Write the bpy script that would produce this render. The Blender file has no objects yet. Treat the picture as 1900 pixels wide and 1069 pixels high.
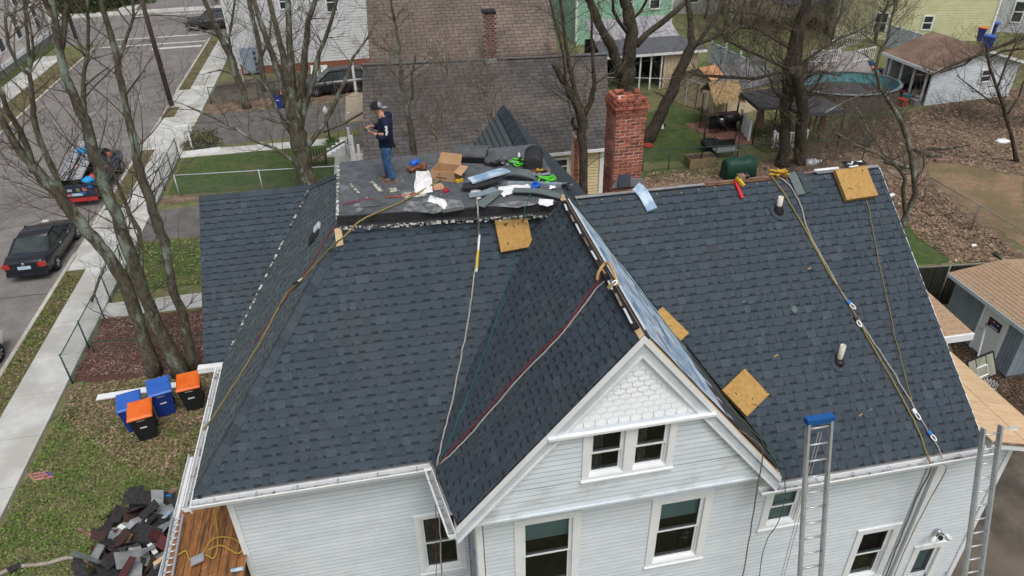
import bpy, math, random
from mathutils import Vector, Matrix
random.seed(7)
R_ = random.Random(11)
SC = bpy.context.scene
COL = SC.collection
H = 16.5
# ---------------------------------------------------------------- camera
RW = ((0.98181249,-0.11975771,0.14731711),(-0.18876722,-0.53289967,0.82485446),(-0.02027744,-0.83766105,-0.54581388))
F_ = 1345.865
cam_d = bpy.data.cameras.new('camera'); cam = bpy.data.objects.new('camera', cam_d); COL.objects.link(cam)
cam_d.sensor_width = 36.0; cam_d.lens = F_/1900*36; cam_d.clip_start = .1; cam_d.clip_end = 600
cam.matrix_world = Matrix(((RW[0][0],-RW[0][1],-RW[0][2],0),(RW[1][0],-RW[1][1],-RW[1][2],0),(RW[2][0],-RW[2][1],-RW[2][2],H),(0,0,0,1)))
SC.camera = cam
# ---------------------------------------------------------------- light: bright overcast
w = bpy.data.worlds.new('World'); SC.world = w; w.use_nodes = True
nt = w.node_tree; nt.nodes.clear()
SUN_EL, SUN_AZ = math.radians(62), math.radians(168)
sky = nt.nodes.new('ShaderNodeTexSky'); sky.sky_type = 'NISHITA'; sky.sun_disc = False
sky.sun_elevation = SUN_EL; sky.sun_rotation = SUN_AZ; sky.air_density = 1.0; sky.dust_density = 6.0; sky.ozone_density = 1.0
hsv = nt.nodes.new('ShaderNodeHueSaturation'); hsv.inputs['Saturation'].default_value = .42
bg = nt.nodes.new('ShaderNodeBackground'); bg.inputs[1].default_value = .15
wo = nt.nodes.new('ShaderNodeOutputWorld')
nt.links.new(sky.outputs[0], hsv.inputs['Color']); nt.links.new(hsv.outputs[0], bg.inputs[0]); nt.links.new(bg.outputs[0], wo.inputs[0])
sd = bpy.data.lights.new('sun', 'SUN'); sd.energy = 1.0; sd.angle = math.radians(25); sd.color = (1, .97, .93)
sun = bpy.data.objects.new('sun', sd); COL.objects.link(sun)
dirv = Vector((math.sin(SUN_AZ)*math.cos(SUN_EL), math.cos(SUN_AZ)*math.cos(SUN_EL), math.sin(SUN_EL)))
sun.rotation_euler = dirv.to_track_quat('Z', 'Y').to_euler(); sun.location = (0, 0, 60)
SC.view_settings.view_transform = 'Standard'; SC.view_settings.look = 'None'
SC.view_settings.exposure = -0.12; SC.view_settings.gamma = 1.0; SC.view_settings.use_curve_mapping = False
SC.render.engine = 'CYCLES'

# ---------------------------------------------------------------- helpers: where a line of sight meets a real surface
def ray(px, py):
    c = (px-950, py-534.5, F_)
    return Vector([sum(RW[i][j]*c[j] for j in range(3)) for i in range(3)])
def G(px, py, z=0.0):
    d = ray(px, py); t = (z-H)/d.z; return Vector((d.x*t, d.y*t, z))
def AY(px, py, y):
    d = ray(px, py); t = y/d.y; return Vector((d.x*t, y, H+d.z*t))
def AX(px, py, x):
    d = ray(px, py); t = x/d.x; return Vector((x, d.y*t, H+d.z*t))
def ONP(px, py, p, n, off=0.0):
    d = ray(px, py); p = Vector(p)+Vector(n)*off; n = Vector(n)
    t = n.dot(p-Vector((0, 0, H)))/n.dot(d); return Vector((0, 0, H))+d*t

def rgb(h):
    h = h.lstrip('#'); v = [int(h[i:i+2], 16)/255 for i in (0, 2, 4)]
    return tuple((x/12.92 if x <= .04045 else ((x+.055)/1.055)**2.4) for x in v)+(1,)
def lin(r, g, b): return (r, g, b, 1)
MATS = {}
def mat(name, c1, c2=None, scale=6.0, rough=.8, bump=0.0, bscale=40.0, metal=0.0, tone=False, c3=None, scale3=.6, thr=(.4, .6), thr3=(.45, .6),
        stretch=None, spec=.3, emit=None, detail=5.0, rnd=0.0, fine=0.0, fscale=14.0):
    if name in MATS: return MATS[name]
    m = bpy.data.materials.new(name); MATS[name] = m; m.use_nodes = True
    n = m.node_tree.nodes; l = m.node_tree.links; b = n['Principled BSDF']
    b.inputs['Roughness'].default_value = rough; b.inputs['Metallic'].default_value = metal
    b.inputs['Specular IOR Level'].default_value = spec
    geo = n.new('ShaderNodeNewGeometry'); src = geo.outputs['Position']
    if stretch:
        mp = n.new('ShaderNodeMapping'); mp.inputs['Scale'].default_value = stretch; l.new(src, mp.inputs['Vector']); src = mp.outputs[0]
    def ns(sc, det=detail):
        t = n.new('ShaderNodeTexNoise'); t.inputs['Scale'].default_value = sc; t.inputs['Detail'].default_value = det
        t.inputs['Roughness'].default_value = .62; l.new(src, t.inputs['Vector']); return t.outputs['Fac']
    def ramp(f, a, bb):
        r = n.new('ShaderNodeMapRange'); r.inputs[1].default_value = a; r.inputs[2].default_value = bb; l.new(f, r.inputs[0]); return r.outputs[0]
    def mix(f, a, bb, t='MIX'):
        x = n.new('ShaderNodeMix'); x.data_type = 'RGBA'; x.blend_type = t
        if hasattr(f, 'links') or not isinstance(f, (int, float)): l.new(f, x.inputs[0])
        else: x.inputs[0].default_value = f
        for s, v in ((6, a), (7, bb)):
            if isinstance(v, tuple): x.inputs[s].default_value = v
            else: l.new(v, x.inputs[s])
        return x.outputs[2]
    col = None
    if c2 is not None: col = mix(ramp(ns(scale), *thr), c1, c2)
    if c3 is not None: col = mix(ramp(ns(scale3), *thr3), col if col is not None else c1, c3)
    if fine:
        cr = n.new('ShaderNodeMapRange'); cr.inputs[1].default_value = .3; cr.inputs[2].default_value = .7; cr.inputs[3].default_value = 1-fine; cr.inputs[4].default_value = 1+fine
        fn = n.new('ShaderNodeTexNoise'); fn.inputs['Scale'].default_value = fscale; fn.inputs['Detail'].default_value = 4; fn.inputs['Roughness'].default_value = .75
        l.new(geo.outputs['Position'], fn.inputs['Vector']); l.new(fn.outputs['Fac'], cr.inputs[0]); c3n = n.new('ShaderNodeCombineColor')
        for k in range(3): l.new(cr.outputs[0], c3n.inputs[k])
        col = mix(1.0, col if col is not None else c1, c3n.outputs[0], 'MULTIPLY')
    if tone:
        at = n.new('ShaderNodeAttribute'); at.attribute_name = 'tone'
        col = mix(1.0, col if col is not None else c1, at.outputs['Color'], 'MULTIPLY')
    if rnd:
        oi = n.new('ShaderNodeObjectInfo'); mr = n.new('ShaderNodeMapRange'); mr.inputs[3].default_value = 1-rnd; mr.inputs[4].default_value = 1+rnd
        l.new(oi.outputs['Random'], mr.inputs[0]); cc = n.new('ShaderNodeCombineColor')
        for k in range(3): l.new(mr.outputs[0], cc.inputs[k])
        col = mix(1.0, col if col is not None else c1, cc.outputs[0], 'MULTIPLY')
    if col is None: b.inputs['Base Color'].default_value = c1
    else: l.new(col, b.inputs['Base Color'])
    if bump:
        bn = n.new('ShaderNodeBump'); bn.inputs['Strength'].default_value = bump; bn.inputs['Distance'].default_value = .02
        l.new(ns(bscale, 3), bn.inputs['Height']); l.new(bn.outputs[0], b.inputs['Normal'])
    return m

class MB:
    def __init__(s): s.v = []; s.f = []; s.t = []; s.sm = []
    def face(s, pts, tone=1.0, smooth=False):
        i = len(s.v); s.v += [tuple(p) for p in pts]; s.f.append(tuple(range(i, i+len(pts)))); s.t.append(tone); s.sm.append(smooth)
    def box(s, a, b, tone=1.0):
        x0, y0, z0 = a; x1, y1, z1 = b
        s.hexa([(x0,y0,z0),(x1,y0,z0),(x1,y1,z0),(x0,y1,z0),(x0,y0,z1),(x1,y0,z1),(x1,y1,z1),(x0,y1,z1)], tone)
    def hexa(s, p, tone=1.0):
        i = len(s.v); s.v += [tuple(q) for q in p]
        for f in ((0,3,2,1),(4,5,6,7),(0,1,5,4),(1,2,6,5),(2,3,7,6),(3,0,4,7)): s.f.append(tuple(i+k for k in f)); s.t.append(tone); s.sm.append(False)
    def obox(s, c, u, v, w, hu, hv, hw, tone=1.0):   # oriented box, centre + half sizes
        c, u, v, w = Vector(c), Vector(u), Vector(v), Vector(w)
        s.hexa([c+a*hu*u+b*hv*v+d*hw*w for d in (-1, 1) for a, b in ((-1,-1),(1,-1),(1,1),(-1,1))], tone)
    def bar(s, a, b, wd, th, up=(0, 0, 1), tone=1.0):  # rectangular bar a->b
        a, b = Vector(a), Vector(b); d = (b-a).normalized(); up = Vector(up); sd_ = d.cross(up)
        if sd_.length < 1e-4: sd_ = d.cross(Vector((1, 0, 0)))
        sd_.normalize(); u2 = sd_.cross(d).normalized()
        s.obox((a+b)/2, d, sd_, u2, (b-a).length/2, wd/2, th/2, tone)
    def tube(s, pts, rad, n=6, tone=1.0, cap=True, smooth=True):
        pts = [Vector(p) for p in pts]; m = len(pts)
        if not hasattr(rad, '__len__'): rad = [rad]*m
        i0 = len(s.v); prev = None
        for k in range(m):
            d = (pts[min(k+1, m-1)]-pts[max(k-1, 0)])
            if d.length < 1e-7: d = Vector((0, 0, 1))
            d.normalize()
            if prev is None:
                a = d.cross(Vector((0, 0, 1)));
                if a.length < .05: a = d.cross(Vector((1, 0, 0)))
            else: a = prev-d*prev.dot(d)
            a.normalize(); prev = a; b = d.cross(a)
            for j in range(n):
                an = 2*math.pi*j/n; s.v.append(tuple(pts[k]+(a*math.cos(an)+b*math.sin(an))*rad[k]))
        for k in range(m-1):
            for j in range(n):
                s.f.append((i0+k*n+j, i0+k*n+(j+1)%n, i0+(k+1)*n+(j+1)%n, i0+(k+1)*n+j)); s.t.append(tone); s.sm.append(smooth)
        if cap and n > 3:
            s.f.append(tuple(i0+j for j in reversed(range(n)))); s.t.append(tone); s.sm.append(False)
            s.f.append(tuple(i0+(m-1)*n+j for j in range(n))); s.t.append(tone); s.sm.append(False)
    def prism(s, poly, d, tone=1.0):   # planar polygon extruded by vector d
        n = len(poly); i = len(s.v); d = Vector(d); s.v += [tuple(p) for p in poly]+[tuple(Vector(p)+d) for p in poly]
        s.f.append(tuple(i+k for k in range(n))); s.f.append(tuple(i+n+k for k in reversed(range(n))))
        for k in range(n): s.f.append((i+k, i+n+k, i+n+(k+1)%n, i+(k+1)%n))
        s.t += [tone]*(n+2); s.sm += [False]*(n+2)
    def lathe(s, c, prof, n=16, tone=1.0, smooth=True, axis=(0, 0, 1)):  # profile of (r, h)
        c = Vector(c); ax = Vector(axis).normalized(); a = ax.cross(Vector((0, 1, 0)) if abs(ax.y) < .9 else Vector((1, 0, 0))).normalized(); b = ax.cross(a)
        i0 = len(s.v)
        for r, h in prof:
            for j in range(n):
                t = 2*math.pi*j/n; s.v.append(tuple(c+ax*h+(a*math.cos(t)+b*math.sin(t))*r))
        for k in range(len(prof)-1):
            for j in range(n):
                s.f.append((i0+k*n+j, i0+k*n+(j+1)%n, i0+(k+1)*n+(j+1)%n, i0+(k+1)*n+j)); s.t.append(tone); s.sm.append(smooth)
        s.f.append(tuple(i0+j for j in reversed(range(n)))); s.f.append(tuple(i0+(len(prof)-1)*n+j for j in range(n))); s.t += [tone]*2; s.sm += [False]*2
    def ball(s, c, r, sc=(1, 1, 1), n=10, m=6, tone=1.0, wob=0.0, rn=None):
        c = Vector(c); i0 = len(s.v)
        for k in range(m+1):
            ph = math.pi*k/m
            for j in range(n):
                t = 2*math.pi*j/n; rr = r*(1+(rn.uniform(-wob, wob) if rn else 0))
                s.v.append((c.x+rr*sc[0]*math.sin(ph)*math.cos(t), c.y+rr*sc[1]*math.sin(ph)*math.sin(t), c.z+rr*sc[2]*math.cos(ph)))
        for k in range(m):
            for j in range(n): s.f.append((i0+k*n+j, i0+(k+1)*n+j, i0+(k+1)*n+(j+1)%n, i0+k*n+(j+1)%n)); s.t.append(tone); s.sm.append(True)
    def mesh(s, name, mt, off=(0, 0, 0)):
        me = bpy.data.meshes.new(name); o = Vector(off)
        me.from_pydata([(v[0]-o.x, v[1]-o.y, v[2]-o.z) for v in s.v], [], s.f)
        mts = mt if isinstance(mt, (list, tuple)) else [mt]
        for q in mts: me.materials.append(q)
        ca = me.color_attributes.new('tone', 'FLOAT_COLOR', 'CORNER')
        buf = []
        for f, t in zip(s.f, s.t):
            c = (t, t, t, 1) if not isinstance(t, tuple) else (t[0], t[1], t[2], 1)
            for _ in f: buf += c
        ca.data.foreach_set('color', buf)
        me.polygons.foreach_set('use_smooth', s.sm); me.update(); return me

def wloc(o):
    v = Vector((0, 0, 0))
    while o is not None: v += o.location; o = o.parent
    return v
def link(name, me, parent=None, kind=None, loc=None):
    o = bpy.data.objects.new(name, me); COL.objects.link(o)
    if parent is not None: o.parent = parent
    if loc is not None: o.location = loc
    if kind: o['kind'] = kind
    return o
def part(name, mb, mt, parent, kind=None, label=None, local=False):
    """one mesh from world coordinates under an unrotated parent (local=True: parent's own coordinates)"""
    o = link(name, mb.mesh(name, mt, (0, 0, 0) if local else wloc(parent)), parent, kind)
    if label: o['label'] = label
    return o
def thing(name, label, cat, loc=(0, 0, 0), group=None, rotz=0):
    o = bpy.data.objects.new(name, None); COL.objects.link(o); o.empty_display_size = .2
    o.location = loc; o.rotation_euler = (0, 0, rotz); o['label'] = label; o['category'] = cat
    if group: o['group'] = group
    return o
def single(name, mb, mt, label, cat, group=None, kind=None, origin=None):
    if origin is None:
        xs = [v[0] for v in mb.v]; ys = [v[1] for v in mb.v]; zs = [v[2] for v in mb.v]
        origin = ((min(xs)+max(xs))/2, (min(ys)+max(ys))/2, min(zs))
    o = link(name, mb.mesh(name, mt, origin), None, kind, origin)
    o['label'] = label; o['category'] = cat
    if group: o['group'] = group
    return o
def struct(name, mb, mt, label=None):
    o = link(name, mb.mesh(name, mt), None, 'structure')
    return o
def rot2(px, py, a): c, s_ = math.cos(a), math.sin(a); return (px*c-py*s_, px*s_+py*c)
# ================================================================ materials
m_shingle = mat('asphalt_shingle', lin(.042,.055,.069), lin(.073,.092,.112), 55, .95, .6, 130, tone=True, thr=(.3, .7), c3=lin(.070,.083,.092), scale3=.8, thr3=(.5, .75), spec=.12, fine=.22, fscale=60)
m_shingle_g = mat('weathered_green_grey_shingle', lin(.062,.078,.084), lin(.12,.142,.150), 50, .95, .6, 120, tone=True, spec=.12)
m_under = mat('roof_underlay', lin(.03,.035,.042), lin(.05,.055,.06), 8, .9)
m_white = mat('white_trim', lin(.74,.77,.79), lin(.80,.82,.84), 3, .45, c3=lin(.6,.62,.62), scale3=2.2, thr3=(.62, .8))
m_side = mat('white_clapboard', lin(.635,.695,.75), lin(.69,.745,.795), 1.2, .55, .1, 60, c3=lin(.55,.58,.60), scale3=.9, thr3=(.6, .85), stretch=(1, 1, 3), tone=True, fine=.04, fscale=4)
m_side_d = mat('stained_clapboard', lin(.635,.695,.75), lin(.69,.745,.795), 1.5, .6, .1, 60, c3=lin(.42,.45,.45), scale3=1.6, thr3=(.5, .78), stretch=(1, 1, 2), tone=True)
m_scale = mat('white_scale_shingle', lin(.80,.84,.88), lin(.85,.885,.92), 3, .5)
m_soffit = mat('grey_white_fascia', lin(.50,.55,.60), lin(.56,.60,.64), 3, .6)
m_gut = mat('gutter_inside', lin(.38,.40,.41), lin(.24,.24,.24), 7, .7, c3=lin(.12,.10,.08), scale3=3.0, thr3=(.55, .7))
m_black = mat('black_membrane', lin(.022,.023,.026), lin(.035,.036,.04), 10, .6)
m_dark = mat('dark_interior', lin(.012,.012,.014), lin(.03,.028,.027), 2.2, .9)
m_blind = mat('teal_grey_blind', lin(.36,.52,.55), lin(.42,.58,.60), 2, .8)
m_curtain = mat('grey_curtain', lin(.25,.24,.24), lin(.08,.08,.09), 12, .9, stretch=(4, 1, .4))
def glassmat():
    m = bpy.data.materials.new('window_glass'); m.use_nodes = True; n = m.node_tree.nodes; l = m.node_tree.links; n.clear()
    o = n.new('ShaderNodeOutputMaterial'); t = n.new('ShaderNodeBsdfTransparent'); t.inputs[0].default_value = (.72, .78, .78, 1)
    g = n.new('ShaderNodeBsdfGlossy'); g.inputs['Roughness'].default_value = .03; fr = n.new('ShaderNodeFresnel'); fr.inputs[0].default_value = 1.5
    x = n.new('ShaderNodeMixShader'); l.new(fr.outputs[0], x.inputs[0]); l.new(t.outputs[0], x.inputs[1]); l.new(g.outputs[0], x.inputs[2]); l.new(x.outputs[0], o.inputs[0]); return m
m_glass = glassmat()
m_dglass = mat('dark_window_pane', lin(.02,.024,.03), lin(.05,.06,.07), 1.5, .12, spec=.6)
m_ply = mat('bare_plywood', lin(.55,.38,.22), lin(.62,.46,.29), 2.5, .75, .15, 30, stretch=(1, 6, 1), rnd=.08)
m_wood_or = mat('old_orange_boards', lin(.24,.10,.035), lin(.36,.17,.065), 3, .8, .4, 40, stretch=(7, 1, 1), c3=lin(.06,.04,.03), scale3=1.1, thr3=(.5, .7), rnd=.25)
m_redwood = mat('weathered_board', lin(.16,.09,.06), lin(.28,.2,.15), 5, .85, .3, 40)
m_brick = mat('red_brick', lin(.40,.13,.08), lin(.21,.07,.05), 7, .9, .5, 60, rnd=.3, c3=lin(.38,.17,.12), scale3=5, thr3=(.55, .75))
m_mortar = mat('brick_mortar', lin(.62,.45,.38), lin(.52,.38,.32), 12, .95, .3, 60)
m_bluevap = mat('blue_underlayment', lin(.44,.56,.68), lin(.52,.63,.73), 4, .45, c3=lin(.22,.34,.48), scale3=3)
m_alu = mat('aluminium', lin(.50,.52,.55), lin(.58,.60,.62), 8, .42, metal=.65)
m_whitemetal = mat('painted_metal', lin(.7,.72,.74), None, rough=.4)
m_steel = mat('galvanised_steel', lin(.42,.44,.46), lin(.55,.57,.58), 6, .4, metal=.6)
m_plasticblk = mat('black_plastic', lin(.015,.015,.016), None, rough=.45, spec=.4)
m_foam = mat('tan_foam', lin(.40,.235,.075), lin(.48,.30,.11), 9, .95, .5, 60, c3=lin(.14,.08,.03), scale3=9, thr3=(.60, .66))

# ================================================================ the main house
zE = 6.06
house = thing('house', 'large white clapboard house in the foreground with new dark roof and flat deck', 'house', (0, 12, 0))
def plane_from(a, b, c):
    a, b, c = Vector(a), Vector(b), Vector(c); n = (b-a).cross(c-a).normalized()
    return n if n.z > 0 else -n
# roof planes: L front left, S street side, Wg street wing, GL gable left, GR gable right, RR right
hip0 = Vector((-4.27, 10.12, 6.06)); hip1 = Vector((-1.08, 13.3, 9.62))
nL = plane_from((0, 10.12, 6.06), (1, 10.12, 6.06), (0, 13.3, 9.62))
nS = plane_from((-4.27, 10, 6.06), (-4.27, 11, 6.06), (-1.08, 13, 9.62))
nW = plane_from((0, 14.2, 6.06), (1, 14.2, 6.06), (0, 17.8, 8.6))
RIDG = 10.03; gx = 3.43; sl = 1.171; sr = 1.262
nGL = Vector((-sl, 0, 1)).normalized(); nGR = Vector((sr, 0, 1)).normalized()
rr0 = Vector((6.0, 8.27, 6.05)); nR = plane_from((0, 8.27, 6.05), (1, 8.27, 6.05), (0, 13.25, 9.78))
PL = dict(L=((0, 10.12, 6.06), nL), S=((-4.27, 10, 6.06), nS), W=((0, 14.2, 6.06), nW), GL=((gx, 8, RIDG), nGL), GR=((gx, 8, RIDG), nGR), R=(tuple(rr0), nR), D=((0, 14, 9.9), Vector((0, 0, 1))))
def on(pl, px, py, off=0.0): return ONP(px, py, PL[pl][0], PL[pl][1], off)

# candidate shingle tabs are gathered from every plane, the nearest 300 become objects of their own
TABS = []; REST = MB()
def clip_interval(poly, v):
    xs = []
    n = len(poly)
    for i in range(n):
        (u0, v0), (u1, v1) = poly[i], poly[(i+1) % n]
        if (v0 <= v < v1) or (v1 <= v < v0): xs.append(u0+(u1-u0)*(v-v0)/(v1-v0))
    xs.sort(); return [(xs[i], xs[i+1]) for i in range(0, len(xs)-1, 2)]
def shingles(O, U, poly3, n, expo, seed, green=False, rest=None, tabs=True, ph=0.0):
    rn = random.Random(seed); O = Vector(O); U = Vector(U).normalized(); n = Vector(n); V = n.cross(U).normalized()
    if V.z < 0: V = -V
    poly = [((Vector(p)-O).dot(U), (Vector(p)-O).dot(V)) for p in poly3]
    vmax = max(p[1] for p in poly); v = min(p[1] for p in poly)+ph
    tgt = REST if rest is None else rest
    T = .013
    while v < vmax-.02:
        ve = min(v+expo, vmax)
        a = clip_interval(poly, v+.004); b = clip_interval(poly, ve-.004)
        for k in range(min(len(a), len(b))):
            l0, r0 = a[k]; l1, r1 = b[k]
            def P3(u, vv, h): return O+U*u+V*vv+n*h
            def piece(u0, u1, va, vb, h0, h1, tone, out):
                fa = (va-v)/(ve-v); fb = (vb-v)/(ve-v)
                lo_a = l0+(l1-l0)*fa; hi_a = r0+(r1-r0)*fa; lo_b = l0+(l1-l0)*fb; hi_b = r0+(r1-r0)*fb
                ua0, ua1, ub0, ub1 = max(u0, lo_a), min(u1, hi_a), max(u0, lo_b), min(u1, hi_b)
                if ua1-ua0 < .01 and ub1-ub0 < .01: return None
                ua1 = max(ua1, ua0+.001); ub1 = max(ub1, ub0+.001)
                if ua0 > hi_a or ub0 > hi_b or ua1 < lo_a-.002 or ub1 < lo_b-.002: return None
                A, B, C, D_ = P3(ua0, va, h0), P3(ua1, va, h0), P3(ub1, vb, h1), P3(ub0, vb, h1)
                a0, b0, c0, d0 = P3(ua0, va, -.004), P3(ua1, va, -.004), P3(ub1, vb, -.004), P3(ub0, vb, -.004)
                out.face((A, B, C, D_), tone); out.face((a0, b0, B, A), tone*.45); out.face((b0, c0, C, B), tone*.8); out.face((c0, d0, D_, C), tone*.8); out.face((d0, a0, A, D_), tone*.8)  # butt face toned down to paint a shadow line along the course
                return (A+C)/2
            if not tabs:
                u = min(l0, l1)-rn.random()*.3
                while u < max(r0, r1):
                    wd = rn.uniform(.2, .42); piece(u, u+wd-.006, v, ve, .011, .001, rn.uniform(.8, 1.2), tgt); u += wd
                continue
            # lower layer: dark shadow band, then granules
            u = min(l0, l1)-rn.random()*.5
            while u < max(r0, r1):
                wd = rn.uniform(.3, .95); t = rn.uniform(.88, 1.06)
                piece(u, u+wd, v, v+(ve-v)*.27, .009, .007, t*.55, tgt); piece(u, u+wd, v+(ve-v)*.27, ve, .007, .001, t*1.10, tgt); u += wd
            u = min(l0, l1)-rn.random()*.3
            while u < max(r0, r1):
                wd = rn.choice((.09, .12, .15, .19, .25)); gp = rn.choice((.03, .07, .10, .13, .16))
                t = rn.uniform(.92, 1.10); t = t if rn.random() > .16 else t*1.17
                tone = (t*.97, t, t*1.03) if rn.random() > .05 else (t*1.06, t*.95, t*.98)
                mb = MB(); c = piece(u, u+wd, v, ve-.003, .021, .006, 1.0, mb)
                if c is not None:
                    mb.t = [tone, tuple(x*.42 for x in tone)] + [tuple(x*.8 for x in tone)]*3  # tab butt gets the painted shadow-line tone, other edges slightly darker
                    TABS.append(((c-Vector((0, 0, H))).length, mb, c, green))
                u += wd+gp
        v += expo
EXP = .172
# L: front left plane (hip on the left, valley on the right)
shingles((-4.27, 10.12, 6.06), (1, 0, 0), [(-4.27,10.12,6.06), (.12,10.12,6.06), (3.07,13.27,9.585), (-1.08,13.3,9.62)], nL, EXP, 1)
# S: street side slope
S_REST = MB()
shingles((-4.27, 10.12, 6.06), (0, -1, 0), [(-4.27,10.12,6.06), (-4.27,14.2,6.06), (-1.95,17.7,8.65), (-1.08,16.05,9.62), (-1.08,13.3,9.62)], nS, EXP, 2, rest=S_REST, green=True)
# W: wing facing the camera
shingles((-4.75, 14.2, 6.06), (1, 0, 0), [(-4.72,14.2,6.06), (-4.27,14.2,6.06), (-1.97,17.8,8.6), (-4.78,17.8,8.6)], nW, EXP, 3)
# GL: left slope of the gable, courses run away from the camera
def gl(x, y): return (x, y, RIDG-(gx-x)*sl)
shingles(gl(.08, 10.1), (0, -1, 0), [gl(.40, 8.13), gl(gx-.08, 8.13), gl(gx-.08, 12.9), gl(3.05, 13.25), gl(.12, 10.1)], nGL, EXP, 4)
# R: right main plane
shingles((3.6, 8.27, 6.05), (1, 0, 0), [(6.33,8.27,6.05), (10.74,8.27,6.05), (10.74,13.2,9.743), (3.66,13.2,9.743), (6.40,8.76,6.417)], nR, EXP, 5)
TABS.sort(key=lambda t: t[0])
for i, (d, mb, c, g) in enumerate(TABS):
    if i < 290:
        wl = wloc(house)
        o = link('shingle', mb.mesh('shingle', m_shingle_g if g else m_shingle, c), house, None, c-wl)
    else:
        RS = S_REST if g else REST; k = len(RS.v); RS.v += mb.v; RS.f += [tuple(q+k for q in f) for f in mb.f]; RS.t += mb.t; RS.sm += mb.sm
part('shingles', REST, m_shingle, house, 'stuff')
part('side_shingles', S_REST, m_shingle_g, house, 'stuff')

# roof sheathing under the shingles
rf = MB()
def slab(poly, n, th=.12, off=-.012):
    n = Vector(n); rf.prism([Vector(p)+n*off for p in poly], -n*th)
slab([(-4.27,10.12,6.06), (.12,10.12,6.06), (3.07,13.27,9.585), (-1.08,13.3,9.62)], nL)
slab([(-4.27,10.12,6.06), (-1.08,13.3,9.62), (-1.08,16.05,9.62), (-1.95,17.7,8.65), (-4.27,14.2,6.06)], nS)
slab([(-4.72,14.2,6.06), (-4.27,14.2,6.06), (-1.97,17.8,8.6), (-4.78,17.8,8.6)], nW)
slab([gl(.40, 8.13), gl(gx, 8.13), gl(gx, 12.9), gl(3.05, 13.25), gl(.12, 10.1)], nGL)
slab([(6.33,8.27,6.05), (10.74,8.27,6.05), (10.74,13.25,9.78), (3.6,13.25,9.78), (6.40,8.76,6.417)], nR)
# far slopes, out of sight but real
slab([(3.6,13.26,9.78), (10.74,13.26,9.78), (10.74,18.2,6.05), (3.6,18.2,6.05)], plane_from((3.6,13.26,9.78), (10.74,13.26,9.78), (10.74,18.2,6.05)))
slab([(-4.78,17.81,8.6), (-1.9,17.81,8.6), (-1.08,16.06,9.6), (0,20.5,6.05), (-4.78,21.4,6.05)], (0, .57, .82))
part('roof_sheathing', rf, m_under, house)

# gable right slope with blue underlayment sheets
def gr(x, y, o=0.0): return Vector((x, y, RIDG-(x-gx)*sr))+nGR*o
u = MB(); u.prism([gr(gx, 8.13, -.01), gr(6.36, 8.13, -.01), gr(6.42, 8.74, -.01), gr(3.66, 13.0, -.01), gr(gx, 13.0, -.01)], -nGR*.1); part('gable_sheathing', u, m_ply, house)
rn = random.Random(5)
for k, (x0, x1) in enumerate(((gx+.05, 4.35), (4.25, 5.3), (5.1, 6.34))):
    u = MB(); N = 10
    ya = lambda x: 8.2; yb = lambda x: 13.0-(x-3.66)*(4.26/2.76)
    for i in range(N):
        for j in range(4):
            def q(i, j):
                x = x0+(x1-x0)*j/4; t = i/N; y = ya(x)+(min(12.9, yb(x))-ya(x))*t
                return gr(x, y, .012+k*.004+.012*math.sin(i*1.7+j*2.1+k)**2)
            u.face((q(i, j), q(i, j+1), q(i+1, j+1), q(i+1, j)), 1, True)
    part('underlayment_sheet' if k < 2 else 'dark_strip', u, m_bluevap if k < 2 else m_under, house)
for k in range(5):
    x = gx+.2+k*.36; u = MB(); y = 8.35+rn.uniform(0, .5)
    while y < 12.4-(x-gx)*1.3:
        ln = rn.uniform(.3, .8); u.face([gr(x, y, .035), gr(x+.03, y, .035), gr(x+.03+rn.uniform(-.02, .02), y+ln, .035), gr(x, y+ln, .035)]); y += ln+rn.uniform(.15, .5)
    part('printed_lines', u, (mat('blue_print', lin(.08,.16,.40), None), mat('red_print', lin(.42,.10,.10), None), mat('grey_print', lin(.10,.13,.18), None))[k % 3], house, 'stuff')
# ridge gap with bare boards along the gable ridge
u = MB(); u.bar((gx-.07, 8.3, RIDG-.02), (gx-.07, 12.7, RIDG-.02), .11, .04); part('ridge_board', u, m_dark, house)
u = MB(); u.bar((gx+.03, 8.2, RIDG+.02), (gx+.03, 12.7, RIDG+.02), .028, .02); part('ridge_strip', u, m_soffit, house)
rn = random.Random(8)
for k in range(9):
    y = 8.4+k*.48; u = MB(); u.bar((gx-.10+rn.uniform(-.02, .02), y, RIDG+.015), (gx-.10, y+rn.uniform(.2, .4), RIDG+.02), .035, .015); part('ridge_batten', u, m_redwood if k % 2 else m_soffit, house)
# cap shingles
def caps(a, b, n1, n2, w_, step, name='hip_cap_shingle', mt=m_shingle, lift=.02, seed=3):
    a, b = Vector(a), Vector(b); d = (b-a); Ln = d.length; d.normalize(); rn = random.Random(seed)
    s1 = n1.cross(d).normalized(); s2 = n2.cross(d).normalized()
    up = (n1+n2).normalized()
    if s1.dot(n2) > 0: s1 = -s1
    if s2.dot(n1) > 0: s2 = -s2
    k = 0
    while k*step < Ln-.05:
        p = a+d*(k*step); q = a+d*min(k*step+step*1.15, Ln); t = rn.uniform(.8, 1.2)
        l0 = lift+.018; l1 = lift
        mb = MB()
        for s_, nn in ((s1, n1), (s2, n2)):
            A = p+up*l0; B = p+s_*w_+nn*l0*.8; C = q+s_*w_+nn*l1*.8; D_ = q+up*l1
            f = (A, B, C, D_) if (B-A).cross(C-A).dot(nn) > 0 else (D_, C, B, A)
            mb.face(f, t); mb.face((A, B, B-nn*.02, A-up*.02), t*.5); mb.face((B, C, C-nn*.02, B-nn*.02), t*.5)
        part(name, mb, mt, house); k += 1
caps(hip0+Vector((.05, .05, .05)), hip1, nL, nS, .155, .2)
caps((-4.78,17.8,8.6), (-2.0,17.8,8.6), nW, Vector((0,.57,.82)), .15, .2, 'ridge_cap_shingle', seed=4)
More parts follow.
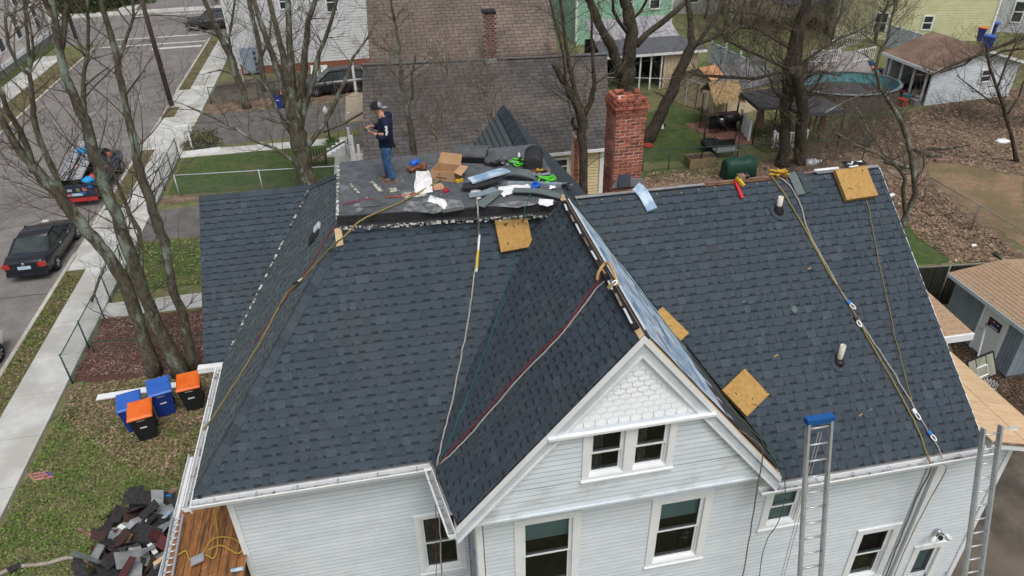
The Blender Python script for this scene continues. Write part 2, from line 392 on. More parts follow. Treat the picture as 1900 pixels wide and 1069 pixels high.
caps((-1.97,17.75,8.62), (-1.12,16.1,9.6), nS, Vector((0,.57,.82)), .13, .2, 'hip_cap_shingle', seed=6)

# the flat deck
DK = [(-1.08,13.3), (3.52,12.88), (3.52,16.05), (-1.08,16.05)]
dk = MB(); dk.prism([(x, y, 9.9) for x, y in reversed(DK)], (0, 0, -.28))
m_deck = mat('flat_roof_membrane', lin(.075,.083,.094), lin(.108,.118,.13), 5, .85, .5, 70, c3=lin(.17,.19,.20), scale3=1.6, thr3=(.60, .72))
part('flat_roof_deck', dk, m_deck, house)
m_chip = mat('peeling_white_paint', lin(.62,.63,.60), lin(.10,.095,.09), 11, .8, thr=(.42, .55))
d = MB(); d.bar((-1.12,13.28,9.83), (3.54,12.86,9.83), .05, .16); part('deck_edge_roll', d, m_black, house)
d = MB(); rn = random.Random(2)
x = -1.1
while x < 3.5:
    wd = rn.uniform(.02, .16); f = (x+1.1)/4.6; y = 13.25-.42*f
    for q in range(3):
        zz = 9.67+rn.uniform(-.045, .035); d.bar((x+rn.uniform(0, .05), y-.05-.01*q, zz), (x+wd, y-.05-.01*q-.42/4.6*wd, zz+rn.uniform(-.015, .015)), .02, rn.uniform(.006, .035), tone=1)
    x += wd+rn.uniform(-.02, .03)
y = 13.3
while y < 16.0:
    wd = rn.uniform(.04, .2); d.bar((-1.12, y, 9.85+rn.uniform(-.02, .02)), (-1.12, y+wd, 9.85), .06, rn.uniform(.03, .08)); y += wd+rn.uniform(.0, .05)
part('peeled_edge_strip', d, m_chip, house, 'stuff')

# back wing beyond the deck
nB1 = Vector((-1.16, 0, 1)).normalized(); nB2 = Vector((1.16, 0, 1)).normalized(); bx = 3.27; bz = 9.87
B_REST = MB()
shingles((bx-2.2, 16.06, bz-2.2*1.16), (0, -1, 0), [(bx-2.2, 16.06, bz-2.2*1.16), (bx-2.2, 19.0, bz-2.2*1.16), (bx, 19.0, bz), (bx, 16.06, bz)], nB1, EXP, 9, rest=B_REST)
part('back_wing_shingles', B_REST, m_shingle_g, house, 'stuff')
d = MB(); d.prism([(bx-2.2,16.06,bz-2.2*1.16-.02), (bx,16.06,bz-.02), (bx,19.0,bz-.02), (bx-2.2,19.0,bz-2.2*1.16-.02)], (0, 0, -.1))
d.prism([(bx,16.06,bz-.01), (bx+2.2,16.06,bz-2.2*1.16), (bx+2.2,19.0,bz-2.2*1.16), (bx,19.0,bz-.01)], (0, 0, -.1))
d.prism([(3.53,12.9,9.6), (3.53,16.05,9.6), (5.6,16.05,7.2), (4.2,13.3,9.2)], (0, 0, -.1))
part('back_wing_roof', d, m_shingle, house)
caps((bx,16.1,bz), (bx,19.0,bz), nB1, nB2, .22, .2, 'ridge_cap_shingle', seed=7, lift=.03)
d = MB(); d.prism([(bx-2.1,18.9,bz-2.5), (bx,18.9,bz-.08), (bx+2.1,18.9,bz-2.5)], (0, -.1, 0)); part('back_gable_wall', d, m_side, house)

# walls
yL, yR = 10.42, 8.62
wallm = MB()
wallm.box((-3.86, yL+.5, 0), (.75, 20, 5.95)); wallm.box((.76, yR+.5, 0), (10.4, 18, 5.95))
wallm.box((-3.86, yL+.02, 0), (.74, yL+.4, 1.4)); wallm.box((.76, yR+.02, 0), (11.88, yR+.4, 1.4))
part('wall', wallm, m_side, house)
def merge_holes(iv, holes):
    for h0, h1 in holes:
        nv = []
        for a, b in iv:
            if h1 <= a or h0 >= b: nv.append((a, b))
            else:
                if h0 > a: nv.append((a, h0))
                if h1 < b: nv.append((h1, b))
        iv = nv
    return [i for i in iv if i[1]-i[0] > .02]
def clap(y, z0, z1, xl, xr, holes, ex=.116, name='clapboard', mt=None):
    z = z0; k = 0
    while z < z1-.01:
        ze = min(z+ex, z1); zm = (z+ze)/2
        iv = merge_holes([(xl(zm), xr(zm))], [(h[0], h[1]) for h in holes if h[2] < zm < h[3]]) if xr(zm) > xl(zm) else []
        for a, b in iv:
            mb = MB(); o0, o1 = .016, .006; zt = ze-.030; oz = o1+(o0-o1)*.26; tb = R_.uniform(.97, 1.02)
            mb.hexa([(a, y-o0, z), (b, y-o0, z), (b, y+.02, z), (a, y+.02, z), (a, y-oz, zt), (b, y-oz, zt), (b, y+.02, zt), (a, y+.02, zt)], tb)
            mb.hexa([(a, y-oz+.001, zt), (b, y-oz+.001, zt), (b, y+.02, zt), (a, y+.02, zt), (a, y-o1+.002, ze), (b, y-o1+.002, ze), (b, y+.02, ze), (a, y+.02, ze)], .70*tb)  # top strip coloured darker: painted shadow line below the next board's lap
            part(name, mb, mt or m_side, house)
        z += ex; k += 1

def window(y, x0, x1, z0, z1, blind=.0, cas=.13, parent=None, label=None, dbl=False, mt=None, glassm=None, curt=None):
    """hung window: outer casing box x0..x1, z0..z1 in the wall plane y (facing -y)"""
    w_ = bpy.data.objects.new('window', None); COL.objects.link(w_); w_.parent = parent; w_.location = Vector(((x0+x1)/2, y, z0))-wloc(parent)
    mt = mt or m_white
    c = MB(); t = .045
    c.box((x0, y-t, z1-cas*.9), (x1, y+.02, z1)); c.box((x0, y-t, z0), (x1, y+.02, z0+cas*.55)); c.box((x0-.02, y-t-.03, z0-.03), (x1+.02, y+.02, z0+.002))
    c.box((x0, y-t+.001, z0+cas*.55), (x0+cas, y+.02, z1-cas*.9)); c.box((x1-cas, y-t+.001, z0+cas*.55), (x1, y+.02, z1-cas*.9))
    c.box((x0-.012, y-t-.012, z1), (x1+.012, y+.02, z1+.02))
    part('casing', c, mt, w_)
    xs = [(x0+cas, x1-cas)]
    if dbl:
        mid = (x0+x1)/2; g = .085; xs = [(x0+cas, mid-g), (mid+g, x1-cas)]
        c = MB(); c.box((mid-g, y-t+.002, z0+cas*.55), (mid+g, y+.03, z1-cas*.9)); part('mullion', c, mt, w_)
    b0, b1 = z0+cas*.55, z1-cas*.9
    j = MB()
    for a, b in xs:
        j.box((a, y+.02, b0), (a+.03, y+.11, b1)); j.box((b-.03, y+.02, b0), (b, y+.11, b1)); j.box((a+.03, y+.02, b0), (b-.03, y+.11, b0+.012)); j.box((a+.03, y+.02, b1-.03), (b-.03, y+.11, b1))
    part('jamb', j, mt, w_)
    for si, (a, b) in enumerate(xs):
        a += .03; b -= .03; zm = (b0+b1)/2
        for lo, hi, yy in ((b0+.014, zm+.02, y+.055), (zm-.02, b1-.03, y+.020)):
            s_ = MB(); f = .036
            s_.box((a, yy, lo), (a+f, yy+.035, hi)); s_.box((b-f, yy, lo), (b, yy+.035, hi)); s_.box((a+f, yy, lo), (b-f, yy+.035, lo+f)); s_.box((a+f, yy, hi-f), (b-f, yy+.035, hi))
            part('sash', s_, mt, w_)
            g = MB(); g.face(((a+f, yy+.012, lo+f), (b-f, yy+.012, lo+f), (b-f, yy+.012, hi-f), (a+f, yy+.012, hi-f))); part('pane', g, glassm or m_glass, w_)
        if blind > 0:
            s_ = MB(); s_.box((a, y+.125, b1-(b1-b0)*blind), (b, y+.13, b1)); part('blind', s_, m_blind, w_)
        if curt:
            s_ = MB(); N = 8
            for i in range(N):
                xa, xb = a+(b-a)*.45*i/N, a+(b-a)*.45*(i+1)/N
                s_.face(((xa, y+.135+.02*(i % 2), b0), (xb, y+.135+.02*((i+1) % 2), b0), (xb, y+.135+.02*((i+1) % 2), b1), (xa, y+.135+.02*(i % 2), b1)))
            part('curtain', s_, m_curtain, w_)
        s_ = MB(); s_.box((a-.03, y+.165, b0-.05), (b+.03, y+.18, b1)); part('dark_room', s_, m_dark, w_)
    return w_
yG = 8.21
def wx(px, py, y): p = AY(px, py, y); return p.x, p.z
# gable pair
gpx0, gz0 = wx(1078, 890, yG); gpx1, gz1 = wx(1258, 770, yG)
gz1 = wx(1080, 797, yG)[1]
W = []
W.append((yG, gpx0, gpx1, gz0, gz1)); window(yG, gpx0, gpx1, gz0, gz1, 0.0, .12, house, dbl=True, curt=True)
Wr = []
for (xa, ya, xb, yb, bl) in ((957, 1102, 1078, 945, .33), (1195, 1050, 1324, 908, .36), (1405, 981, 1504, 893, 1.0), (1556, 1080, 1672, 969, .0), (1650, 1120, 1758, 1002, .6)):
    x0, _ = wx(xa, ya, yR); x1, z1 = wx(xb, yb, yR); z0 = wx(xa, ya, yR)[1]
    Wr.append((x0, x1, z0, z1)); window(yR, x0, x1, z0, z1, bl, .15, house)
lx0, lz1 = wx(767, 957, yL); lx1 = wx(861, 976, yL)[0]; lz1 -= .02
lz0 = lz1-1.9; lx1 = .66
window(yL, lx0, lx1, lz0, lz1, 0, .12, house, curt=True, mt=None)
# clapboards
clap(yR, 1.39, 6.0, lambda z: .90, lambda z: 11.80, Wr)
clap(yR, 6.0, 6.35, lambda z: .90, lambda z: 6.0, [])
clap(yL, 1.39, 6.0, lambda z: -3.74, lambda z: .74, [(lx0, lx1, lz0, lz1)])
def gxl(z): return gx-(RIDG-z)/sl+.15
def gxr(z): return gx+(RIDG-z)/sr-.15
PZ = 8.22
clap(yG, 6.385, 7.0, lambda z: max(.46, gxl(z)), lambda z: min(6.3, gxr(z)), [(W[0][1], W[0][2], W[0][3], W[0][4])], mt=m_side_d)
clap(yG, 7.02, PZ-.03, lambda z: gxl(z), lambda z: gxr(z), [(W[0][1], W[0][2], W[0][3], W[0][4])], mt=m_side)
gw = MB(); gw.prism([(gxl(6.42)+.05, yG+.36, 6.42), (gxr(6.42)-.05, yG+.36, 6.42), (gx, yG+.36, RIDG-.3)], (0, .05, 0)); gw.box((.42, yG, 6.36), (6.3, yR+.4, 6.43)); part('gable_backing', gw, m_soffit, house)
# pediment: flared band, trim and scale shingles
pb = MB(); a, b = gxl(PZ)-.05, gxr(PZ)+.05
pb.box((a-.02, yG-.17, PZ-.03), (b+.02, yG+.02, PZ+.02)); part('pediment_ledge', pb, m_white, house)
pb = MB(); pb.hexa([(a+.02, yG-.10, PZ+.021), (b-.02, yG-.10, PZ+.021), (b-.02, yG+.02, PZ+.021), (a+.02, yG+.02, PZ+.021), (a+.1, yG-.04, PZ+.12), (b-.1, yG-.04, PZ+.12), (b-.1, yG+.02, PZ+.12), (a+.1, yG+.02, PZ+.12)]); part('pediment_skirt', pb, m_soffit, house)
pb = MB(); pb.prism([(gxl(PZ+.2), yG+.01, PZ+.2), (gxr(PZ+.2), yG+.01, PZ+.2), (gx, yG+.01, RIDG-.2)], (0, .05, 0)); part('pediment_board', pb, m_scale, house)
r = 0; z = PZ+.04; sw = .195; sh = .15
SCM = {}
while z < RIDG-.5:
    x = gx-11*sw+(sw/2 if r % 2 else 0)
    while x < gx+11*sw:
        if gxl(z+.12)-.02 < x-sw*.42 and x+sw*.42 < gxr(z+.12)+.02:
            key = 'scale'
            if key not in SCM:
                mb = MB(); ring = [(sw*.48*math.cos(t), -sw*.48*math.sin(t)) for t in [math.pi*i/7 for i in range(8)]]
                pts = [(sw*.48, -.016, 0)]+[(px_, -.016, pz*.62) for px_, pz in ring]+[(-sw*.48, -.016, 0)]
                pts = [(p[0], p[1]-.008, p[2]+.075) for p in pts]+[(-sw*.48, .01, .24), (sw*.48, .01, .24)]
                mb.face(pts[::-1]); n_ = len(pts)
                for i in range(n_-2): mb.face((pts[i], pts[i+1], (pts[i+1][0], .0, pts[i+1][2]), (pts[i][0], .0, pts[i][2])))
                SCM[key] = mb.mesh('scale_shingle', m_scale)
            link('scale_shingle', SCM[key], house, None, Vector((x, yG-.005-.05*max(0, 1-(z-PZ)/.45), z))-wloc(house))
        x += sw
    z += sh*.74; r += 1
# rake boards and soffits
def rake(sgn, s_, zlow, xo, y0, y1, wd, mt, name, dz=0.0, th=.16):
    top = Vector((gx, 0, RIDG-dz)); bot = Vector((gx+sgn*(RIDG-zlow)/s_, 0, zlow-dz))
    mb = MB(); a = [(top.x, y0, top.z), (bot.x, y0, bot.z), (bot.x, y0, bot.z-wd), (top.x, y0, top.z-wd)]
    if sgn > 0: a = a[::-1]
    mb.prism(a, (0, y1-y0, 0)); part(name, mb, mt, house)
for sgn, s_, zl in ((-1, sl, 6.47), (1, sr, 6.37)):
    rake(sgn, s_, zl, 0, 8.09, 8.128, .13, m_white, 'rake_edge', .03)
    rake(sgn, s_, zl, 0, 8.13, 8.17, .33, m_soffit, 'rake_board', .10)
    rake(sgn, s_, zl+.0, 0, 8.10, 8.165, .05, m_white, 'rake_moulding', .39)
b = MB(); b.box((.40, 8.15, 6.34), (6.32, 8.19, 6.384)); part('gable_base_board', b, m_side_d, house)
# corner boards
for (x, y, z0, z1, sd_) in ((.76, yR, 0, 6.35, 1), (11.80, yR, 0, 5.62, 1), (-3.86, yL, 0, 5.98, 1)):
    b = MB(); b.box((x, y-.045, z0), (x+.12, y+.06, z1)); b.box((x-.012, y+.061, z0), (x+.02, y+.17, z1)); part('corner_board', b, m_white, house)
b = MB(); b.box((.752, yR+.1, 0), (.765, yL+.5, 6.2)); part('return_wall', b, mat('peeled_paint', lin(.45,.5,.55), lin(.12,.15,.2), 5, .8, thr=(.5, .6)), house)
# downpipe strip on the right wall
dx, _ = wx(1742, 862, yR-.05)
b = MB(); b.box((dx-.05, yR-.1, 0), (dx+.09, yR-.03, 5.9)); part('downpipe', b, m_white, house)
b = MB(); b.box((dx-.22, yR-.05, 0), (dx-.1, yR-.02, 5.9)); part('trim_board', b, m_soffit, house)
b = MB(); b.box((dx+.14, yR-.05, 0), (dx+.2, yR-.02, 5.9)); part('trim_board', b, m_white, house)
# gutters
def gutter(a, b, out, name='gutter', endcap=True, wd=.15, dp=.11):
    """a->b along the eave at the shingle edge; out = unit vector away from the roof"""
    a, b, out = Vector(a), Vector(b), Vector(out); up = Vector((0, 0, 1))
    g = MB()
    def strip(o0, z0, o1, z1, th=.008):
        n_ = Vector((out.y*0+0, 0, 0))
        pa, pb = a+out*o0+up*z0, b+out*o0+up*z0; qa, qb = a+out*o1+up*z1, b+out*o1+up*z1
        t = (qa-pa).cross(pb-pa).normalized()*th
        g.hexa([pa, pb, qb, qa, pa+t, pb+t, qb+t, qa+t])
    strip(wd-.03, -dp, wd, -.01); strip(wd-.0, -.012, wd-.025, -.008, .012)
    strip(.0, -dp, wd-.03, -dp, .006)
    if endcap:
        for e in (a, b):
            dd = (b-a).normalized()*.004; g.prism([e+up*-.01-dd, e+out*wd+up*-.01-dd, e+out*(wd-.03)-up*dp-dd, e-up*dp-dd], dd*2)
    go = part(name, g, m_white, house)
    i = MB(); ln = (b-a).length; d = (b-a).normalized()
    i.obox((a+b)/2+out*(wd/2-.02)-up*(dp-.016), d, out, up, ln/2-.01, wd/2-.03, .006); part('gutter_floor', i, m_gut, go)
    k = .4
    rn = random.Random(int(ln*100))
    while k < ln:
        h = MB(); c = a+d*k; h.bar(c+out*.0+up*-.004, c+out*(wd-.01)+up*-.004, .02, .006); part('gutter_hanger', h, m_steel, go); k += .75
    dm = MB()
    for q in range(int(ln*14)):
        c = a+d*rn.uniform(0, ln)+out*rn.uniform(.01, wd-.05)-up*(dp-.03); s_ = rn.uniform(.012, .04)
        dm.face([c+Vector((rn.uniform(-s_, s_), rn.uniform(-s_, s_), rn.uniform(0, .02))) for _ in range(3)], rn.uniform(.5, 1.3))
    part('gutter_debris', dm, mat('wet_leaves', lin(.16,.08,.035), lin(.09,.05,.03), 20, .9, tone=True), go, 'stuff')
    f = MB(); f.obox((a+b)/2-out*.012-up*.09, d, out, up, ln/2, .01, .085); part('fascia_board', f, m_white, house)
gutter((-4.30, 10.06, 6.02), (.10, 10.06, 6.02), (0, -1, 0))
gutter((-4.33, 14.1, 6.02), (-4.33, 9.92, 6.02), (-1, 0, 0), wd=.13)
gutter((6.0, 8.22, 6.01), (10.86, 8.22, 6.01), (0, -1, 0))
gutter((.10, 9.95, 6.07), (.36, 8.05, 6.40), (-.99, -.13, 0), wd=.13)
# soffit of the eaves
b = MB(); b.box((-4.28, 10.1, 5.9), (.1, yL+.1, 5.93)); part('soffit', b, m_white, house); b = MB(); b.box((6.35, 8.27, 5.88), (10.72, yR+.1, 5.9)); part('soffit', b, m_white, house)
b = MB(); b.box((-4.85, 14.05, 5.9), (-4.3, 14.22, 6.03)); part('wing_eave', b, m_white, house)
# right rake of the main roof
b = MB(); b.prism([(10.75,8.25,6.0), (10.75,13.25,9.74), (10.75,13.25,9.56), (10.75,8.25,5.82)], (.03, 0, 0)); part('rake_board', b, m_white, house)
b = MB(); b.prism([(10.4, 8.7, 5.9), (10.4, 17.8, 5.9), (10.4, 13.25, 9.6)], (.05, 0, 0)); part('side_gable_wall', b, m_side, house)
# exposed right ridge: metal strip, boards
b = MB(); b.bar((3.75,13.22,9.80), (6.6,13.22,9.80), .07, .02); part('ridge_metal_strip', b, m_steel, house); b = MB(); b.bar((9.2,13.22,9.795), (10.7,13.22,9.80), .1, .02); part('ridge_metal_strip', b, m_steel, house)
b = MB(); b.bar((3.75,13.3,9.77), (10.7,13.3,9.77), .06, .04); part('ridge_board', b, m_redwood, house)
b = MB(); b.bar((6.6,13.19,9.775), (8.8,13.19,9.775), .03, .02); part('ridge_board', b, m_wood_or, house)
rn = random.Random(31)
for k in range(14):
    p = Vector((3.9+k*.42+rn.uniform(-.1, .1), 13.12+rn.uniform(-.05, .05), 9.73)); b = MB(); b.ball(p, .022, (1, 1, .5), 6, 4); part('roofing_nail', b, m_foam, house)
# starter scraps along the right ridge
# chimney
ch = thing('chimney', 'tall red brick chimney with broken crown rising behind the roof ridge', 'chimney', (5.14, 14.35, 8.0))
cx0, cx1, cy0, cy1 = 4.80, 5.47, 14.0, 14.68
c = MB(); c.box((cx0+.012, cy0+.012, 6.5), (cx1-.012, cy1-.012, 11.42)); part('mortar_core', c, m_mortar, ch)
bh = .0735; nl = 32; z = 11.46-bh*nl; meshes = {}
def brick(cx, cy, cz, lx, ly, lz, wob):
    key = (round(lx, 2), round(ly, 2), wob)
    if key not in meshes:
        q = MB(); e = .004*wob
        q.hexa([(-lx/2+e,-ly/2,-lz/2),(lx/2,-ly/2+e,-lz/2),(lx/2-e,ly/2,-lz/2),(-lx/2,ly/2,-lz/2),(-lx/2,-ly/2,lz/2-e),(lx/2-e,-ly/2,lz/2),(lx/2,ly/2-e,lz/2),(-lx/2,ly/2,lz/2)])
        meshes[key] = q.mesh('brick', m_brick)
    o = link('brick', meshes[key], ch, None, Vector((cx, cy, cz))-wloc(ch)); return o
rn = random.Random(4)
for r in range(nl):
    zc = z+(r+.5)*bh; e = 0.0
    if r >= nl-4: e = .022
    if r >= nl-2: e = .045 if r == nl-2 else .03
    X0, X1, Y0, Y1 = cx0-e, cx1+e, cy0-e, cy1+e; g = .019; dp = .1; hh = bh-.019
    L_ = (X1-X0); off = (r % 2)
    cuts = [0, .333, .667, 1] if not off else [0, .167, .5, .833, 1]
    for i in range(len(cuts)-1):
        a, b2 = X0+L_*cuts[i], X0+L_*cuts[i+1]
        brick((a+b2)/2, Y0+dp/2+rn.uniform(-.004, .004), zc, b2-a-g, dp, hh, rn.randint(0, 2))
        if r > nl-3: brick((a+b2)/2, Y1-dp/2, zc, b2-a-g, dp, hh, rn.randint(0, 2))
    ys = Y0+dp+g; Ly = Y1-ys-(dp+g if r > nl-3 else 0)
    cuts = [0, .4, 1] if off else [0, .6, 1]
    for i in range(len(cuts)-1):
        a, b2 = ys+Ly*cuts[i], ys+Ly*cuts[i+1]
        brick(X0+dp/2+rn.uniform(-.004, .004), (a+b2)/2, zc, dp, b2-a-g, hh, rn.randint(0, 2))
        if r > nl-8: brick(X1-dp/2, (a+b2)/2, zc, dp, b2-a-g, hh, rn.randint(0, 2))
for (x, y, a, t) in ((4.92,14.05,.1,0), (5.13,14.04,0,0), (5.36,14.06,.0,0), (4.84,14.32,1.57,0), (4.84,14.55,1.5,0), (5.40,14.5,1.3,1), (5.05,14.63,.1,0), (5.1,14.3,.5,-1), (5.28,14.35,-.2,-1)):
    o = brick(x, y, 11.505+t*.03 if t < 1 else 11.52, .2, .095, .062, 2); o.rotation_euler = (0, 0, a)
c = MB(); c.box((cx0+.09, cy0+.09, 11.1), (cx1-.09, cy1-.09, 11.40)); part('flue', c, m_dark, ch)
c = MB(); c.prism([(cx0-.02, cy0-.02, 9.55), (cx1+.02, cy0-.02, 9.55), (cx1+.02, cy0-.02, 9.72), (cx0+.12, cy0-.02, 9.8)], (0, -.02, 0)); part('step_flashing', c, m_steel, ch)
c = MB(); c.bar((5.05, cy0-.12, 9.6), (5.05, cy0-.04, 9.86), .28, .02, (0, 1, 0)); part('step_flashing', c, m_shingle, ch)
# right addition with bare plywood roof
ad = thing('side_addition', 'low side addition with bare plywood roof at the right end of the white house', 'addition', (12, 9, 0))
def aroof(x): return 6.27-.30*(x-10.6)
nA = Vector((.30, 0, 1)).normalized()
for k in range(4):
    for j in range(2):
        y0, y1 = 8.22+k*1.25+(0 if j else 0), 8.22+(k+1)*1.25-.012; x0, x1 = ((10.8, 11.7), (11.71, 12.5))[j]
        p = MB(); p.prism([(x0, y0, aroof(x0)), (x1-.005, y0, aroof(x1)), (x1-.005, y1, aroof(x1)), (x0, y1, aroof(x0))], (0, 0, -.03), R_.uniform(.9, 1.1)); part('plywood_sheet', p, m_ply, ad)
p = MB(); p.prism([(10.8, 8.18, aroof(10.8)-.03), (12.5, 8.18, aroof(12.5)-.03), (12.5, 8.18, aroof(12.5)-.17), (10.8, 8.18, aroof(10.8)-.17)], (0, .03, 0)); p.bar((12.5, 8.2, aroof(12.5)-.1), (12.5, 13.2, aroof(12.5)-.1), .03, .14); part('fascia_board', p, m_white, ad)
p = MB(); p.bar((10.8, 8.17, aroof(10.8)-.01), (12.5, 8.17, aroof(12.5)-.01), .03, .03); part('drip_edge', p, m_redwood, ad)
p = MB(); p.box((10.41, yR+.3, 0), (11.9, 13.2, 5.7)); part('wall', p, m_side, ad)
ra = thing('rear_addition', 'small tan shingled roof with white fascia jutting out behind the right roof edge', 'addition', (14, 15, 0))
e0, e1 = G(1700, 632, 5), G(1806, 617, 5); f1 = G(1735, 572, 5.7); 
p = MB(); p.prism([e1, e0, Vector((e0.x, e0.y+2.2, 6.2)), Vector((11.6, e0.y+2.2, 6.2)), Vector((13.6, e0.y+1.2, 5.75))][::-1], (0, 0, -.05)); part('roof', p, mat('tan_shingle', lin(.30,.20,.13), lin(.42,.30,.2), 9, .95, .4, 50, stretch=(1, 3, 1)), ra)
p = MB(); p.bar(e0-Vector((0, .03, .1)), e1-Vector((0, .03, .1)), .06, .2); part('fascia_board', p, m_white, ra)
p = MB(); p.box((10.9, e0.y+.5, 0), (e1.x-.6, e0.y+3, 4.9)); part('wall', p, m_side, ra)
# low porch roof with bare boards, lower left
po = thing('porch_roof', 'stripped porch roof of bare orange boards below the left corner of the white house', 'porch', (-4.7, 11, 0))
def prz(x): return 3.55+(x+5.55)*.22
for k in range(12):
    x0 = -5.5+k*.19; x1 = x0+.178
    if x0 > -3.9: break
    for (y0, y1) in ((8.6, 10.2+R_.uniform(-.4, .4)), (None, 14.0)):
        y0 = y0 or yy+.01; yy = y1
        p = MB(); p.prism([(x0, y0, prz(x0)), (x1, y0, prz(x1)), (x1, y1, prz(x1)), (x0, y1, prz(x0))], (0, 0, -.03)); part('roof_board', p, m_wood_or, po)
p = MB(); p.box((-5.4, 8.7, 3.0), (-3.95, 13.9, 3.4)); part('porch_beam', p, m_redwood, po)
for y in (8.8, 11.2, 13.7):
    p = MB(); p.box((-5.4, y, 0), (-5.25, y+.15, 3.0)); part('post', p, m_white, po)
p = MB(); p.box((-5.66, 8.5, 3.42), (-5.645, 14.0, 3.54)); p.box((-5.66, 8.5, 3.42), (-5.5, 14.0, 3.435)); part('porch_gutter', p, m_white, po)
p = MB(); p.box((-5.52, 8.5, 3.44), (-5.505, 14.0, 3.56)); part('porch_gutter_back', p, m_alu, po)
# ================================================================ ground and roads
m_ground = mat('mottled_winter_grass', lin(.095,.135,.042), lin(.185,.165,.092), 1.6, .95, .5, 30, c3=lin(.15,.15,.068), scale3=.5, thr=(.40, .60), detail=10, fine=.5, fscale=18)
m_lawn = mat('green_lawn', lin(.045,.083,.022), lin(.078,.108,.036), 2.2, .95, .5, 40, c3=lin(.125,.115,.06), scale3=.6, thr3=(.5, .72), detail=8, fine=.4, fscale=16)
m_verge = mat('patchy_verge_grass', lin(.085,.095,.036), lin(.17,.125,.075), 1.6, .95, .5, 40, thr=(.4, .6), detail=9, fine=.5, fscale=18)
m_leaf = mat('leaf_litter', lin(.175,.125,.088), lin(.10,.072,.052), 9, .95, .8, 25, c3=lin(.24,.175,.125), scale3=1.6, detail=10, fine=.6, fscale=12)
m_dirt = mat('bare_tan_soil', lin(.27,.185,.115), lin(.20,.14,.085), 2.5, .95, .5, 30, c3=lin(.16,.125,.07), scale3=.5, detail=9, fine=.35, fscale=10)
m_mulch = mat('red_brown_mulch', lin(.115,.050,.038), lin(.07,.042,.035), 12, .95, .8, 25, c3=lin(.20,.14,.11), scale3=7, thr3=(.6, .7), detail=9, fine=.5, fscale=16)
m_bmulch = mat('dark_brown_mulch', lin(.105,.068,.045), lin(.045,.03,.022), 10, .95, .8, 25, detail=9, fine=.6, fscale=16)
m_asph = mat('road_asphalt', lin(.175,.165,.157), lin(.225,.213,.204), 1.2, .9, .35, 90, c3=lin(.13,.122,.117), scale3=.22, thr3=(.5, .75), detail=8, fine=.12, fscale=6)
m_asph2 = mat('dark_driveway_asphalt', lin(.105,.10,.10), lin(.155,.147,.14), 1.4, .9, .35, 80, detail=8)
m_asph3 = mat('brownish_driveway', lin(.10,.085,.068), lin(.15,.13,.105), .7, .9, .4, 60, c3=lin(.06,.05,.042), scale3=.4, detail=9)
m_conc = mat('pale_concrete', lin(.48,.49,.47), lin(.56,.565,.545), 1.5, .85, .2, 60, c3=lin(.40,.40,.375), scale3=.5, detail=8, tone=True)
m_kerb = mat('kerb_concrete', lin(.40,.385,.34), lin(.5,.48,.43), 3, .85, .2, 50, tone=True)
m_line = mat('road_paint', lin(.66,.66,.64), lin(.4,.4,.39), 6, .7, thr=(.45, .7))
def sheet(name, pts, z, mt, jag=0.0, seed=1, kind='structure'):
    rn = random.Random(seed); P = []
    for i in range(len(pts)):
        a, b = Vector(pts[i]).to_2d(), Vector(pts[(i+1) % len(pts)]).to_2d(); n = max(1, int((b-a).length/.35)) if jag else 1
        for k in range(n):
            q = a.lerp(b, k/n)
            if jag: q += Vector((rn.uniform(-jag, jag), rn.uniform(-jag, jag)))
            P.append((q.x, q.y, z))
    area = sum(P[i][0]*P[(i+1) % len(P)][1]-P[(i+1) % len(P)][0]*P[i][1] for i in range(len(P)))
    if area < 0: P.reverse()
    m = MB(); m.face(P); return struct(name, m, mt)
def gp(*l): return [G(*p) for p in l]
g = MB(); g.box((-420, -60, -1), (420, 480, 0)); struct('ground', g, m_ground)
# street along the left, cross street beyond
sheet('street', [(-24.1, -8), (-14.62, -8), (-14.62, 72.5), (-14.62, 300), (-24.1, 300)], .004, m_asph)
sheet('cross_street', [(-90, 72.6), (90, 72.6), (90, 84.2), (-90, 84.2)], .008, m_asph)
m = MB()
for (y0, y1, x0, x1) in ((69.2, 69.7, -19.1, -14.9),): m.box((x0, y0, .012), (x1, y1, .014))
struct('stop_line', m, m_line)
for y in (71.0, 73.6, 83.3, 85.6):
    m = MB(); m.box((-23.8, y, .012), (-14.8, y+.28, .015)); struct('crosswalk_line', m, m_line)
# kerbs with real height, laid as separate stones
def kerb(x, y0, y1, gaps=()):
    y = y0; rn = random.Random(int(abs(x)*10))
    while y < y1:
        ye = min(y+3.0, y1)
        lowd = any(a < (y+ye)/2 < b for a, b in gaps)
        m = MB(); m.box((x, y+.008, -.1), (x+.16, ye-.008, .03 if lowd else .12), rn.uniform(.9, 1.1)); struct('kerb_stone', m, m_kerb); y = ye
kerb(-14.62, 2, 72, gaps=((30.5, 36.5), (44, 57)))
kerb(-24.26, 20, 71)
# verge and pavement slabs
m = MB(); m.box((-14.455, 2, -.1), (-13.66, 30.4, .10)); struct('grass_verge', m, m_verge)
m = MB(); m.box((-14.455, 36.6, -.1), (-13.66, 44.5, .10)); struct('grass_verge', m, m_verge)
m = MB(); m.box((-14.455, 50.5, -.1), (-13.66, 52.4, .10)); struct('grass_verge', m, m_verge)
m = MB(); m.box((-14.455, 56.5, -.1), (-13.66, 70.5, .10)); struct('grass_verge', m, m_verge)
m = MB(); m.box((-26.0, 20, -.1), (-24.27, 68, .10)); struct('grass_verge', m, m_verge)
rn = random.Random(12)
def slabs(x0, x1, y0, y1, step, top=.11):
    y = y0
    while y < y1:
        ye = min(y+step, y1); m = MB(); m.box((x0+.006, y+.008, -.1), (x1-.006, ye-.008, top+rn.uniform(-.004, .004)), rn.uniform(.93, 1.05)); struct('pavement_slab', m, m_conc); y = ye
slabs(-13.65, -12.0, 2, 71, 2.2)
slabs(-27.9, -26.05, 20, 69, 2.4)
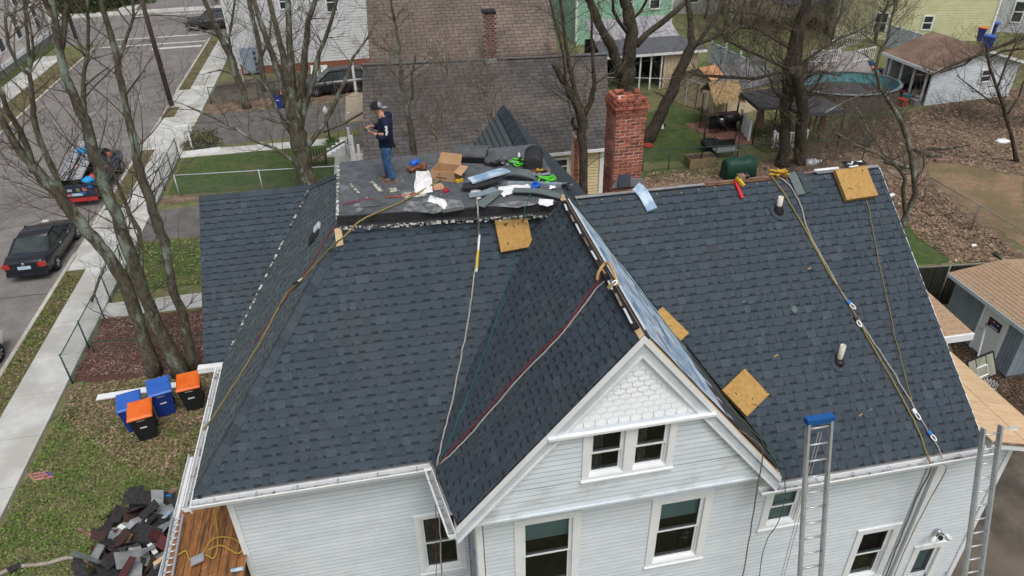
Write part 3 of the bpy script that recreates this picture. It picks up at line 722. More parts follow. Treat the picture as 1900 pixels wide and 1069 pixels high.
for (a, b) in ((30.5, 36.5), (44.6, 50.4), (52.5, 56.4)):
    m = MB(); m.box((-14.455, a, -.1), (-13.66, b, .07)); struct('driveway_apron', m, m_conc)
m = MB(); m.box((-28.8, 20, -.1), (-27.92, 74, .09)); struct('side_lawn', m, m_lawn)
m = MB(); m.box((-90, 84.3, -.1), (-15, 86.2, .10)); struct('far_pavement', m, m_conc)
m = MB(); m.box((-14.5, 84.3, -.1), (90, 86.2, .10)); struct('far_pavement', m, m_conc)
m = MB(); m.box((-90, 86.3, -.1), (-26.5, 130, .06)); struct('far_verge', m, m_verge)
m = MB(); m.box((-26.2, 86.5, -.1), (-24.4, 140, .10)); struct('far_pavement', m, m_conc)
# yards on the left
sheet('neighbour_driveway', [(-11.9, 52.9), (-1.0, 53.6), (0, 58.5), (-11.9, 58.0)], .012, m_asph3, .05, 3)
sheet('neighbour_driveway', [(-11.95, 44.2), (-.5, 45.4), (-.5, 50.8), (-11.95, 50.4)], .016, m_asph2, .03, 4)
sheet('leaf_strip', [(-11.9, 50.4), (-1.0, 50.9), (-1.0, 52.9), (-11.9, 52.9)], .020, m_leaf, .15, 5)
sheet('front_lawn', [(-11.7, 37.8), (-2.2, 37.0), (-2.5, 43.2), (-11.7, 42.8)], .012, m_lawn, .03, 6)
m = MB(); m.box((-12.0, 42.95, -.05), (-2.3, 44.0, .03)); struct('garden_path', m, m_conc)
m = MB(); m.box((-3.0, 36.8, -.05), (-1.7, 42.9, .03)); struct('garden_path', m, m_conc)
sheet('leaf_strip', gp((300,378),(395,372),(470,366),(640,352),(640,345),(300,366)), .010, m_leaf, .15, 15)
sheet('driveway', [(-12.0, 32.7), (-2, 32.5), (-2, 36.0), (-12.0, 36.0)], .014, m_asph2, .02, 7)
sheet('front_lawn', [(-12.0, 28.2), (-3.5, 27.9), (-3.5, 32.5), (-12.0, 32.6)], .010, m_lawn, .05, 8)
m = MB(); m.box((-12.0, 26.3, -.05), (-4, 27.4, .03), .85); struct('garden_path', m, m_conc)
sheet('mulch_bed', [(-11.9, 22.3), (-6.9, 21.6), (-4.5, 21.6), (-4.5, 26.2), (-11.9, 26.2)], .014, m_mulch, .12, 9)
sheet('leaf_patch', gp((140,712),(260,700),(400,690),(395,790),(300,800),(180,790),(120,760)), .012, m_leaf, .25, 10)
# right-hand yards
sheet('back_lawn', gp((1190,300),(1200,210),(1250,192),(1345,228),(1330,300)), .012, m_lawn, .12, 11)
sheet('back_lawn', gp((1190,345),(1195,318),(1330,300),(1335,345)), .014, m_lawn, .12, 12)
sheet('back_lawn', gp((1560,235),(1600,195),(1660,198),(1650,225),(1610,245)), .012, m_lawn, .2, 13)
sheet('back_lawn', gp((1305,60),(1350,62),(1430,130),(1415,140),(1330,95)), .012, m_lawn, .2, 14)
sheet('leaf_litter', gp((1200,322),(1480,290),(1560,235),(1720,200),(1900,160),(1900,345),(1720,320),(1900,470),(1900,485),(1700,492),(1620,360),(1640,330)), .010, m_leaf, .2, 16)
sheet('bare_soil', gp((1725,335),(1700,290),(1780,300),(1900,330),(1900,462)), .016, m_dirt, .15, 17)
sheet('back_lawn', gp((1700,492),(1660,430),(1690,418),(1730,440),(1760,488)), .018, m_lawn, .1, 18)
sheet('back_lawn', gp((1780,120),(1900,85),(1900,150),(1860,140)), .018, m_verge, .2, 19)
m_pat = mat('red_brick_paving', lin(.22,.115,.09), lin(.16,.09,.075), 5, .9, .3, 30)
sheet('mulch_yard', gp((1740,600),(1780,560),(1900,560),(1900,900),(1840,900),(1790,700)), .010, m_bmulch, .1, 20)
sheet('driveway', gp((1760,1100),(1790,930),(1840,860),(1900,835),(2300,800),(2300,1300),(1760,1300)), .014, m_asph3, .04, 21)
sheet('dirt_strip', gp((1190,330),(1480,320),(1480,352),(1200,358)), .016, m_leaf, .2, 22)

# ================================================================ surroundings: buildings
def roofmat(name, c1, c2, rows=.16, wdt=.35, c3=None):
    m = mat(name, c1, c2, 1.2, .95, c3=c3, scale3=.5); n = m.node_tree.nodes; l = m.node_tree.links; b = n['Principled BSDF']
    br = n.new('ShaderNodeTexBrick'); geo = n.new('ShaderNodeNewGeometry'); sx = n.new('ShaderNodeSeparateXYZ'); l.new(geo.outputs['Position'], sx.inputs[0])
    cb = n.new('ShaderNodeCombineXYZ'); l.new(sx.outputs[0], cb.inputs[0]); l.new(sx.outputs[1], cb.inputs[1]); l.new(cb.outputs[0], br.inputs[0])
    br.inputs['Scale'].default_value = 1; br.inputs['Brick Width'].default_value = wdt; br.inputs['Row Height'].default_value = rows; br.inputs['Mortar Size'].default_value = .022
    br.inputs['Color1'].default_value = (1.12, 1.12, 1.12, 1); br.inputs['Color2'].default_value = (.86, .86, .86, 1); br.inputs['Mortar'].default_value = (.45, .45, .45, 1)
    old = b.inputs['Base Color'].links[0].from_socket; x = n.new('ShaderNodeMix'); x.data_type = 'RGBA'; x.blend_type = 'MULTIPLY'; x.inputs[0].default_value = 1
    l.new(old, x.inputs[6]); l.new(br.outputs[0], x.inputs[7]); l.new(x.outputs[2], b.inputs['Base Color']); return m
def lapwall(mb, a, b, z0, z1, ex=.2, o=.03, th=.12):
    """clapboard wall a->b (2D), facing right of a->b; geometry of lapped boards"""
    a, b = Vector((a[0], a[1], 0)), Vector((b[0], b[1], 0)); d = (b-a).normalized(); n = Vector((d.y, -d.x, 0)); z = z0
    while z < z1-.01:
        ze = min(z+ex, z1); up = Vector((0, 0, 1))
        mb.hexa([a+n*o+up*z, b+n*o+up*z, b-n*th+up*z, a-n*th+up*z, a+n*.004+up*(ze-.03), b+n*.004+up*(ze-.03), b-n*th+up*ze, a-n*th+up*ze], 1.0)
        z = ze
def win2(par, p, d, w_, h_, mt=None, parts=('window', 'pane')):
    """simple sash window on a wall: p = bottom-left corner 3D, d = unit vector along the wall, outward = right of d"""
    p, d = Vector(p), Vector(d).normalized(); n = Vector((d.y, -d.x, 0)); up = Vector((0, 0, 1)); mt = mt or m_white
    f = MB(); t = .1
    for (u0, u1, v0, v1) in ((0, w_, 0, t), (0, w_, h_-t, h_), (0, t, t, h_-t), (w_-t, w_, t, h_-t), (t, w_-t, h_/2-.035, h_/2+.035)):
        f.obox(p+d*(u0+u1)/2+up*(v0+v1)/2+n*.05, d, n, up, (u1-u0)/2, .05, (v1-v0)/2)
    o = part('window', f, mt, par)
    for v0, v1 in ((t, h_/2-.035), (h_/2+.035, h_-t)):
        g = MB(); g.obox(p+d*w_/2+up*(v0+v1)/2+n*.05, d, n, up, w_/2-t, .02, (v1-v0)/2); part('pane', g, m_dglass, o)
    return o
m_roofb = roofmat('brown_asphalt_roof', lin(.125,.10,.088), lin(.16,.13,.112), .22, .5, c3=lin(.19,.15,.125))
m_roofg = roofmat('grey_brown_asphalt_roof', lin(.073,.068,.068), lin(.10,.092,.088), .24, .55, c3=lin(.12,.105,.095))
# ---- middle house
mh = thing('house', 'neighbouring house with a long brown and grey shingle roof behind the flat deck', 'house', (5, 36, 0))
eL, eR = G(672, 305, 3.0), G(1119, 288, 3.0); ey = (eL.y+eR.y)/2; ex0, ex1 = eL.x, 11.6
def mz(y): return 3.0+(y-ey)*(6.0-3.0)/(38-ey)
p = MB(); p.prism([(-1.15, ey, 3.0), (10.55, ey, 3.0), (12.3, 38, 5.6), (-.68, 38, 6.0)], (0, 0, -.15)); part('porch_roof', p, m_roofg, mh)
p = MB(); p.prism([(-.30, 38.0, 6.02), (9.6, 38.0, 5.85), (10.2, 44.5, 9.5), (0, 44.5, 9.6)], (0, 0, -.2)); part('roof', p, m_roofb, mh)
p = MB(); p.prism([(0, 44.51, 9.6), (10.2, 44.51, 9.5), (10.2, 51, 6.2), (0, 51, 6.2)], (0, 0, -.2)); part('roof', p, m_roofb, mh)
p = MB(); p.bar((-.68, 37.98, 6.03), (12.3, 37.98, 5.65), .25, .06); part('roof_flashing', p, mat('lead_flashing', lin(.13,.13,.13), lin(.17,.17,.17), 5, .6), mh)
m_yel = mat('pale_yellow_wall', lin(.62,.52,.30), lin(.68,.58,.36), 2, .7)
p = MB(); lapwall(p, (-.4, ey+.35), (10.3, ey+.35), 0, 2.8, .16); part('wall', p, m_yel, mh)
p = MB(); p.box((.1, ey+.6, 0), (10.2, 37.5, 2.7)); part('wall', p, m_yel, mh)
p = MB(); p.box((.2, 38.3, 0), (10.0, 50.5, 5.3)); part('wall', p, m_yel, mh)
p = MB(); p.box((10.2, ey+.25, 0), (10.5, ey+.55, 2.85)); part('corner_board', p, m_white, mh)
win2(mh, (AY(1038, 304, ey+.35).x-.9, ey+.35, 1.7), (1, 0, 0), 1.35, .9)
p = MB(); p.bar((-1.15, ey-.03, 2.93), (10.55, ey-.03, 2.93), .06, .14); part('fascia_board', p, m_white, mh)
v0 = AY(868, 8, 42.0); p = MB(); p.lathe((v0.x, v0.y, v0.z-.4), [(.14, 0), (.13, .3), (.06, .34), (.06, .8)], 10); part('vent_pipe', p, m_steel, mh)
c0 = AY(911, 130, 37.7)
chm = MB(); chm.box((c0.x-.25, 37.6, 5.2), (c0.x+.25, 38.1, 8.25)); part('chimney_core', chm, m_mortar, mh)
for r in range(20):
    zz = 5.85+r*.12
    for i in range(3):
        b_ = MB(); xo = (i-1)*.2+(.08 if r % 2 else -.03); b_.box((c0.x-.1+xo, 37.57, zz), (c0.x+.07+xo, 37.6, zz+.085)); part('brick', b_, mat('dark_brick', lin(.10,.055,.05), lin(.16,.09,.08), 9, .9, rnd=.4), mh)
p = MB(); p.box((c0.x-.33, 37.52, 8.2), (c0.x+.33, 38.18, 8.3)); part('chimney_cap', p, m_dark, mh)
p = MB(); p.box((c0.x-.3, 37.5, 5.75), (c0.x+.3, 37.62, 5.95)); part('chimney_flashing', p, m_steel, mh)
# white porch on its left side with railing and stairs
lx = -1.15
p = MB(); p.prism([(-2.0, ey+7, 2.9), (-.8, ey+7, 2.9), (-.8, ey+11, 3.2), (-1.9, ey+11, 3.2)], (0, 0, -.08)); part('side_porch_roof', p, mat('tan_roof', lin(.36,.3,.23), lin(.42,.36,.28), 4, .9), mh)
for (px, py, zz) in ((650, 235, 2.2), (668, 296, 1.9), (655, 130, 4.5)):
    q = G(px, py, zz); p = MB(); p.box((q.x-.07, q.y-.07, 0), (q.x+.07, q.y+.07, zz+.8)); part('porch_post', p, m_white, mh)
q0, q1 = G(647, 275, 1.2), G(668, 262, 1.2)
def railing(par, a, b, h, n, name='baluster', mt=None):
    a, b = Vector(a), Vector(b); mt = mt or m_white
    p = MB(); p.bar(a+Vector((0, 0, h)), b+Vector((0, 0, h)), .07, .06); part('top_rail', p, mt, par)
    p = MB(); p.bar(a+Vector((0, 0, .12)), b+Vector((0, 0, .12)), .05, .05); part('bottom_rail', p, mt, par)
    for i in range(n+1):
        c = a.lerp(b, i/n); p = MB(); p.bar(c, c+Vector((0, 0, h)), .035, .035, (1, 0, 0)); part(name, p, mt, par)
sp = thing('porch_stairs', 'white railed porch steps at the left side of the brown roofed house', 'stairs', (-2, 37, 0))
A0, A1 = AY(668, 288, 36.6), AY(682, 286, 36.6)
railing(sp, (-1.65, 37.0, .75), (-.5, 37.0, .75), .85, 8)
railing(sp, (-1.9, 38.5, .75), (-1.9, 41.5, 1.2), .9, 12)
p = MB(); p.box((-2.0, 37.0, .6), (-.3, 42, .74)); part('porch_floor', p, m_conc, sp)
for i in range(4):
    p = MB(); p.box((-2.6-.28*i, 41, 0), (-2.33-.28*i, 42, .62-.15*i)); part('step', p, m_white, sp)
for i in range(7):
    for s_ in (-1, 1):
        p = MB(); c = Vector((-1.5+i*.14, 36.97, .32)); p.bar(c+Vector((-.2*s_, 0, -.25)), c+Vector((.2*s_, 0, .25)), .03, .02, (0, 1, 0)); part('lattice_strip', p, m_white, sp)
for (a, b) in (((-1.9, 38.5, 0), (-1.9, 38.5, 2.6)), ((-1.9, 41.5, 0), (-1.9, 41.5, 2.8)), ((-1.7, 37.0, 0), (-1.7, 37.0, 2.7))):
    p = MB(); p.bar(a, b, .12, .12, (1, 0, 0)); part('post', p, m_white, sp)
# small brick stack by the middle house (behind the pollard tree)
bs = thing('chimney', 'narrow brick chimney with metal cap beside the grey roof and the pollarded tree', 'chimney', (10.0, 31.5, 0))
q = AY(1072, 345, 30.4); q.z = 0; qt = AY(1068, 250, q.y)
p = MB(); p.box((q.x-.28, q.y-.2, 0), (q.x+.22, q.y+.3, qt.z)); part('mortar_core', p, m_mortar, bs)
nb = 0; zz = .05
while zz < qt.z-.1 and nb < 200:
    for i in range(2):
        b_ = MB(); b_.box((q.x-.29+i*.25+(.03 if (nb//2) % 2 else 0), q.y-.23, zz), (q.x-.29+i*.25+.22, q.y-.2, zz+.09)); part('brick', b_, m_brick, bs); nb += 1
    zz += .115
p = MB(); p.lathe((q.x, q.y, qt.z), [(.16, 0), (.16, .25), (.24, .26), (.05, .4)], 10); part('flue_cap', p, m_steel, bs)

def house_box(name, label, corners, z1, mt, windows=(), skirt=None, ex=.2, walls=(0,), z0=.0):
    """corners: 2D list counter-clockwise; walls with index in walls get lapped boards"""
    t = thing(name, label, name if name in ('house', 'garage', 'shed') else 'house', (sum(c[0] for c in corners)/len(corners), sum(c[1] for c in corners)/len(corners), 0))
    n = len(corners); m = MB()
    m.prism([(c[0], c[1], z0) for c in corners][::-1], (0, 0, z1-z0)); part('wall', m, mt, t)
    for i in walls:
        m = MB(); lapwall(m, corners[i], corners[(i+1) % n], z0+(.6 if skirt else 0), z1, ex, .035, .0); part('cladding', m, mt, t, 'stuff')
        if skirt:
            a, b = Vector(corners[i]), Vector(corners[(i+1) % n]); d = (b-a).normalized(); nn = Vector((d.y, -d.x)); m = MB()
            m.prism([(a.x+nn.x*.05, a.y+nn.y*.05, 0), (b.x+nn.x*.05, b.y+nn.y*.05, 0), (b.x+nn.x*.05, b.y+nn.y*.05, .6), (a.x+nn.x*.05, a.y+nn.y*.05, .6)], (-nn.x*.05, -nn.y*.05, 0)); part('foundation', m, skirt, t)
        a = corners[i]; d3 = Vector((corners[(i+1) % n][0]-a[0], corners[(i+1) % n][1]-a[1], 0)).normalized(); nn = Vector((d3.y, -d3.x, 0))
        for c in (corners[i], corners[(i+1) % n]):
            m = MB(); m.box((c[0]-.08, c[1]-.08, z0+.3), (c[0]+.08, c[1]+.08, z1)); part('corner_board', m, m_white, t)
    for (wi, u, v, ww, hh) in windows:
        a = Vector(corners[wi]); b = Vector(corners[(wi+1) % n]); d = (b-a).normalized()
        win2(t, (a.x+d.x*u, a.y+d.y*u, v), (d.x, d.y, 0), ww, hh)
    return t
# top-left house facing the street (wall on X = -28.85)
m_beige = mat('pinkish_beige_siding', lin(.66,.60,.58), lin(.71,.65,.63), 1.5, .7, tone=True)
m_stone = mat('grey_foundation', lin(.33,.33,.32), lin(.2,.2,.2), 3, .9)
TLW = []
for (xa, ya, xb, yb) in ((5,100,25,66),(37,75,50,40),(72,57,84,22),(28,14,42,-20)):
    p_, q_ = AX(xa, ya, -28.7), AX(xb, yb, -28.7); TLW.append((0, min(p_.y, q_.y)-40-.1, p_.z, 1.15, 2.1))
h = house_box('house', 'pinkish beige clapboard house across the street in the top left corner', [(-28.85, 40), (-28.85, 75.5), (-42, 75.5), (-42, 40)][::1], 8.5, m_beige, TLW, m_stone, walls=(0,))
m = MB(); m.box((-28.84, 40, .62), (-28.72, 75.5, .95)); part('sill_board', m, m_white, h)
# white house beyond the driveways
h = house_box('house', 'white sided house with red brick footing behind the multi-stem tree', [(-10.6, 59.4), (1.5, 59.4), (1.5, 70), (-10.6, 70)], 8.5, mat('white_siding_far', lin(.56,.58,.59), lin(.62,.64,.65), 1.2, .7, tone=True), [(0, 7.4, 4.2, .9, 1.5), (0, 4.0, 4.6, .8, 1.2)], mat('red_brick_footing', lin(.22,.08,.055), lin(.28,.11,.08), 5, .9), walls=(0,))
q = AY(467, 105, 59.25); m = MB(); m.box((q.x-.8, 59.05, q.z-1.2), (q.x+.6, 59.3, q.z+.7)); o = part('meter_board', m, mat('blue_grey_board', lin(.25,.32,.4), lin(.3,.36,.44), 3, .7), h)
for i in range(4):
    m = MB(); m.lathe((q.x+.25, 59.04, q.z-.9+i*.42), [(.11, 0), (.11, .1), (.06, .13)], 8, axis=(0, -1, 0)); part('electricity_meter', m, m_dglass, o)
# green house
m_green = mat('mint_green_siding', lin(.27,.50,.37), lin(.31,.55,.41), 1.5, .7, tone=True)
h = house_box('house', 'mint green clapboard house behind the grey roofed garage at the top', [(16.9, 61), (25.3, 61), (25.3, 72), (16.9, 72)], 8, m_green, [(0, 3.9, 2.4, 1.0, 1.7), (0, 6.3, 2.5, 1.0, 1.6), (0, 3.0, .3, .9, 1.2)], walls=(0,), ex=.24)
# yellow house
m_yl = mat('pale_lime_siding', lin(.55,.56,.33), lin(.61,.62,.38), 1.2, .7, tone=True)
h = house_box('house', 'pale yellow green house with white windows at the top right', [(38.6, 57.2), (50.1, 53.2), (54, 63), (42, 67)], 7.5, m_yl, [(0, 2.9, .5, 1.1, 1.7), (0, 6.7, .8, .85, 1.2), (0, 3.2, 3.2, 1.1, 1.6)], walls=(0,), ex=.2)
h = house_box('house', 'pale grey sided house in the top right corner', [(51.5, 56.5), (60, 51.5), (64, 60), (55, 64)], 7.5, mat('grey_siding_far', lin(.42,.45,.48), lin(.48,.51,.54), 1.2, .7, tone=True), [(0, 2.4, .8, .9, 1.8), (0, 5.7, .5, .9, 1.9)], walls=(0,), ex=.2)
# background houses behind the bare trees
h = house_box('house', 'cream house with a dark red roof half hidden by bare branches', [(33.5, 66.5), (42.5, 64.5), (44, 74), (35, 76)], 4.0, mat('cream_siding', lin(.55,.5,.36), lin(.6,.56,.42), 1.2, .7, tone=True), [(0, 1.5, .8, 1, 1.6), (0, 5, .8, 1, 1.6)], walls=(0,))
m = MB(); m.prism([(33, 66, 4.0), (43, 63.8, 4.0), (44, 68.5, 6.4), (34, 70.8, 6.4)], (0, 0, -.15)); part('roof', m, mat('dark_red_roof', lin(.16,.04,.04), lin(.2,.06,.05), 2, .9), h)
h = house_box('house', 'grey house with blue grey porch roof behind the bare trees', [(26.8, 70), (33, 68.5), (34, 77), (28, 79)], 6, mat('dull_grey_wall', lin(.40,.40,.40), lin(.46,.46,.46), 1, .7), [(0, 1, 1, 1, 1.6), (0, 3.6, 1, 1, 1.6)], walls=(0,))
m = MB(); m.prism([(34.5, 60.5, 2.4), (41, 59.2, 2.4), (41.5, 62.5, 3.1), (35, 63.8, 3.1)], (0, 0, -.12)); pr = single('porch_canopy', m, mat('slate_roof', lin(.10,.10,.12), lin(.14,.14,.16), 2, .9), 'dark grey flat porch roof in front of the cream house', 'canopy')
# garage with grey metal roof (beside the green house)
gar = thing('garage', 'beige garage with grey metal roof and open carport bay', 'garage', (20, 49, 0))
m_beig = mat('beige_boards', lin(.58,.48,.33), lin(.64,.54,.38), 2, .8, c3=lin(.3,.25,.17), scale3=1.1, thr3=(.55, .75))
a0, a1 = G(1140, 98, 2.6), G(1322, 97, 2.6); gy = a0.y*.5+a1.y*.5
m = MB(); m.prism([(a0.x-1.2, gy, 2.6), (a1.x, gy, 2.6), (a1.x-1.2, gy+2.3, 3.05), (a0.x-1, gy+2.3, 3.05)], (0, 0, -.1)); part('roof_lower_slope', m, mat('dark_grey_metal', lin(.085,.09,.10), lin(.11,.115,.125), 3, .6), gar)
for i in range(9):
    x0 = a0.x-1+(a1.x-.2-a0.x)*i/9; x1 = a0.x-1+(a1.x-.2-a0.x)*(i+1)/9-.02
    m = MB(); m.prism([(x0, gy+2.31, 3.08), (x1, gy+2.31, 3.08), (x1, gy+5.0, 3.9), (x0, gy+5.0, 3.9)], (0, 0, -.06)); part('roof_panel', m, mat('pale_grey_metal', lin(.28,.28,.30), lin(.36,.36,.38), 3, .5, rnd=.12), gar)
m = MB(); m.bar((a0.x-1.2, gy-.02, 2.5), (a1.x, gy-.02, 2.5), .06, .16); part('fascia_board', m, m_white, gar)
wx0 = AY(1233, 110, gy+.3).x
for i in range(10):
    x0 = wx0+(a1.x-.5-wx0)*i/10; x1 = wx0+(a1.x-.5-wx0)*(i+1)/10-.02
    m = MB(); m.box((x0, gy+.3, 0), (x1, gy+.36, 2.45)); part('board', m, m_beig, gar)
m = MB(); m.box((wx0, gy+.37, 0), (a1.x-.5, gy+4.8, 2.4)); m.box((a0.x-1, gy+4.5, 0), (a1.x-.5, gy+4.8, 2.6)); part('back_wall', m, m_dark, gar)
for i in range(5):
    x = a0.x+.2+(wx0-a0.x-.4)*i/4; m = MB(); m.box((x-.05, gy+.2, 0), (x+.05, gy+.3, 2.45)); part('post', m, m_white, gar)
# beige shed with white framed door
sh_ = thing('shed', 'weathered beige garden shed with white framed door and patched grey roof', 'shed', (20.6, 44, 0))
A = G(1247, 186); B = G(1336, 222); ab = (B-A).normalized(); nn = Vector((-ab.y, ab.x, 0))  # into the shed
if nn.x < 0: nn = -nn
W_ = (B-A).length; up = Vector((0, 0, 1)); Hs = 1.75; Rg = 2.65; Ln = 5.0
for i in range(9):
    u0, u1 = W_*i/9, W_*(i+1)/9-.02
    def hz(u): return Hs+(Rg-Hs)*(1-abs(u-W_/2)/(W_/2))
    m = MB(); um = W_/2
    poly = [A+ab*u0, A+ab*u1, A+ab*u1+up*hz(u1), A+ab*u0+up*hz(u0)]
    if u0 < um < u1: poly.insert(3, A+ab*um+up*Rg)
    m.prism(poly, nn*.05); part('board', m, m_beig, sh_)
m = MB(); m.prism([A+nn*.06, B+nn*.06, B+nn*.06+up*Hs, A+ab*W_/2+nn*.06+up*(Rg-.05), A+nn*.06+up*Hs], nn*(Ln-.1)); part('wall', m, m_beig, sh_)
m = MB(); M0 = A+ab*W_/2+up*Rg; E0 = B+ab*.2+up*(Hs-.1); m.prism([M0-nn*.15, E0-nn*.15, E0+nn*Ln, M0+nn*Ln], up*.08); part('roof', m, mat('grey_shed_roof', lin(.075,.078,.082), lin(.11,.11,.115), 3, .9, c3=lin(.16,.16,.16), scale3=1), sh_)
m = MB(); E1 = A-ab*.2+up*(Hs-.1); m.prism([M0-nn*.15, E1-nn*.15, E1+nn*Ln, M0+nn*Ln], up*.08); part('roof', m, MATS['grey_shed_roof'], sh_)
m = MB(); Q0 = M0-nn*.14+up*.09; Q1 = M0.lerp(E0, .5)-nn*.14+up*.09; m.prism([Q0, Q1, Q1+nn*1.3, Q0+nn*1.4], up*.015); part('roof_patch', m, mat('orange_wood_patch', lin(.42,.20,.09), lin(.5,.27,.14), 4, .9), sh_)
dr = MB(); d0, d1 = W_*.30, W_*.72
dr.prism([A+ab*d0-nn*.04+up*.08, A+ab*d1-nn*.04+up*.08, A+ab*d1-nn*.04+up*1.75, A+ab*d0-nn*.04+up*1.75], nn*.03); do = part('door', dr, m_beig, sh_)
for a_, b_ in (((d0, .05), (d0, 1.8)), ((d1, .05), (d1, 1.8)), ((d0, 1.8), (d1, 1.8)), (((d0+d1)/2, .08), ((d0+d1)/2, 1.72))):
    m = MB(); m.bar(A+ab*a_[0]-nn*.06+up*a_[1], A+ab*b_[0]-nn*.06+up*b_[1], .1 if a_[0] != (d0+d1)/2 else .03, .03, tuple(nn)); part('door_frame' if a_[0] != (d0+d1)/2 else 'door_bar', m, m_white if a_[0] != (d0+d1)/2 else m_dark, do)
# white garage with brown roof at the right
wg = thing('garage', 'white garage with faded brown roof and open cluttered bay', 'garage', (36, 41, 0))
a, b = G(1712, 192), G(1866, 200); 
P0, P1, P2, P3 = G(1714, 196), G(1870, 178), None, None
r0, r1, r2, r3 = G(1625, 113, 2.3), G(1706, 148, 2.3), G(1828, 113, 2.3), G(1722, 82, 2.9)
dv = (Vector((P1.x-P0.x, P1.y-P0.y, 0))); dn = dv.normalized(); inn = Vector((-dn.y, dn.x, 0))
Wd = dv.length; bk = (Vector((r0.x-r1.x, r0.y-r1.y, 0))).length
# gable front faces the camera: r1 left eave corner, gable end P0-P1
h0 = 2.3; hr = 3.3
m = MB(); m.prism([P0, P1, P1+up*h0, P0+dv*.5+up*hr, P0+up*h0], inn*.1); part('wall', m, m_side, wg)
m = MB(); lapwall(m, (P0.x, P0.y), (P1.x, P1.y), 0, h0, .2, .03, 0); part('cladding', m, m_side, wg, 'stuff')
m = MB(); m.prism([P1+inn*.1, P1+inn*bk, P1+inn*bk+up*h0, P1+inn*.1+up*h0], -dn*.1); m.prism([P0+inn*bk, P1+inn*bk, P1+inn*bk+up*h0, P0+dv*.5+inn*bk+up*hr, P0+inn*bk+up*h0], inn*.1); part('back_wall', m, m_side, wg)
m_brf = mat('faded_brown_roof', lin(.19,.115,.085), lin(.15,.10,.08), 1.5, .95, .3, 30, c3=lin(.23,.16,.12), scale3=.6)
for s_ in (0, 1):
    ea = P0-dn*.35 if s_ == 0 else P1+dn*.35; rg = P0+dv*.5
    m = MB(); po_ = [ea-inn*.3+up*(h0-.1), rg-inn*.3+up*(hr+.06), rg+inn*(bk+.3)+up*(hr+.06), ea+inn*(bk+.3)+up*(h0-.1)]
    m.prism(po_, up*.08); part('roof', m, m_brf, wg)
m = MB(); e_ = P0-dn*.37-inn*.3+up*(h0-.07); m.bar(e_, e_+inn*(bk+.6), .05, .2); part('fascia_board', m, m_white, wg)
for s_, ee in ((0, P0-dn*.35), (1, P1+dn*.35)):
    m = MB(); m.bar(ee-inn*.33+up*(h0-.08), P0+dv*.5-inn*.33+up*(hr+.07), .04, .16); part('rake_board', m, m_white, wg)
win2(wg, tuple(P0+dn*(Wd*.56)+up*1.15), dn, .9, .9)
for k in range(4):
    c = P0+inn*(bk*(.1+.27*k)); m = MB(); m.box((c.x-.06, c.y-.06, 0), (c.x+.06, c.y+.06, h0-.1)); part('post', m, m_white, wg)
rn = random.Random(77)
cl = [('blue', lin(.03,.08,.3)), ('white', lin(.6,.6,.6)), ('grey', lin(.2,.2,.22)), ('black', lin(.03,.03,.03)), ('tan', lin(.4,.3,.2)), ('teal', lin(.1,.3,.33)), ('red', lin(.35,.05,.04))]
def clutter_item(p, nm, c, s_, kind, where, rot=None):
    lab = {'crate': 'storage crate', 'bucket': 'plastic bucket', 'tarp': 'crumpled tarp', 'bag': 'stuffed bag'}[kind]
    mt = mat(nm+'_plastic', c, None, rough=.5); m = MB(); p = Vector(p)
    a = rn.uniform(0, 3.1) if rot is None else rot
    if kind == 'crate':
        m.obox(p+up*s_*.4, (math.cos(a), math.sin(a), 0), (-math.sin(a), math.cos(a), 0), (0, 0, 1), s_*.6, s_*.42, s_*.4); m.obox(p+up*s_*.84, (math.cos(a), math.sin(a), 0), (-math.sin(a), math.cos(a), 0), (0, 0, 1), s_*.65, s_*.47, s_*.05)
    elif kind == 'bucket': m.lathe(p, [(s_*.32, 0), (s_*.42, s_*.85), (s_*.46, s_*.86), (s_*.46, s_*.95), (s_*.36, s_*.9)], 10)
    elif kind == 'tarp': m.ball(p+up*s_*.2, s_, (1, .8, .45), 12, 7, 1, .22, rn)
    else: m.ball(p+up*s_*.4, s_*.6, (1, .8, 1), 10, 6, 1, .15, rn)
    return single({'crate': 'storage_crate', 'bucket': 'bucket', 'tarp': 'tarp', 'bag': 'sack'}[kind], m, mt, '%s %s %s' % (nm, lab, where), {'crate': 'crate', 'bucket': 'bucket', 'tarp': 'tarp', 'bag': 'bag'}[kind], 'clutter '+where)
for i in range(34):
    nm, c = cl[i % 7]; q = P0+inn*(bk*rn.uniform(.05, .95))+dn*rn.uniform(-1.5, 1.6); clutter_item(q, nm, c, rn.uniform(.35, .6), ('crate', 'bucket', 'bag')[i % 3], 'in the open bay of the white garage')
# pool
pl = thing('pool', 'oval above-ground pool with teal rim and dark cover beside the white garage', 'pool', tuple(G(1570, 185)))
pc = G(1566, 188, 0); a, b = 3.4, 2.5
m = MB(); N = 40; top = 1.25; ang = -.10
def el(k, aa, bb, z): t = 2*math.pi*k/N; x, y = rot2(aa*math.cos(t), bb*math.sin(t), ang); return (pc.x+x, pc.y+y, z)
for k in range(N):
    m.face((el(k+1, a-.06, b-.06, .3), el(k, a-.06, b-.06, .3), el(k, a-.06, b-.06, top), el(k+1, a-.06, b-.06, top)), 1, True)
part('pool_wall', m, mat('teal_pool_liner', lin(.10,.30,.33), lin(.16,.40,.42), 2, .5), pl)
m = MB()
for k in range(N): m.face((el(k, a, b, 0), el(k+1, a, b, 0), el(k+1, a, b, top), el(k, a, b, top)), 1, True)
part('outer_wall', m, mat('dark_pool_wall', lin(.09,.07,.06), lin(.13,.11,.10), 2, .8), pl)
m = MB()
for k in range(N): m.face((el(k, a+.1, b+.1, top), el(k+1, a+.1, b+.1, top), el(k+1, a-.12, b-.12, top+.02), el(k, a-.12, b-.12, top+.02)), 1, True)
part('rim', m, mat('dark_rim', lin(.10,.12,.13), lin(.2,.24,.25), 3, .5), pl)
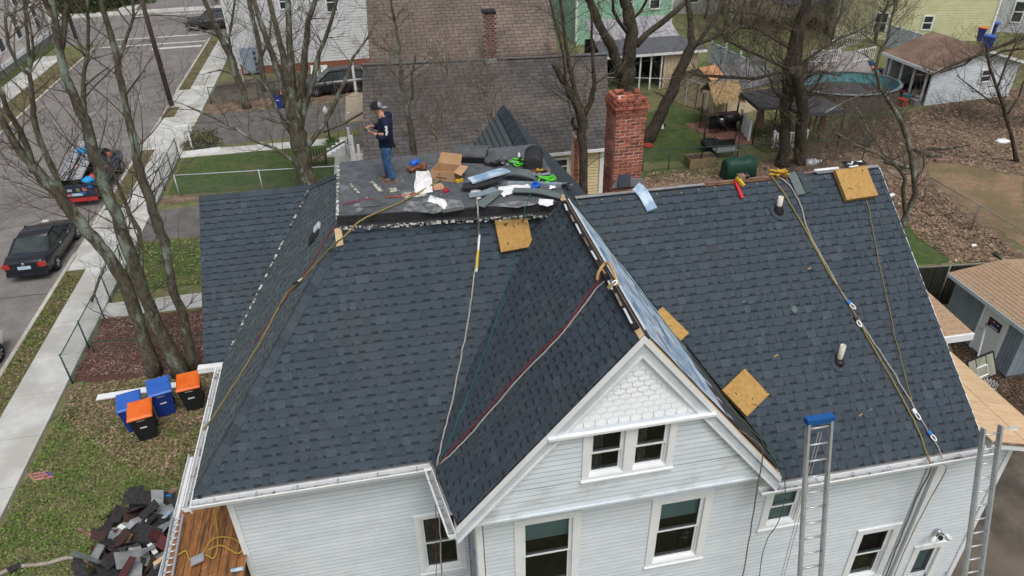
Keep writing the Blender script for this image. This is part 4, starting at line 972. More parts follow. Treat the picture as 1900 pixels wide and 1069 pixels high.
m = MB(); m.face([el(k, a-.07, b-.07, .55) for k in range(N)]); part('pool_cover', m, mat('dark_pool_cover', lin(.05,.042,.045), lin(.09,.08,.08), 2, .5, .5, 3), pl)
# deck with white railings and clutter behind the pool
dk_ = thing('deck', 'raised white railed deck behind the pool', 'deck', (31, 47, 0))
m = MB(); q0, q1, q2, q3 = G(1500, 130, .8), G(1620, 135, .8), G(1600, 95, .8), G(1500, 95, .8)
m.prism([q0, q1, q2, q3], (0, 0, -.1)); part('deck_floor', m, mat('grey_deck_boards', lin(.24,.22,.21), lin(.3,.28,.27), 4, .9, stretch=(1, 8, 1)), dk_)
railing(dk_, G(1502, 118, .8), G(1555, 116, .8), .9, 14); railing(dk_, G(1582, 118, .8), G(1620, 110, .8), .9, 10); railing(dk_, G(1540, 98, .8), G(1598, 78, .8), .9, 12)
for i in range(30):
    nm, c = cl[(i*3) % 7]; q = G(rn.uniform(1500, 1640), rn.uniform(120, 150)); clutter_item(q, nm, c, rn.uniform(.3, .7), ('tarp', 'bucket', 'crate')[i % 3], 'between the deck and the pool')
clutter_item(G(1600, 130), 'dark navy', lin(.02,.03,.12), .95, 'tarp', 'beside the corner of the white garage')
# tar cracks in the road and drive
rn = random.Random(19); m_crack = mat('tar_crack', lin(.05,.047,.045), None, rough=.8)
def crack(x, y, a, n, st=.5, wd=.02):
    m = MB(); p = Vector((x, y, .0095))
    for k in range(n):
        a += rn.gauss(0, .35); q = p+Vector((math.cos(a), math.sin(a), 0))*st; s_ = Vector((-math.sin(a), math.cos(a), 0))*wd*rn.uniform(.5, 1.2); m.face([p-s_, q-s_, q+s_, p+s_]); p = q
    return m
for k in range(22): struct('road_crack', crack(rn.uniform(-23, -15.5), rn.uniform(20, 66), rn.choice((0, 1.57, 1.5, 3.1)), rn.randint(8, 26), .5, .022), m_crack)
for k in range(4): struct('road_crack', crack(rn.uniform(-19.6, -19), 16+k*13, 1.57, 24, .5, .03), m_crack)
# ================================================================ trees
m_bark = mat('lichen_bark', lin(.070,.060,.043), lin(.135,.120,.090), 9, .95, 1.0, 14, c3=lin(.24,.29,.24), scale3=2.2, thr3=(.52, .62), stretch=(1, 1, .4), detail=8, fine=.35, fscale=16)
m_bark2 = mat('dark_furrowed_bark', lin(.040,.033,.026), lin(.085,.070,.052), 9, .95, 1.0, 14, c3=lin(.12,.11,.05), scale3=1.4, thr3=(.6, .75), stretch=(1, 1, .3), detail=8, fine=.4, fscale=14)
m_twig = mat('bare_twigs', lin(.085,.068,.054), lin(.15,.125,.10), 3, .95)
m_twig2 = mat('pale_twigs', lin(.24,.205,.17), lin(.16,.135,.11), 3, .95)
def depth_at(p): return -(cam.matrix_world.inverted() @ p).z
CMI = cam.matrix_world.inverted()
def grow(mb, p, d, L, r, lev, rn, up=.25, kids=4, sides=3):
    n = 4; pts = [p.copy()]; rs = [r]; d = d.normalized(); q = p.copy()
    for k in range(n):
        d = (d+Vector((rn.gauss(0, .16), rn.gauss(0, .16), rn.gauss(0, .12)+up*.25))).normalized(); q = q+d*(L/n); pts.append(q.copy()); rs.append(max(.0042, r*(1-.75*(k+1)/n)))
    mb.tube(pts, rs, sides, 1.0, False)
    if lev > 0:
        for i in range(kids):
            t = rn.uniform(.2, 1)*n; k = min(int(t), n-1); b = pts[k].lerp(pts[k+1], t-k); dd = (pts[k+1]-pts[k]).normalized()
            s_ = Vector((rn.gauss(0, 1), rn.gauss(0, 1), rn.gauss(0, .6))); s_ -= dd*s_.dot(dd); s_.normalize()
            grow(mb, b, dd*.7+s_*.8+Vector((0, 0, up)), L*rn.uniform(.35, .6), max(.0052, rs[k]*.55), lev-1, rn, up, max(2, kids-1), sides)
def tree(label, base, stems, seed, tw=1.0, bark=None, twig=None, group=None, L=(1.2, 3.0), lev=2, up=.25, kids=4, name='bare_tree', r0=.024, Yv=None, dy=0.0, minz=2.0):
    rn = random.Random(seed); b = G(*base)
    if Yv: b = AY(base[0], base[1], Yv); b.z = 0
    Y = b.y; bark = bark or m_bark; twig = twig or m_twig
    t = thing(name, label, 'tree', b, group); tr = []; cr = MB(); first = True
    for si, st in enumerate(stems):
        yo = 0 if si == 0 else rn.uniform(-dy, dy)
        pts, rs = [], []
        nn_ = len(st)
        for i, (px, py, w_) in enumerate(st):
            q = AY(px, py, Y+yo*(i/max(1, nn_-1)))
            if si == 0 and i == 0: q = b.copy(); q.z = -.1
            pts.append(q); rs.append(w_*.43*(-(CMI @ q).z)/F_)
        # subdivide with a little wander
        P2, R2 = [], []
        for i in range(len(pts)-1):
            for k in range(3):
                f = k/3; q = pts[i].lerp(pts[i+1], f)
                if not (i == 0 and k == 0): q += Vector((rn.gauss(0, 1), rn.gauss(0, 1), 0))*rs[i]*.12
                P2.append(q); R2.append((rs[i]*(1-f)+rs[i+1]*f)*rn.uniform(.93, 1.07))
        P2.append(pts[-1]); R2.append(rs[-1])
        if si == 0: R2[0] *= 1.35; R2[1] *= 1.1
        # carry the stem on above the picture
        d = (pts[-1]-pts[-2]).normalized(); q = pts[-1].copy(); r = rs[-1]
        if st[-1][1] <= 5:
            for k in range(4):
                d = (d+Vector((rn.gauss(0, .12), rn.gauss(0, .12), .12))).normalized(); q = q+d*.9; r *= .72; P2.append(q.copy()); R2.append(r)
        mb = MB(); mb.tube(P2, R2, 9 if R2[0] > .1 else 6, 1.0, True)
        part('trunk' if si == 0 else 'limb', mb, bark, t)
        Ln = sum((P2[i+1]-P2[i]).length for i in range(len(P2)-1)); n = int(Ln*1.9*tw)
        for k in range(n):
            f = rn.random()*(len(P2)-1.01); i = int(f); p = P2[i].lerp(P2[i+1], f-i)
            if p.z < minz: continue
            dd = (P2[i+1]-P2[i]).normalized(); s_ = Vector((rn.gauss(0, 1), rn.gauss(0, 1), rn.gauss(0, .4))); s_ -= dd*s_.dot(dd); s_.normalize()
            grow(cr, p, s_+dd*.5+Vector((0, 0, up)), rn.uniform(*L), min(r0, R2[i]*.5), lev, rn, up, kids)
    part('twigs', cr, twig, t, 'stuff')
    return t
tree('grey lichen-spotted bare tree leaning left, lowest of the cluster beside the wheelie bins', (288,694), [
    [(288,694,30),(262,610,27),(228,520,27),(196,468,26),(172,440,26),(136,399,26),(110,362,25),(83,333,23),(55,300,20),(30,272,17),(12,240,14),(0,215,13)],
    [(126,385,17),(108,338,14),(93,303,13),(76,270,13),(63,222,12),(60,190,11),(55,139,9),(33,121,8),(15,83,7),(10,40,6),(8,0,5)],
    [(55,145,9),(56,120,8),(50,58,7),(46,20,6),(45,0,5)], [(57,125,7),(62,90,6),(58,58,5),(50,20,5),(42,0,4)],
    [(62,318,15),(50,270,14),(30,232,12),(14,205,11),(0,165,10)],
    [(205,470,7),(190,500,6),(170,560,5)] ], 1, .8, dy=.8)
tree('tall bare tree with the straightest thick trunk, middle of the cluster beside the wheelie bins', (338,694), [
    [(338,694,34),(300,620,29),(278,573,27),(258,520,27),(242,472,27),(215,401,26),(187,320,25),(172,275,24),(157,222,22),(136,177,20),(121,141,18),(109,88,17),(101,38,15),(96,0,14)],
    [(157,222,12),(155,177,11),(154,144,9),(162,106,8),(164,50,7),(162,0,6)],
    [(112,95,14),(119,60,13),(121,25,12),(124,0,10)],
    [(268,560,9),(258,427,10),(240,395,9),(227,363,8),(215,333,7),(200,290,5)],
    [(157,160,5),(180,140,4),(205,122,3)] ], 2, .8, dy=.8)
tree('slim bare tree with split pale bark scar, rightmost of the cluster beside the wheelie bins', (360,686), [
    [(360,686,22),(341,590,19),(323,540,19),(303,447,20),(285,391,20),(268,346,20),(253,300,18),(250,270,17),(237,215,15),(225,152,14),(215,101,13),(202,51,12),(187,0,11)],
    [(221,112,9),(237,63,8),(248,30,7),(246,0,6)], [(230,180,4),(245,160,3),(270,130,3)] ], 3, .8, dy=.6)
tree('large multi-stemmed grey bare tree rising from the neighbour front lawn', (574,352), [
    [(574,352,40),(566,320,36),(560,290,36),(552,250,36),(546,215,30),(543,170,20),(540,120,17),(536,60,14),(534,0,12)],
    [(548,230,20),(532,180,16),(512,120,14),(490,60,12),(470,0,10)], [(550,215,18),(562,150,16),(566,90,14),(572,40,12),(585,0,10)],
    [(545,200,16),(528,120,14),(515,60,12),(500,0,10)], [(555,240,14),(580,150,12),(592,100,10),(612,50,8),(625,0,7)],
    [(570,272,11),(595,240,10),(620,195,9),(640,150,8),(655,108,6),(690,60,4)], [(600,245,6),(640,228,6),(680,205,5),(720,190,3)],
    [(552,305,9),(510,275,8),(470,260,7),(430,235,6),(390,215,5),(350,198,4)], [(536,240,8),(515,205,7),(497,165,6),(470,140,5),(445,120,4)],
    [(540,250,6),(525,228,5),(505,225,4),(480,215,3)], [(576,300,6),(600,285,5),(640,262,4)] ], 4, 1.0, dy=1.5)
tree('slender bare tree standing behind the man on the flat deck', (778,318), [
    [(778,318,15),(768,270,14),(760,230,13),(752,190,12),(745,150,9),(742,100,7),(735,50,6),(725,0,5)],
    [(756,200,8),(766,175,6),(764,140,5),(772,100,4)], [(742,108,5),(715,92,4),(690,78,3)], [(745,150,4),(770,130,3),(800,110,2)] ], 5, 1.4, m_bark, m_twig2, dy=.6, L=(1.0, 2.2), Yv=28)
tree('thin pale sapling in front of the neighbour grey roof', (812,322), [
    [(812,322,5),(814,270,5),(806,230,4),(820,190,4),(830,140,3),(822,100,2)], [(808,240,4),(840,215,3),(870,180,2)], [(812,260,3),(790,225,3),(775,190,2)] ], 6, 3.2, m_twig2, m_twig2, dy=1.0, L=(1.0, 2.0), r0=.02, Yv=27)
tree('thin pale sapling between the sapling by the man and the small roof peak', (905,322), [
    [(905,322,4),(900,270,4),(915,220,4),(905,170,3),(890,130,2)], [(908,240,3),(940,210,3),(955,180,2)], [(900,260,3),(880,235,2)] ], 16, 3.2, m_twig2, m_twig2, dy=1.0, L=(.9, 1.8), r0=.02, Yv=27.5)
tree('pollarded mossy tree beside the small brick chimney', (1087,352), [
    [(1087,352,21),(1083,300,19),(1081,260,20),(1080,225,24),(1076,200,22)],
    [(1076,210,17),(1060,175,14),(1040,140,13),(1027,118,11)], [(1082,215,14),(1098,185,11),(1103,150,9),(1098,90,6),(1098,40,5),(1095,0,4)],
    [(1076,205,12),(1062,150,10),(1052,100,9),(1046,50,8),(1040,0,7)], [(1070,200,7),(1052,170,6),(1045,100,5),(1030,40,4),(1020,0,4)], [(1068,240,9),(1062,225,8),(1066,215,6)],
    [(1100,160,4),(1125,140,4),(1140,135,3)] ], 7, 1.0, m_bark2, dy=.6, Yv=29.3)
tree('big dark forked tree behind the red brick chimney', (1163,212), [
    [(1163,212,40),(1160,165,36),(1162,140,38),(1168,110,30),(1173,60,26),(1166,20,25),(1158,0,22)],
    [(1152,142,25),(1140,100,22),(1128,75,21),(1110,40,18),(1098,10,17),(1093,0,16)], [(1180,85,14),(1200,62,13),(1228,42,13),(1255,20,12),(1275,0,11)],
    [(1165,62,9),(1150,42,8),(1138,20,7),(1137,0,6)], [(1168,40,8),(1190,20,6),(1200,0,5)] ], 8, .9, m_bark2, dy=1.5)
tree('leaning bare tree slanting right between the chimney and the beige shed', (1200,262), [
    [(1200,262,26),(1222,220,25),(1242,182,24),(1262,135,24),(1278,98,22),(1284,80,18),(1281,40,13),(1276,0,12)],
    [(1284,92,11),(1308,62,9),(1330,30,8),(1338,0,7)], [(1290,84,8),(1330,68,7),(1360,40,6),(1375,10,5)], [(1240,185,4),(1225,175,3),(1212,170,2)] ], 9, .8, m_bark2, dy=.8)
tree('massive twin-trunk tree with ivy-dark bark right of the patio', (1452,308), [
    [(1452,308,26),(1456,260,22),(1458,210,22),(1462,165,30),(1470,120,34),(1478,70,30),(1490,25,22),(1497,0,18)],
    [(1484,306,28),(1486,250,25),(1490,205,24),(1484,165,24),(1474,130,22)],
    [(1468,138,9),(1440,136,8),(1400,146,7),(1350,143,7),(1300,140,6),(1285,138,5)], [(1462,128,7),(1420,108,6),(1380,92,5),(1350,76,4),(1335,60,3)],
    [(1466,90,8),(1430,68,7),(1402,52,6),(1370,52,5),(1345,78,4)], [(1474,60,8),(1440,40,6),(1400,26,5),(1350,22,4)], [(1484,120,8),(1520,95,6),(1560,70,5),(1600,55,3)],
    [(1488,150,7),(1520,132,5),(1560,140,4)], [(1480,180,6),(1510,165,5),(1530,130,4)], [(1460,190,6),(1435,170,4),(1425,130,3)] ], 10, 4.2, m_bark2, dy=1.6, L=(1.0, 3.0))
tree('crooked thin tree leaning over the back yard right of the roof', (1676,420), [
    [(1676,420,15),(1684,392,13),(1698,358,13),(1696,320,12),(1688,275,10),(1672,225,10),(1650,190,9),(1634,165,8),(1624,130,7),(1632,100,6),(1646,75,5),(1652,45,4),(1662,0,3)],
    [(1680,400,9),(1676,350,9),(1680,330,8),(1660,305,6),(1625,285,5),(1585,268,5),(1550,245,4)], [(1672,310,5),(1640,285,4),(1610,240,3),(1590,200,3)],
    [(1632,168,5),(1600,175,4),(1565,190,3),(1530,210,3)], [(1698,335,4),(1715,310,3),(1712,280,3)], [(1640,90,4),(1610,70,3),(1585,50,3)], [(1628,120,4),(1610,105,3),(1590,95,2)] ], 11, 1.7, dy=1.0, L=(.8, 2.0))
tree('thin dark tree at the right edge with long sweeping branches', (1888,300), [
    [(1888,300,9),(1876,250,8),(1859,190,8),(1846,155,6),(1835,120,5),(1830,80,4)], [(1862,195,5),(1840,190,4),(1800,160,3),(1775,140,2)],
    [(1850,165,5),(1870,110,4),(1895,60,3)], [(1868,215,4),(1890,180,3),(1899,150,3)] ], 12, 1.6, m_bark2, dy=1.0, L=(.8, 2.0))
tree('tree at the right frame edge whose dark limbs sweep over the garage roof', (1960,200), [
    [(1960,200,18),(1955,140,16),(1940,90,12),(1905,68,10),(1860,84,8),(1810,104,7),(1765,122,6),(1730,138,4),(1700,140,3)], [(1860,84,5),(1820,95,4),(1790,120,4),(1745,135,3)], [(1900,90,5),(1860,95,4),(1830,110,3)] ], 22, 1.6, m_bark2, dy=.5, L=(.8, 2.2))
tree('street tree beside the pale pavement at the second driveway', (459,201), [
    [(459,201,17),(448,165,16),(432,115,15),(418,85,14),(404,58,12),(390,25,11),(379,0,10)], [(430,110,7),(425,70,6),(432,30,5),(436,0,4)], [(410,70,6),(380,58,5),(350,50,4),(330,30,3)], [(440,140,5),(410,130,4),(385,135,3)] ], 13, 1.3, dy=1.0)
tree('dark narrow tree by the white house corner behind the street tree', (492,168), [
    [(492,168,13),(487,130,12),(480,80,11),(470,40,10),(462,0,9)], [(484,110,6),(500,70,5),(505,20,4)] ], 14, 1.4, dy=1)
for i, (px, py, top, hgt, lab) in enumerate(((1345,58,0,7,'behind the white capped fence'), (1400,78,0,7,'above the white fence end'), (1440,62,0,7,'left of the big twin trunk top'), (1545,80,0,7,'in front of the cream house'), (1590,62,0,6,'beside the yellow house corner'), (1662,48,0,5,'against the yellow house wall'), (1530,60,0,7,'before the dark red roof'), (1480,45,0,8,'behind the twin trunk tree top'), (1375,45,0,7,'right of the white capped fence'), (1420,30,0,7,'in front of the grey house'), (1625,80,0,6,'behind the white railed deck'), (1310,35,0,7,'right of the mint house'), (1570,40,0,7,'beside the dark grey canopy'), (1010,95,0,7,'between brown roof and mint house'), (640,95,0,8,'at the corner of the white house'), (665,70,0,8,'against the brown roof edge'))):
    b = G(px, py); rn = random.Random(50+i)
    t = thing('bare_tree', 'small bare background tree '+lab, 'tree', b, 'small bare background trees'); m = MB(); pts = [b+Vector((rn.gauss(0, .1), rn.gauss(0, .1), k*hgt/6)) for k in range(7)]; m.tube(pts, [.16*(1-k/8) for k in range(7)], 6); part('trunk', m, m_bark, t)
    m = MB()
    for k in range(60):
        f = rn.uniform(.8, 5.9); j = int(f); p = pts[j].lerp(pts[j+1], f-j); a = rn.uniform(0, 6.28); grow(m, p, Vector((math.cos(a), math.sin(a), .5)), rn.uniform(1.5, 3.2), .022, 2, rn, .2, 5)
    part('twigs', m, m_twig if i % 3 else m_twig2, t, 'stuff')
def bush(label, p, r, mt, n=500, leaf=.06, seed=1, name='bush', cat='bush', flat=.8, group=None, twigs=True):
    rn = random.Random(seed); p = Vector(p); t = thing(name, label, cat, p, group); m = MB()
    if twigs:
        for k in range(14): a = rn.uniform(0, 6.28); grow(m, p+Vector((0, 0, .02)), Vector((math.cos(a)*.7, math.sin(a)*.7, 1)), r*1.1, .015, 1, rn, .1, 3)
        part('branches', m, m_twig, t, 'stuff')
    m = MB()
    for k in range(n):
        a = rn.uniform(0, 6.28); e = rn.uniform(-.1, 1); rr = r*rn.uniform(.55, 1.02)*(1+.25*math.sin(a*3+seed)*math.cos(e*4)); q = p+Vector((math.cos(a)*math.sqrt(max(0, 1-e*e))*rr, math.sin(a)*math.sqrt(max(0, 1-e*e))*rr, abs(e)*rr*flat+.02))
        u = Vector((rn.gauss(0, 1), rn.gauss(0, 1), rn.gauss(0, 1))).normalized(); v = u.cross(Vector((rn.gauss(0, 1), rn.gauss(0, 1), rn.gauss(0, 1)))).normalized(); s_ = leaf*rn.uniform(.6, 1.3)
        m.face([q-u*s_, q+v*s_*.5, q+u*s_, q-v*s_*.5], rn.uniform(.55, 1.4))
    part('foliage', m, mt, t, 'stuff'); return t
m_ever = mat('evergreen_leaves', lin(.035,.055,.022), lin(.05,.075,.03), 3, .8, tone=True)
m_olive = mat('olive_leaves', lin(.13,.14,.075), lin(.17,.16,.10), 3, .8, tone=True)
bush('rounded olive green shrub in the white edged bed beside the pavement', G(378,268), 1.15, m_olive, 1400, .08, 3)
bush('low green tuft at the foot of the lamp post', G(617,266), .5, mat('fresh_green_leaves', lin(.07,.14,.03), lin(.09,.17,.04), 3, .8, tone=True), 250, .07, 4)
for i, (px, py, r) in enumerate(((60,20,3.0),(140,30,2.6),(165,26,2.8),(192,22,2.8),(222,18,2.6),(95,18,3.2))):
    bush('dark evergreen hedge bush beyond the cross street, %s' % ('beside the beige house', 'nearest the beige house corner', 'second from the house corner', 'third from the house corner', 'beside the far pavement', 'behind the others')[i], G(px, py)+Vector((0, 3, 0)), r, m_ever, 2200, .16, 10+i, 'hedge', 'hedge', 1.0, 'dark hedge beyond the cross street', False)
for i, (px, py, r) in enumerate(((1740,92,.9),(1765,88,1.0),(1700,85,.7))): bush('leafless brownish shrub against the yellow house, %s' % ('middle one', 'right one', 'left one')[i], G(px, py), r, m_olive, 120, .06, 20+i)
for i, (px, py, r) in enumerate(((1440,255,1.2),(1545,215,1.0),(1425,275,.8))): bush('dull green shrub %s' % ('beside the white lattice fence', 'by the pool', 'in front of the white lattice fence')[i], G(px, py), r, m_olive, 500, .07, 30+i)
# brush tangles in the back yard
rn = random.Random(91)
for i, (px, py, lab) in enumerate(((1500,290,'right of the twin trunk tree'),(1560,270,'below the pool'),(1610,260,'right of the brush below the pool'),(1520,330,'behind the roof corner'),(1640,225,'beside the white garage'),(1770,215,'in front of the white garage wall'),(1850,230,'at the right edge of the leaf litter'),(1560,240,'close under the pool wall'),(1480,230,'behind the twin trunk tree'))):
    b = G(px, py); m = MB()
    for k in range(80):
        a = rn.uniform(0, 6.28); grow(m, b+Vector((rn.uniform(-1.6, 1.6), rn.uniform(-1, 1), .02)), Vector((math.cos(a), math.sin(a), rn.uniform(.1, 1.3))), rn.uniform(1.0, 2.2), .014, 1, rn, .05, 4)
    single('brush', m, m_twig, 'tangle of bare brush '+lab, 'brush', 'bare brush in the back yard', 'stuff', b)
# leaf scatter: real leaves on the ground
def scatter(name, pts, n, mt, size, seed, z=.02, label=None, cat='leaves', flat=.3):
    rn = random.Random(seed); m = MB(); P = [Vector(p) for p in pts]; xs = [p.x for p in P]; ys = [p.y for p in P]; c = 0; N = len(P)
    while c < n:
        x, y = rn.uniform(min(xs), max(xs)), rn.uniform(min(ys), max(ys)); ins = False
        for i in range(N):
            a, b = P[i], P[(i+1) % N]
            if (a.y > y) != (b.y > y) and x < (b.x-a.x)*(y-a.y)/(b.y-a.y)+a.x: ins = not ins
        if not ins: continue
        c += 1
        s_ = size*rn.uniform(.5, 1.3); a = rn.uniform(0, 6.28); u = Vector((math.cos(a), math.sin(a), rn.gauss(0, flat))).normalized(); v = Vector((-math.sin(a), math.cos(a), rn.gauss(0, flat))).normalized(); q = Vector((x, y, z+rn.uniform(0, .04)))
        m.face([q-u*s_, q+v*s_*.55, q+u*s_, q-v*s_*.55], rn.uniform(.45, 1.6))
    o = link(name, m.mesh(name, mt), None, 'stuff'); o['label'] = label; o['category'] = cat; return o
m_lf = mat('dry_leaf', lin(.29,.205,.14), lin(.18,.125,.085), 1.2, .9, tone=True)
m_lfg = mat('grass_blade', lin(.11,.17,.04), lin(.17,.185,.07), .8, .9, tone=True)
scatter('fallen_leaves', gp((140,720),(260,700),(420,690),(360,900),(220,860),(150,800),(110,770)), 5200, m_lf, .055, 1, label='dry brown leaves scattered round the wheelie bins')
scatter('fallen_leaves', gp((60,850),(150,720),(400,690),(340,1069),(-60,1069),(0,975)), 1700, m_lf, .04, 2, label='thin scatter of dry leaves over the near front lawn')
scatter('grass', gp((90,810),(150,715),(400,690),(345,1069),(-160,1069),(0,985)), 26000, m_lfg, .045, 3, .01, 'tufts of patchy grass on the near front lawn', 'grass', 1.0)
scatter('fallen_leaves', gp((1640,330),(1720,335),(1880,470),(1880,485),(1770,488),(1700,440),(1660,380)), 6500, m_lf, .075, 4, label='thick drift of dry leaves along the wire fence')
scatter('fallen_leaves', gp((1480,300),(1560,235),(1720,200),(1900,160),(1900,330),(1700,290)), 7000, m_lf, .09, 5, label='leaf litter over the back yard floor')
scatter('fallen_leaves', gp((1200,322),(1480,300),(1480,340),(1200,350)), 1800, m_lf, .08, 6, label='leaves along the strip behind the roof ridge')
scatter('wood_chips', gp((135,700),(200,590),(390,580),(390,690)), 5200, mat('wood_chip', lin(.17,.09,.07), lin(.26,.18,.14), 1, .9, tone=True), .04, 7, label='red brown wood chips in the fenced bed', cat='wood chips')
scatter('wood_chips', gp((1740,600),(1780,560),(1900,640),(1900,820),(1800,700)), 5000, mat('brown_wood_chip', lin(.15,.10,.065), lin(.07,.045,.03), 1, .9, tone=True), .045, 8, label='brown wood chips beside the grey shed', cat='wood chips')
scatter('fallen_leaves', [(-11.9, 28.2, 0), (-8, 28.2, 0), (-8, 32.5, 0), (-11.9, 32.5, 0)], 1600, mat('yellow_green_leaf', lin(.20,.22,.07), lin(.14,.17,.05), 1, .9, tone=True), .06, 9, label='yellowing leaves on the small front lawn')
scatter('fallen_leaves', [(-14.4, 2, .1), (-13.7, 2, .1), (-13.7, 30, .1), (-14.4, 30, .1)], 2200, m_lf, .05, 10, .12, label='leaves on the grass verge by the kerb')
scatter('grass', [(-14.44, 12, .1), (-13.67, 12, .1), (-13.67, 30, .1), (-14.44, 30, .1)], 7000, m_lfg, .045, 11, .10, 'tufts of grass on the verge by the kerb', 'grass', 1.0)
# ================================================================ vehicles
m_carblk = mat('black_car_paint', lin(.012,.014,.02), lin(.016,.018,.024), 2, .22, spec=.6)
m_carwht = mat('white_car_paint', lin(.70,.71,.72), None, rough=.25, spec=.5)
m_carblu = mat('dark_blue_truck_paint', lin(.02,.03,.06), lin(.03,.04,.075), 2, .25, spec=.6)
m_tyre = mat('tyre_rubber', lin(.018,.018,.018), lin(.028,.028,.028), 20, .85)
m_rim = mat('alloy_rim', lin(.45,.46,.48), None, rough=.35, metal=.7)
m_red = mat('red_lamp', lin(.45,.02,.02), lin(.5,.05,.04), 20, .25, spec=.6)
m_lamp = mat('clear_lamp', lin(.6,.62,.64), None, rough=.2, spec=.6)
m_plate = mat('pale_blue_plate', lin(.5,.68,.78), lin(.2,.35,.5), 30, .5, thr=(.55, .6))
m_chrome = mat('chrome', lin(.7,.7,.72), None, rough=.12, metal=1.0)
m_cglass = mat('car_glass', lin(.02,.03,.032), lin(.045,.06,.06), 1.5, .08, spec=.8)
def loft(m, secs, tone=1.0, smooth=True, close=True, open_ring=False):
    n = len(secs[0]); i0 = len(m.v)
    for s_ in secs: m.v += [tuple(p) for p in s_]
    for k in range(len(secs)-1):
        for j in range(n-1 if open_ring else n):
            m.f.append((i0+k*n+j, i0+k*n+(j+1) % n, i0+(k+1)*n+(j+1) % n, i0+(k+1)*n+j)); m.t.append(tone); m.sm.append(smooth)
    if close:
        m.f.append(tuple(i0+j for j in reversed(range(n)))); m.f.append(tuple(i0+(len(secs)-1)*n+j for j in range(n))); m.t += [tone]*2; m.sm += [False]*2
def car(label, loc, rot, paint, kind='sedan', L=4.75, Wd=1.82):
    """local frame: forward = +y, rear bumper at y=0"""
    t = thing('parked_car', label, 'car' if kind != 'pickup' else 'pickup truck', loc, None, rot)
    hw = Wd/2; s_ = L/4.75; B = MB(); Hh = dict(sedan=1.44, suv=1.68, pickup=1.75)[kind]
    if kind == 'sedan': prof = [(0,.45,.93),(.06,.38,1.02),(.5,.26,1.05),(1.2,.22,1.0),(2.2,.2,.97),(3.3,.2,.93),(4.1,.24,.82),(4.62,.32,.66),(4.75,.42,.55)]
    elif kind == 'suv': prof = [(0,.5,1.0),(.06,.42,1.1),(.5,.3,1.12),(2.2,.26,1.08),(3.4,.26,1.04),(4.2,.3,.95),(4.65,.36,.8),(4.75,.46,.65)]
    else: prof = [(0,.55,1.05),(.03,.5,1.12),(.5,.42,1.12),(1.9,.4,1.12),(2.0,.4,1.12),(3.4,.36,1.12),(4.3,.4,1.05),(4.7,.45,.95),(4.75,.5,.7)]
    secs = []
    for (y, z0, z1) in prof:
        y *= s_; e = min(y, L-y); w_ = hw*(1-.13*max(0, 1-e/.45)**2)
        secs.append([(-w_*.9, y, z0), (w_*.9, y, z0), (w_, y, z0+.18), (w_*1.0, y, (z0+z1)/2+.08), (w_*.93, y, z1-.03), (w_*.8, y, z1), (-w_*.8, y, z1), (-w_*.93, y, z1-.03), (-w_*1.0, y, (z0+z1)/2+.08), (-w_, y, z0+.18)])
    loft(B, secs); part('body', B, paint, t, local=True)
    if kind == 'sedan': gh = [(.75, 1.0), (1.5, Hh-.03), (2.1, Hh), (2.65, Hh-.02), (3.65, .92)]
    elif kind == 'suv': gh = [(.12, 1.05), (.45, Hh-.05), (1.5, Hh), (2.7, Hh-.03), (3.6, 1.0)]
    else: gh = [(2.05, 1.1), (2.2, Hh-.04), (2.8, Hh), (3.2, Hh-.03), (3.9, 1.08)]
    gh = [(y*s_, z) for y, z in gh]; bw = hw*.9; rw = hw*.70; zb = gh[0][1]
    def gw(z): f = (z-.95)/(Hh-.95); return bw*(1-f)+rw*f
    # glass house
    g = MB(); a, b, c, d, e = gh
    for (p, q, nm) in ((a, b, 'rear_window'), (d, e, 'windscreen')):
        m = MB(); m.face([(-gw(p[1])*.93, p[0], p[1]+.01), (gw(p[1])*.93, p[0], p[1]+.01), (gw(q[1])*.93, q[0], q[1]+.01), (-gw(q[1])*.93, q[0], q[1]+.01)][::(1 if nm == 'rear_window' else 1)]); part(nm, m, m_cglass, t, local=True)
    r_ = MB(); loft(r_, [[(-gw(z), y, z), (gw(z), y, z), (gw(z)*.96, y, z+.015), (-gw(z)*.96, y, z+.015)] for y, z in (b, c, d)]); part('roof', r_, paint, t, local=True)
    for sx in (-1, 1):
        m = MB(); m.face([(sx*gw(a[1]+.05)*1.0, a[0]+.22, a[1]+.0), (sx*gw(b[1]), b[0]+.05, b[1]-.05), (sx*gw(c[1]), c[0], c[1]-.05), (sx*gw(d[1]), d[0]-.02, d[1]-.05), (sx*gw(e[1]+.05), e[0]-.22, e[1]+.06)][::sx]); part('side_window', m, m_cglass, t, local=True)
        for p, q in ((a, b), (e, d)):
            m = MB(); m.bar((sx*gw(p[1])*.985, p[0], p[1]-.02), (sx*gw(q[1])*.985, q[0], q[1]+.005), .09, .05); part('roof_pillar', m, paint, t, local=True)
        m = MB(); m.bar((sx*(gw(1.0)+.01), (a[0]+e[0])/2+.05, .95), (sx*(gw(Hh)+.01), (b[0]+d[0])/2, Hh-.03), .07, .03, (0, 1, 0)); part('roof_pillar', m, m_plasticblk, t, local=True)
        m = MB(); m.ball((sx*(hw+.08), e[0]-.55, 1.0), .1, (1, .7, .75), 8, 6); part('mirror', m, paint, t, local=True)
        for yy in (1.75, 2.75): m = MB(); m.box((sx*hw*.985-.02, yy*s_, .84), (sx*hw*.985+.02, yy*s_+.2, .88)); part('door_handle', m, m_chrome, t, local=True)
        m = MB(); m.box((sx*hw*.62 if sx > 0 else -hw*.93, -.02, .72), (hw*.93 if sx > 0 else -hw*.62, .12, .93)); part('tail_light', m, m_red, t, local=True)
        m = MB(); m.box((sx*hw*.55 if sx > 0 else -hw*.88, L-.25, .58), (hw*.88 if sx > 0 else -hw*.55, L-.03, .70)); part('headlight', m, m_lamp, t, local=True)
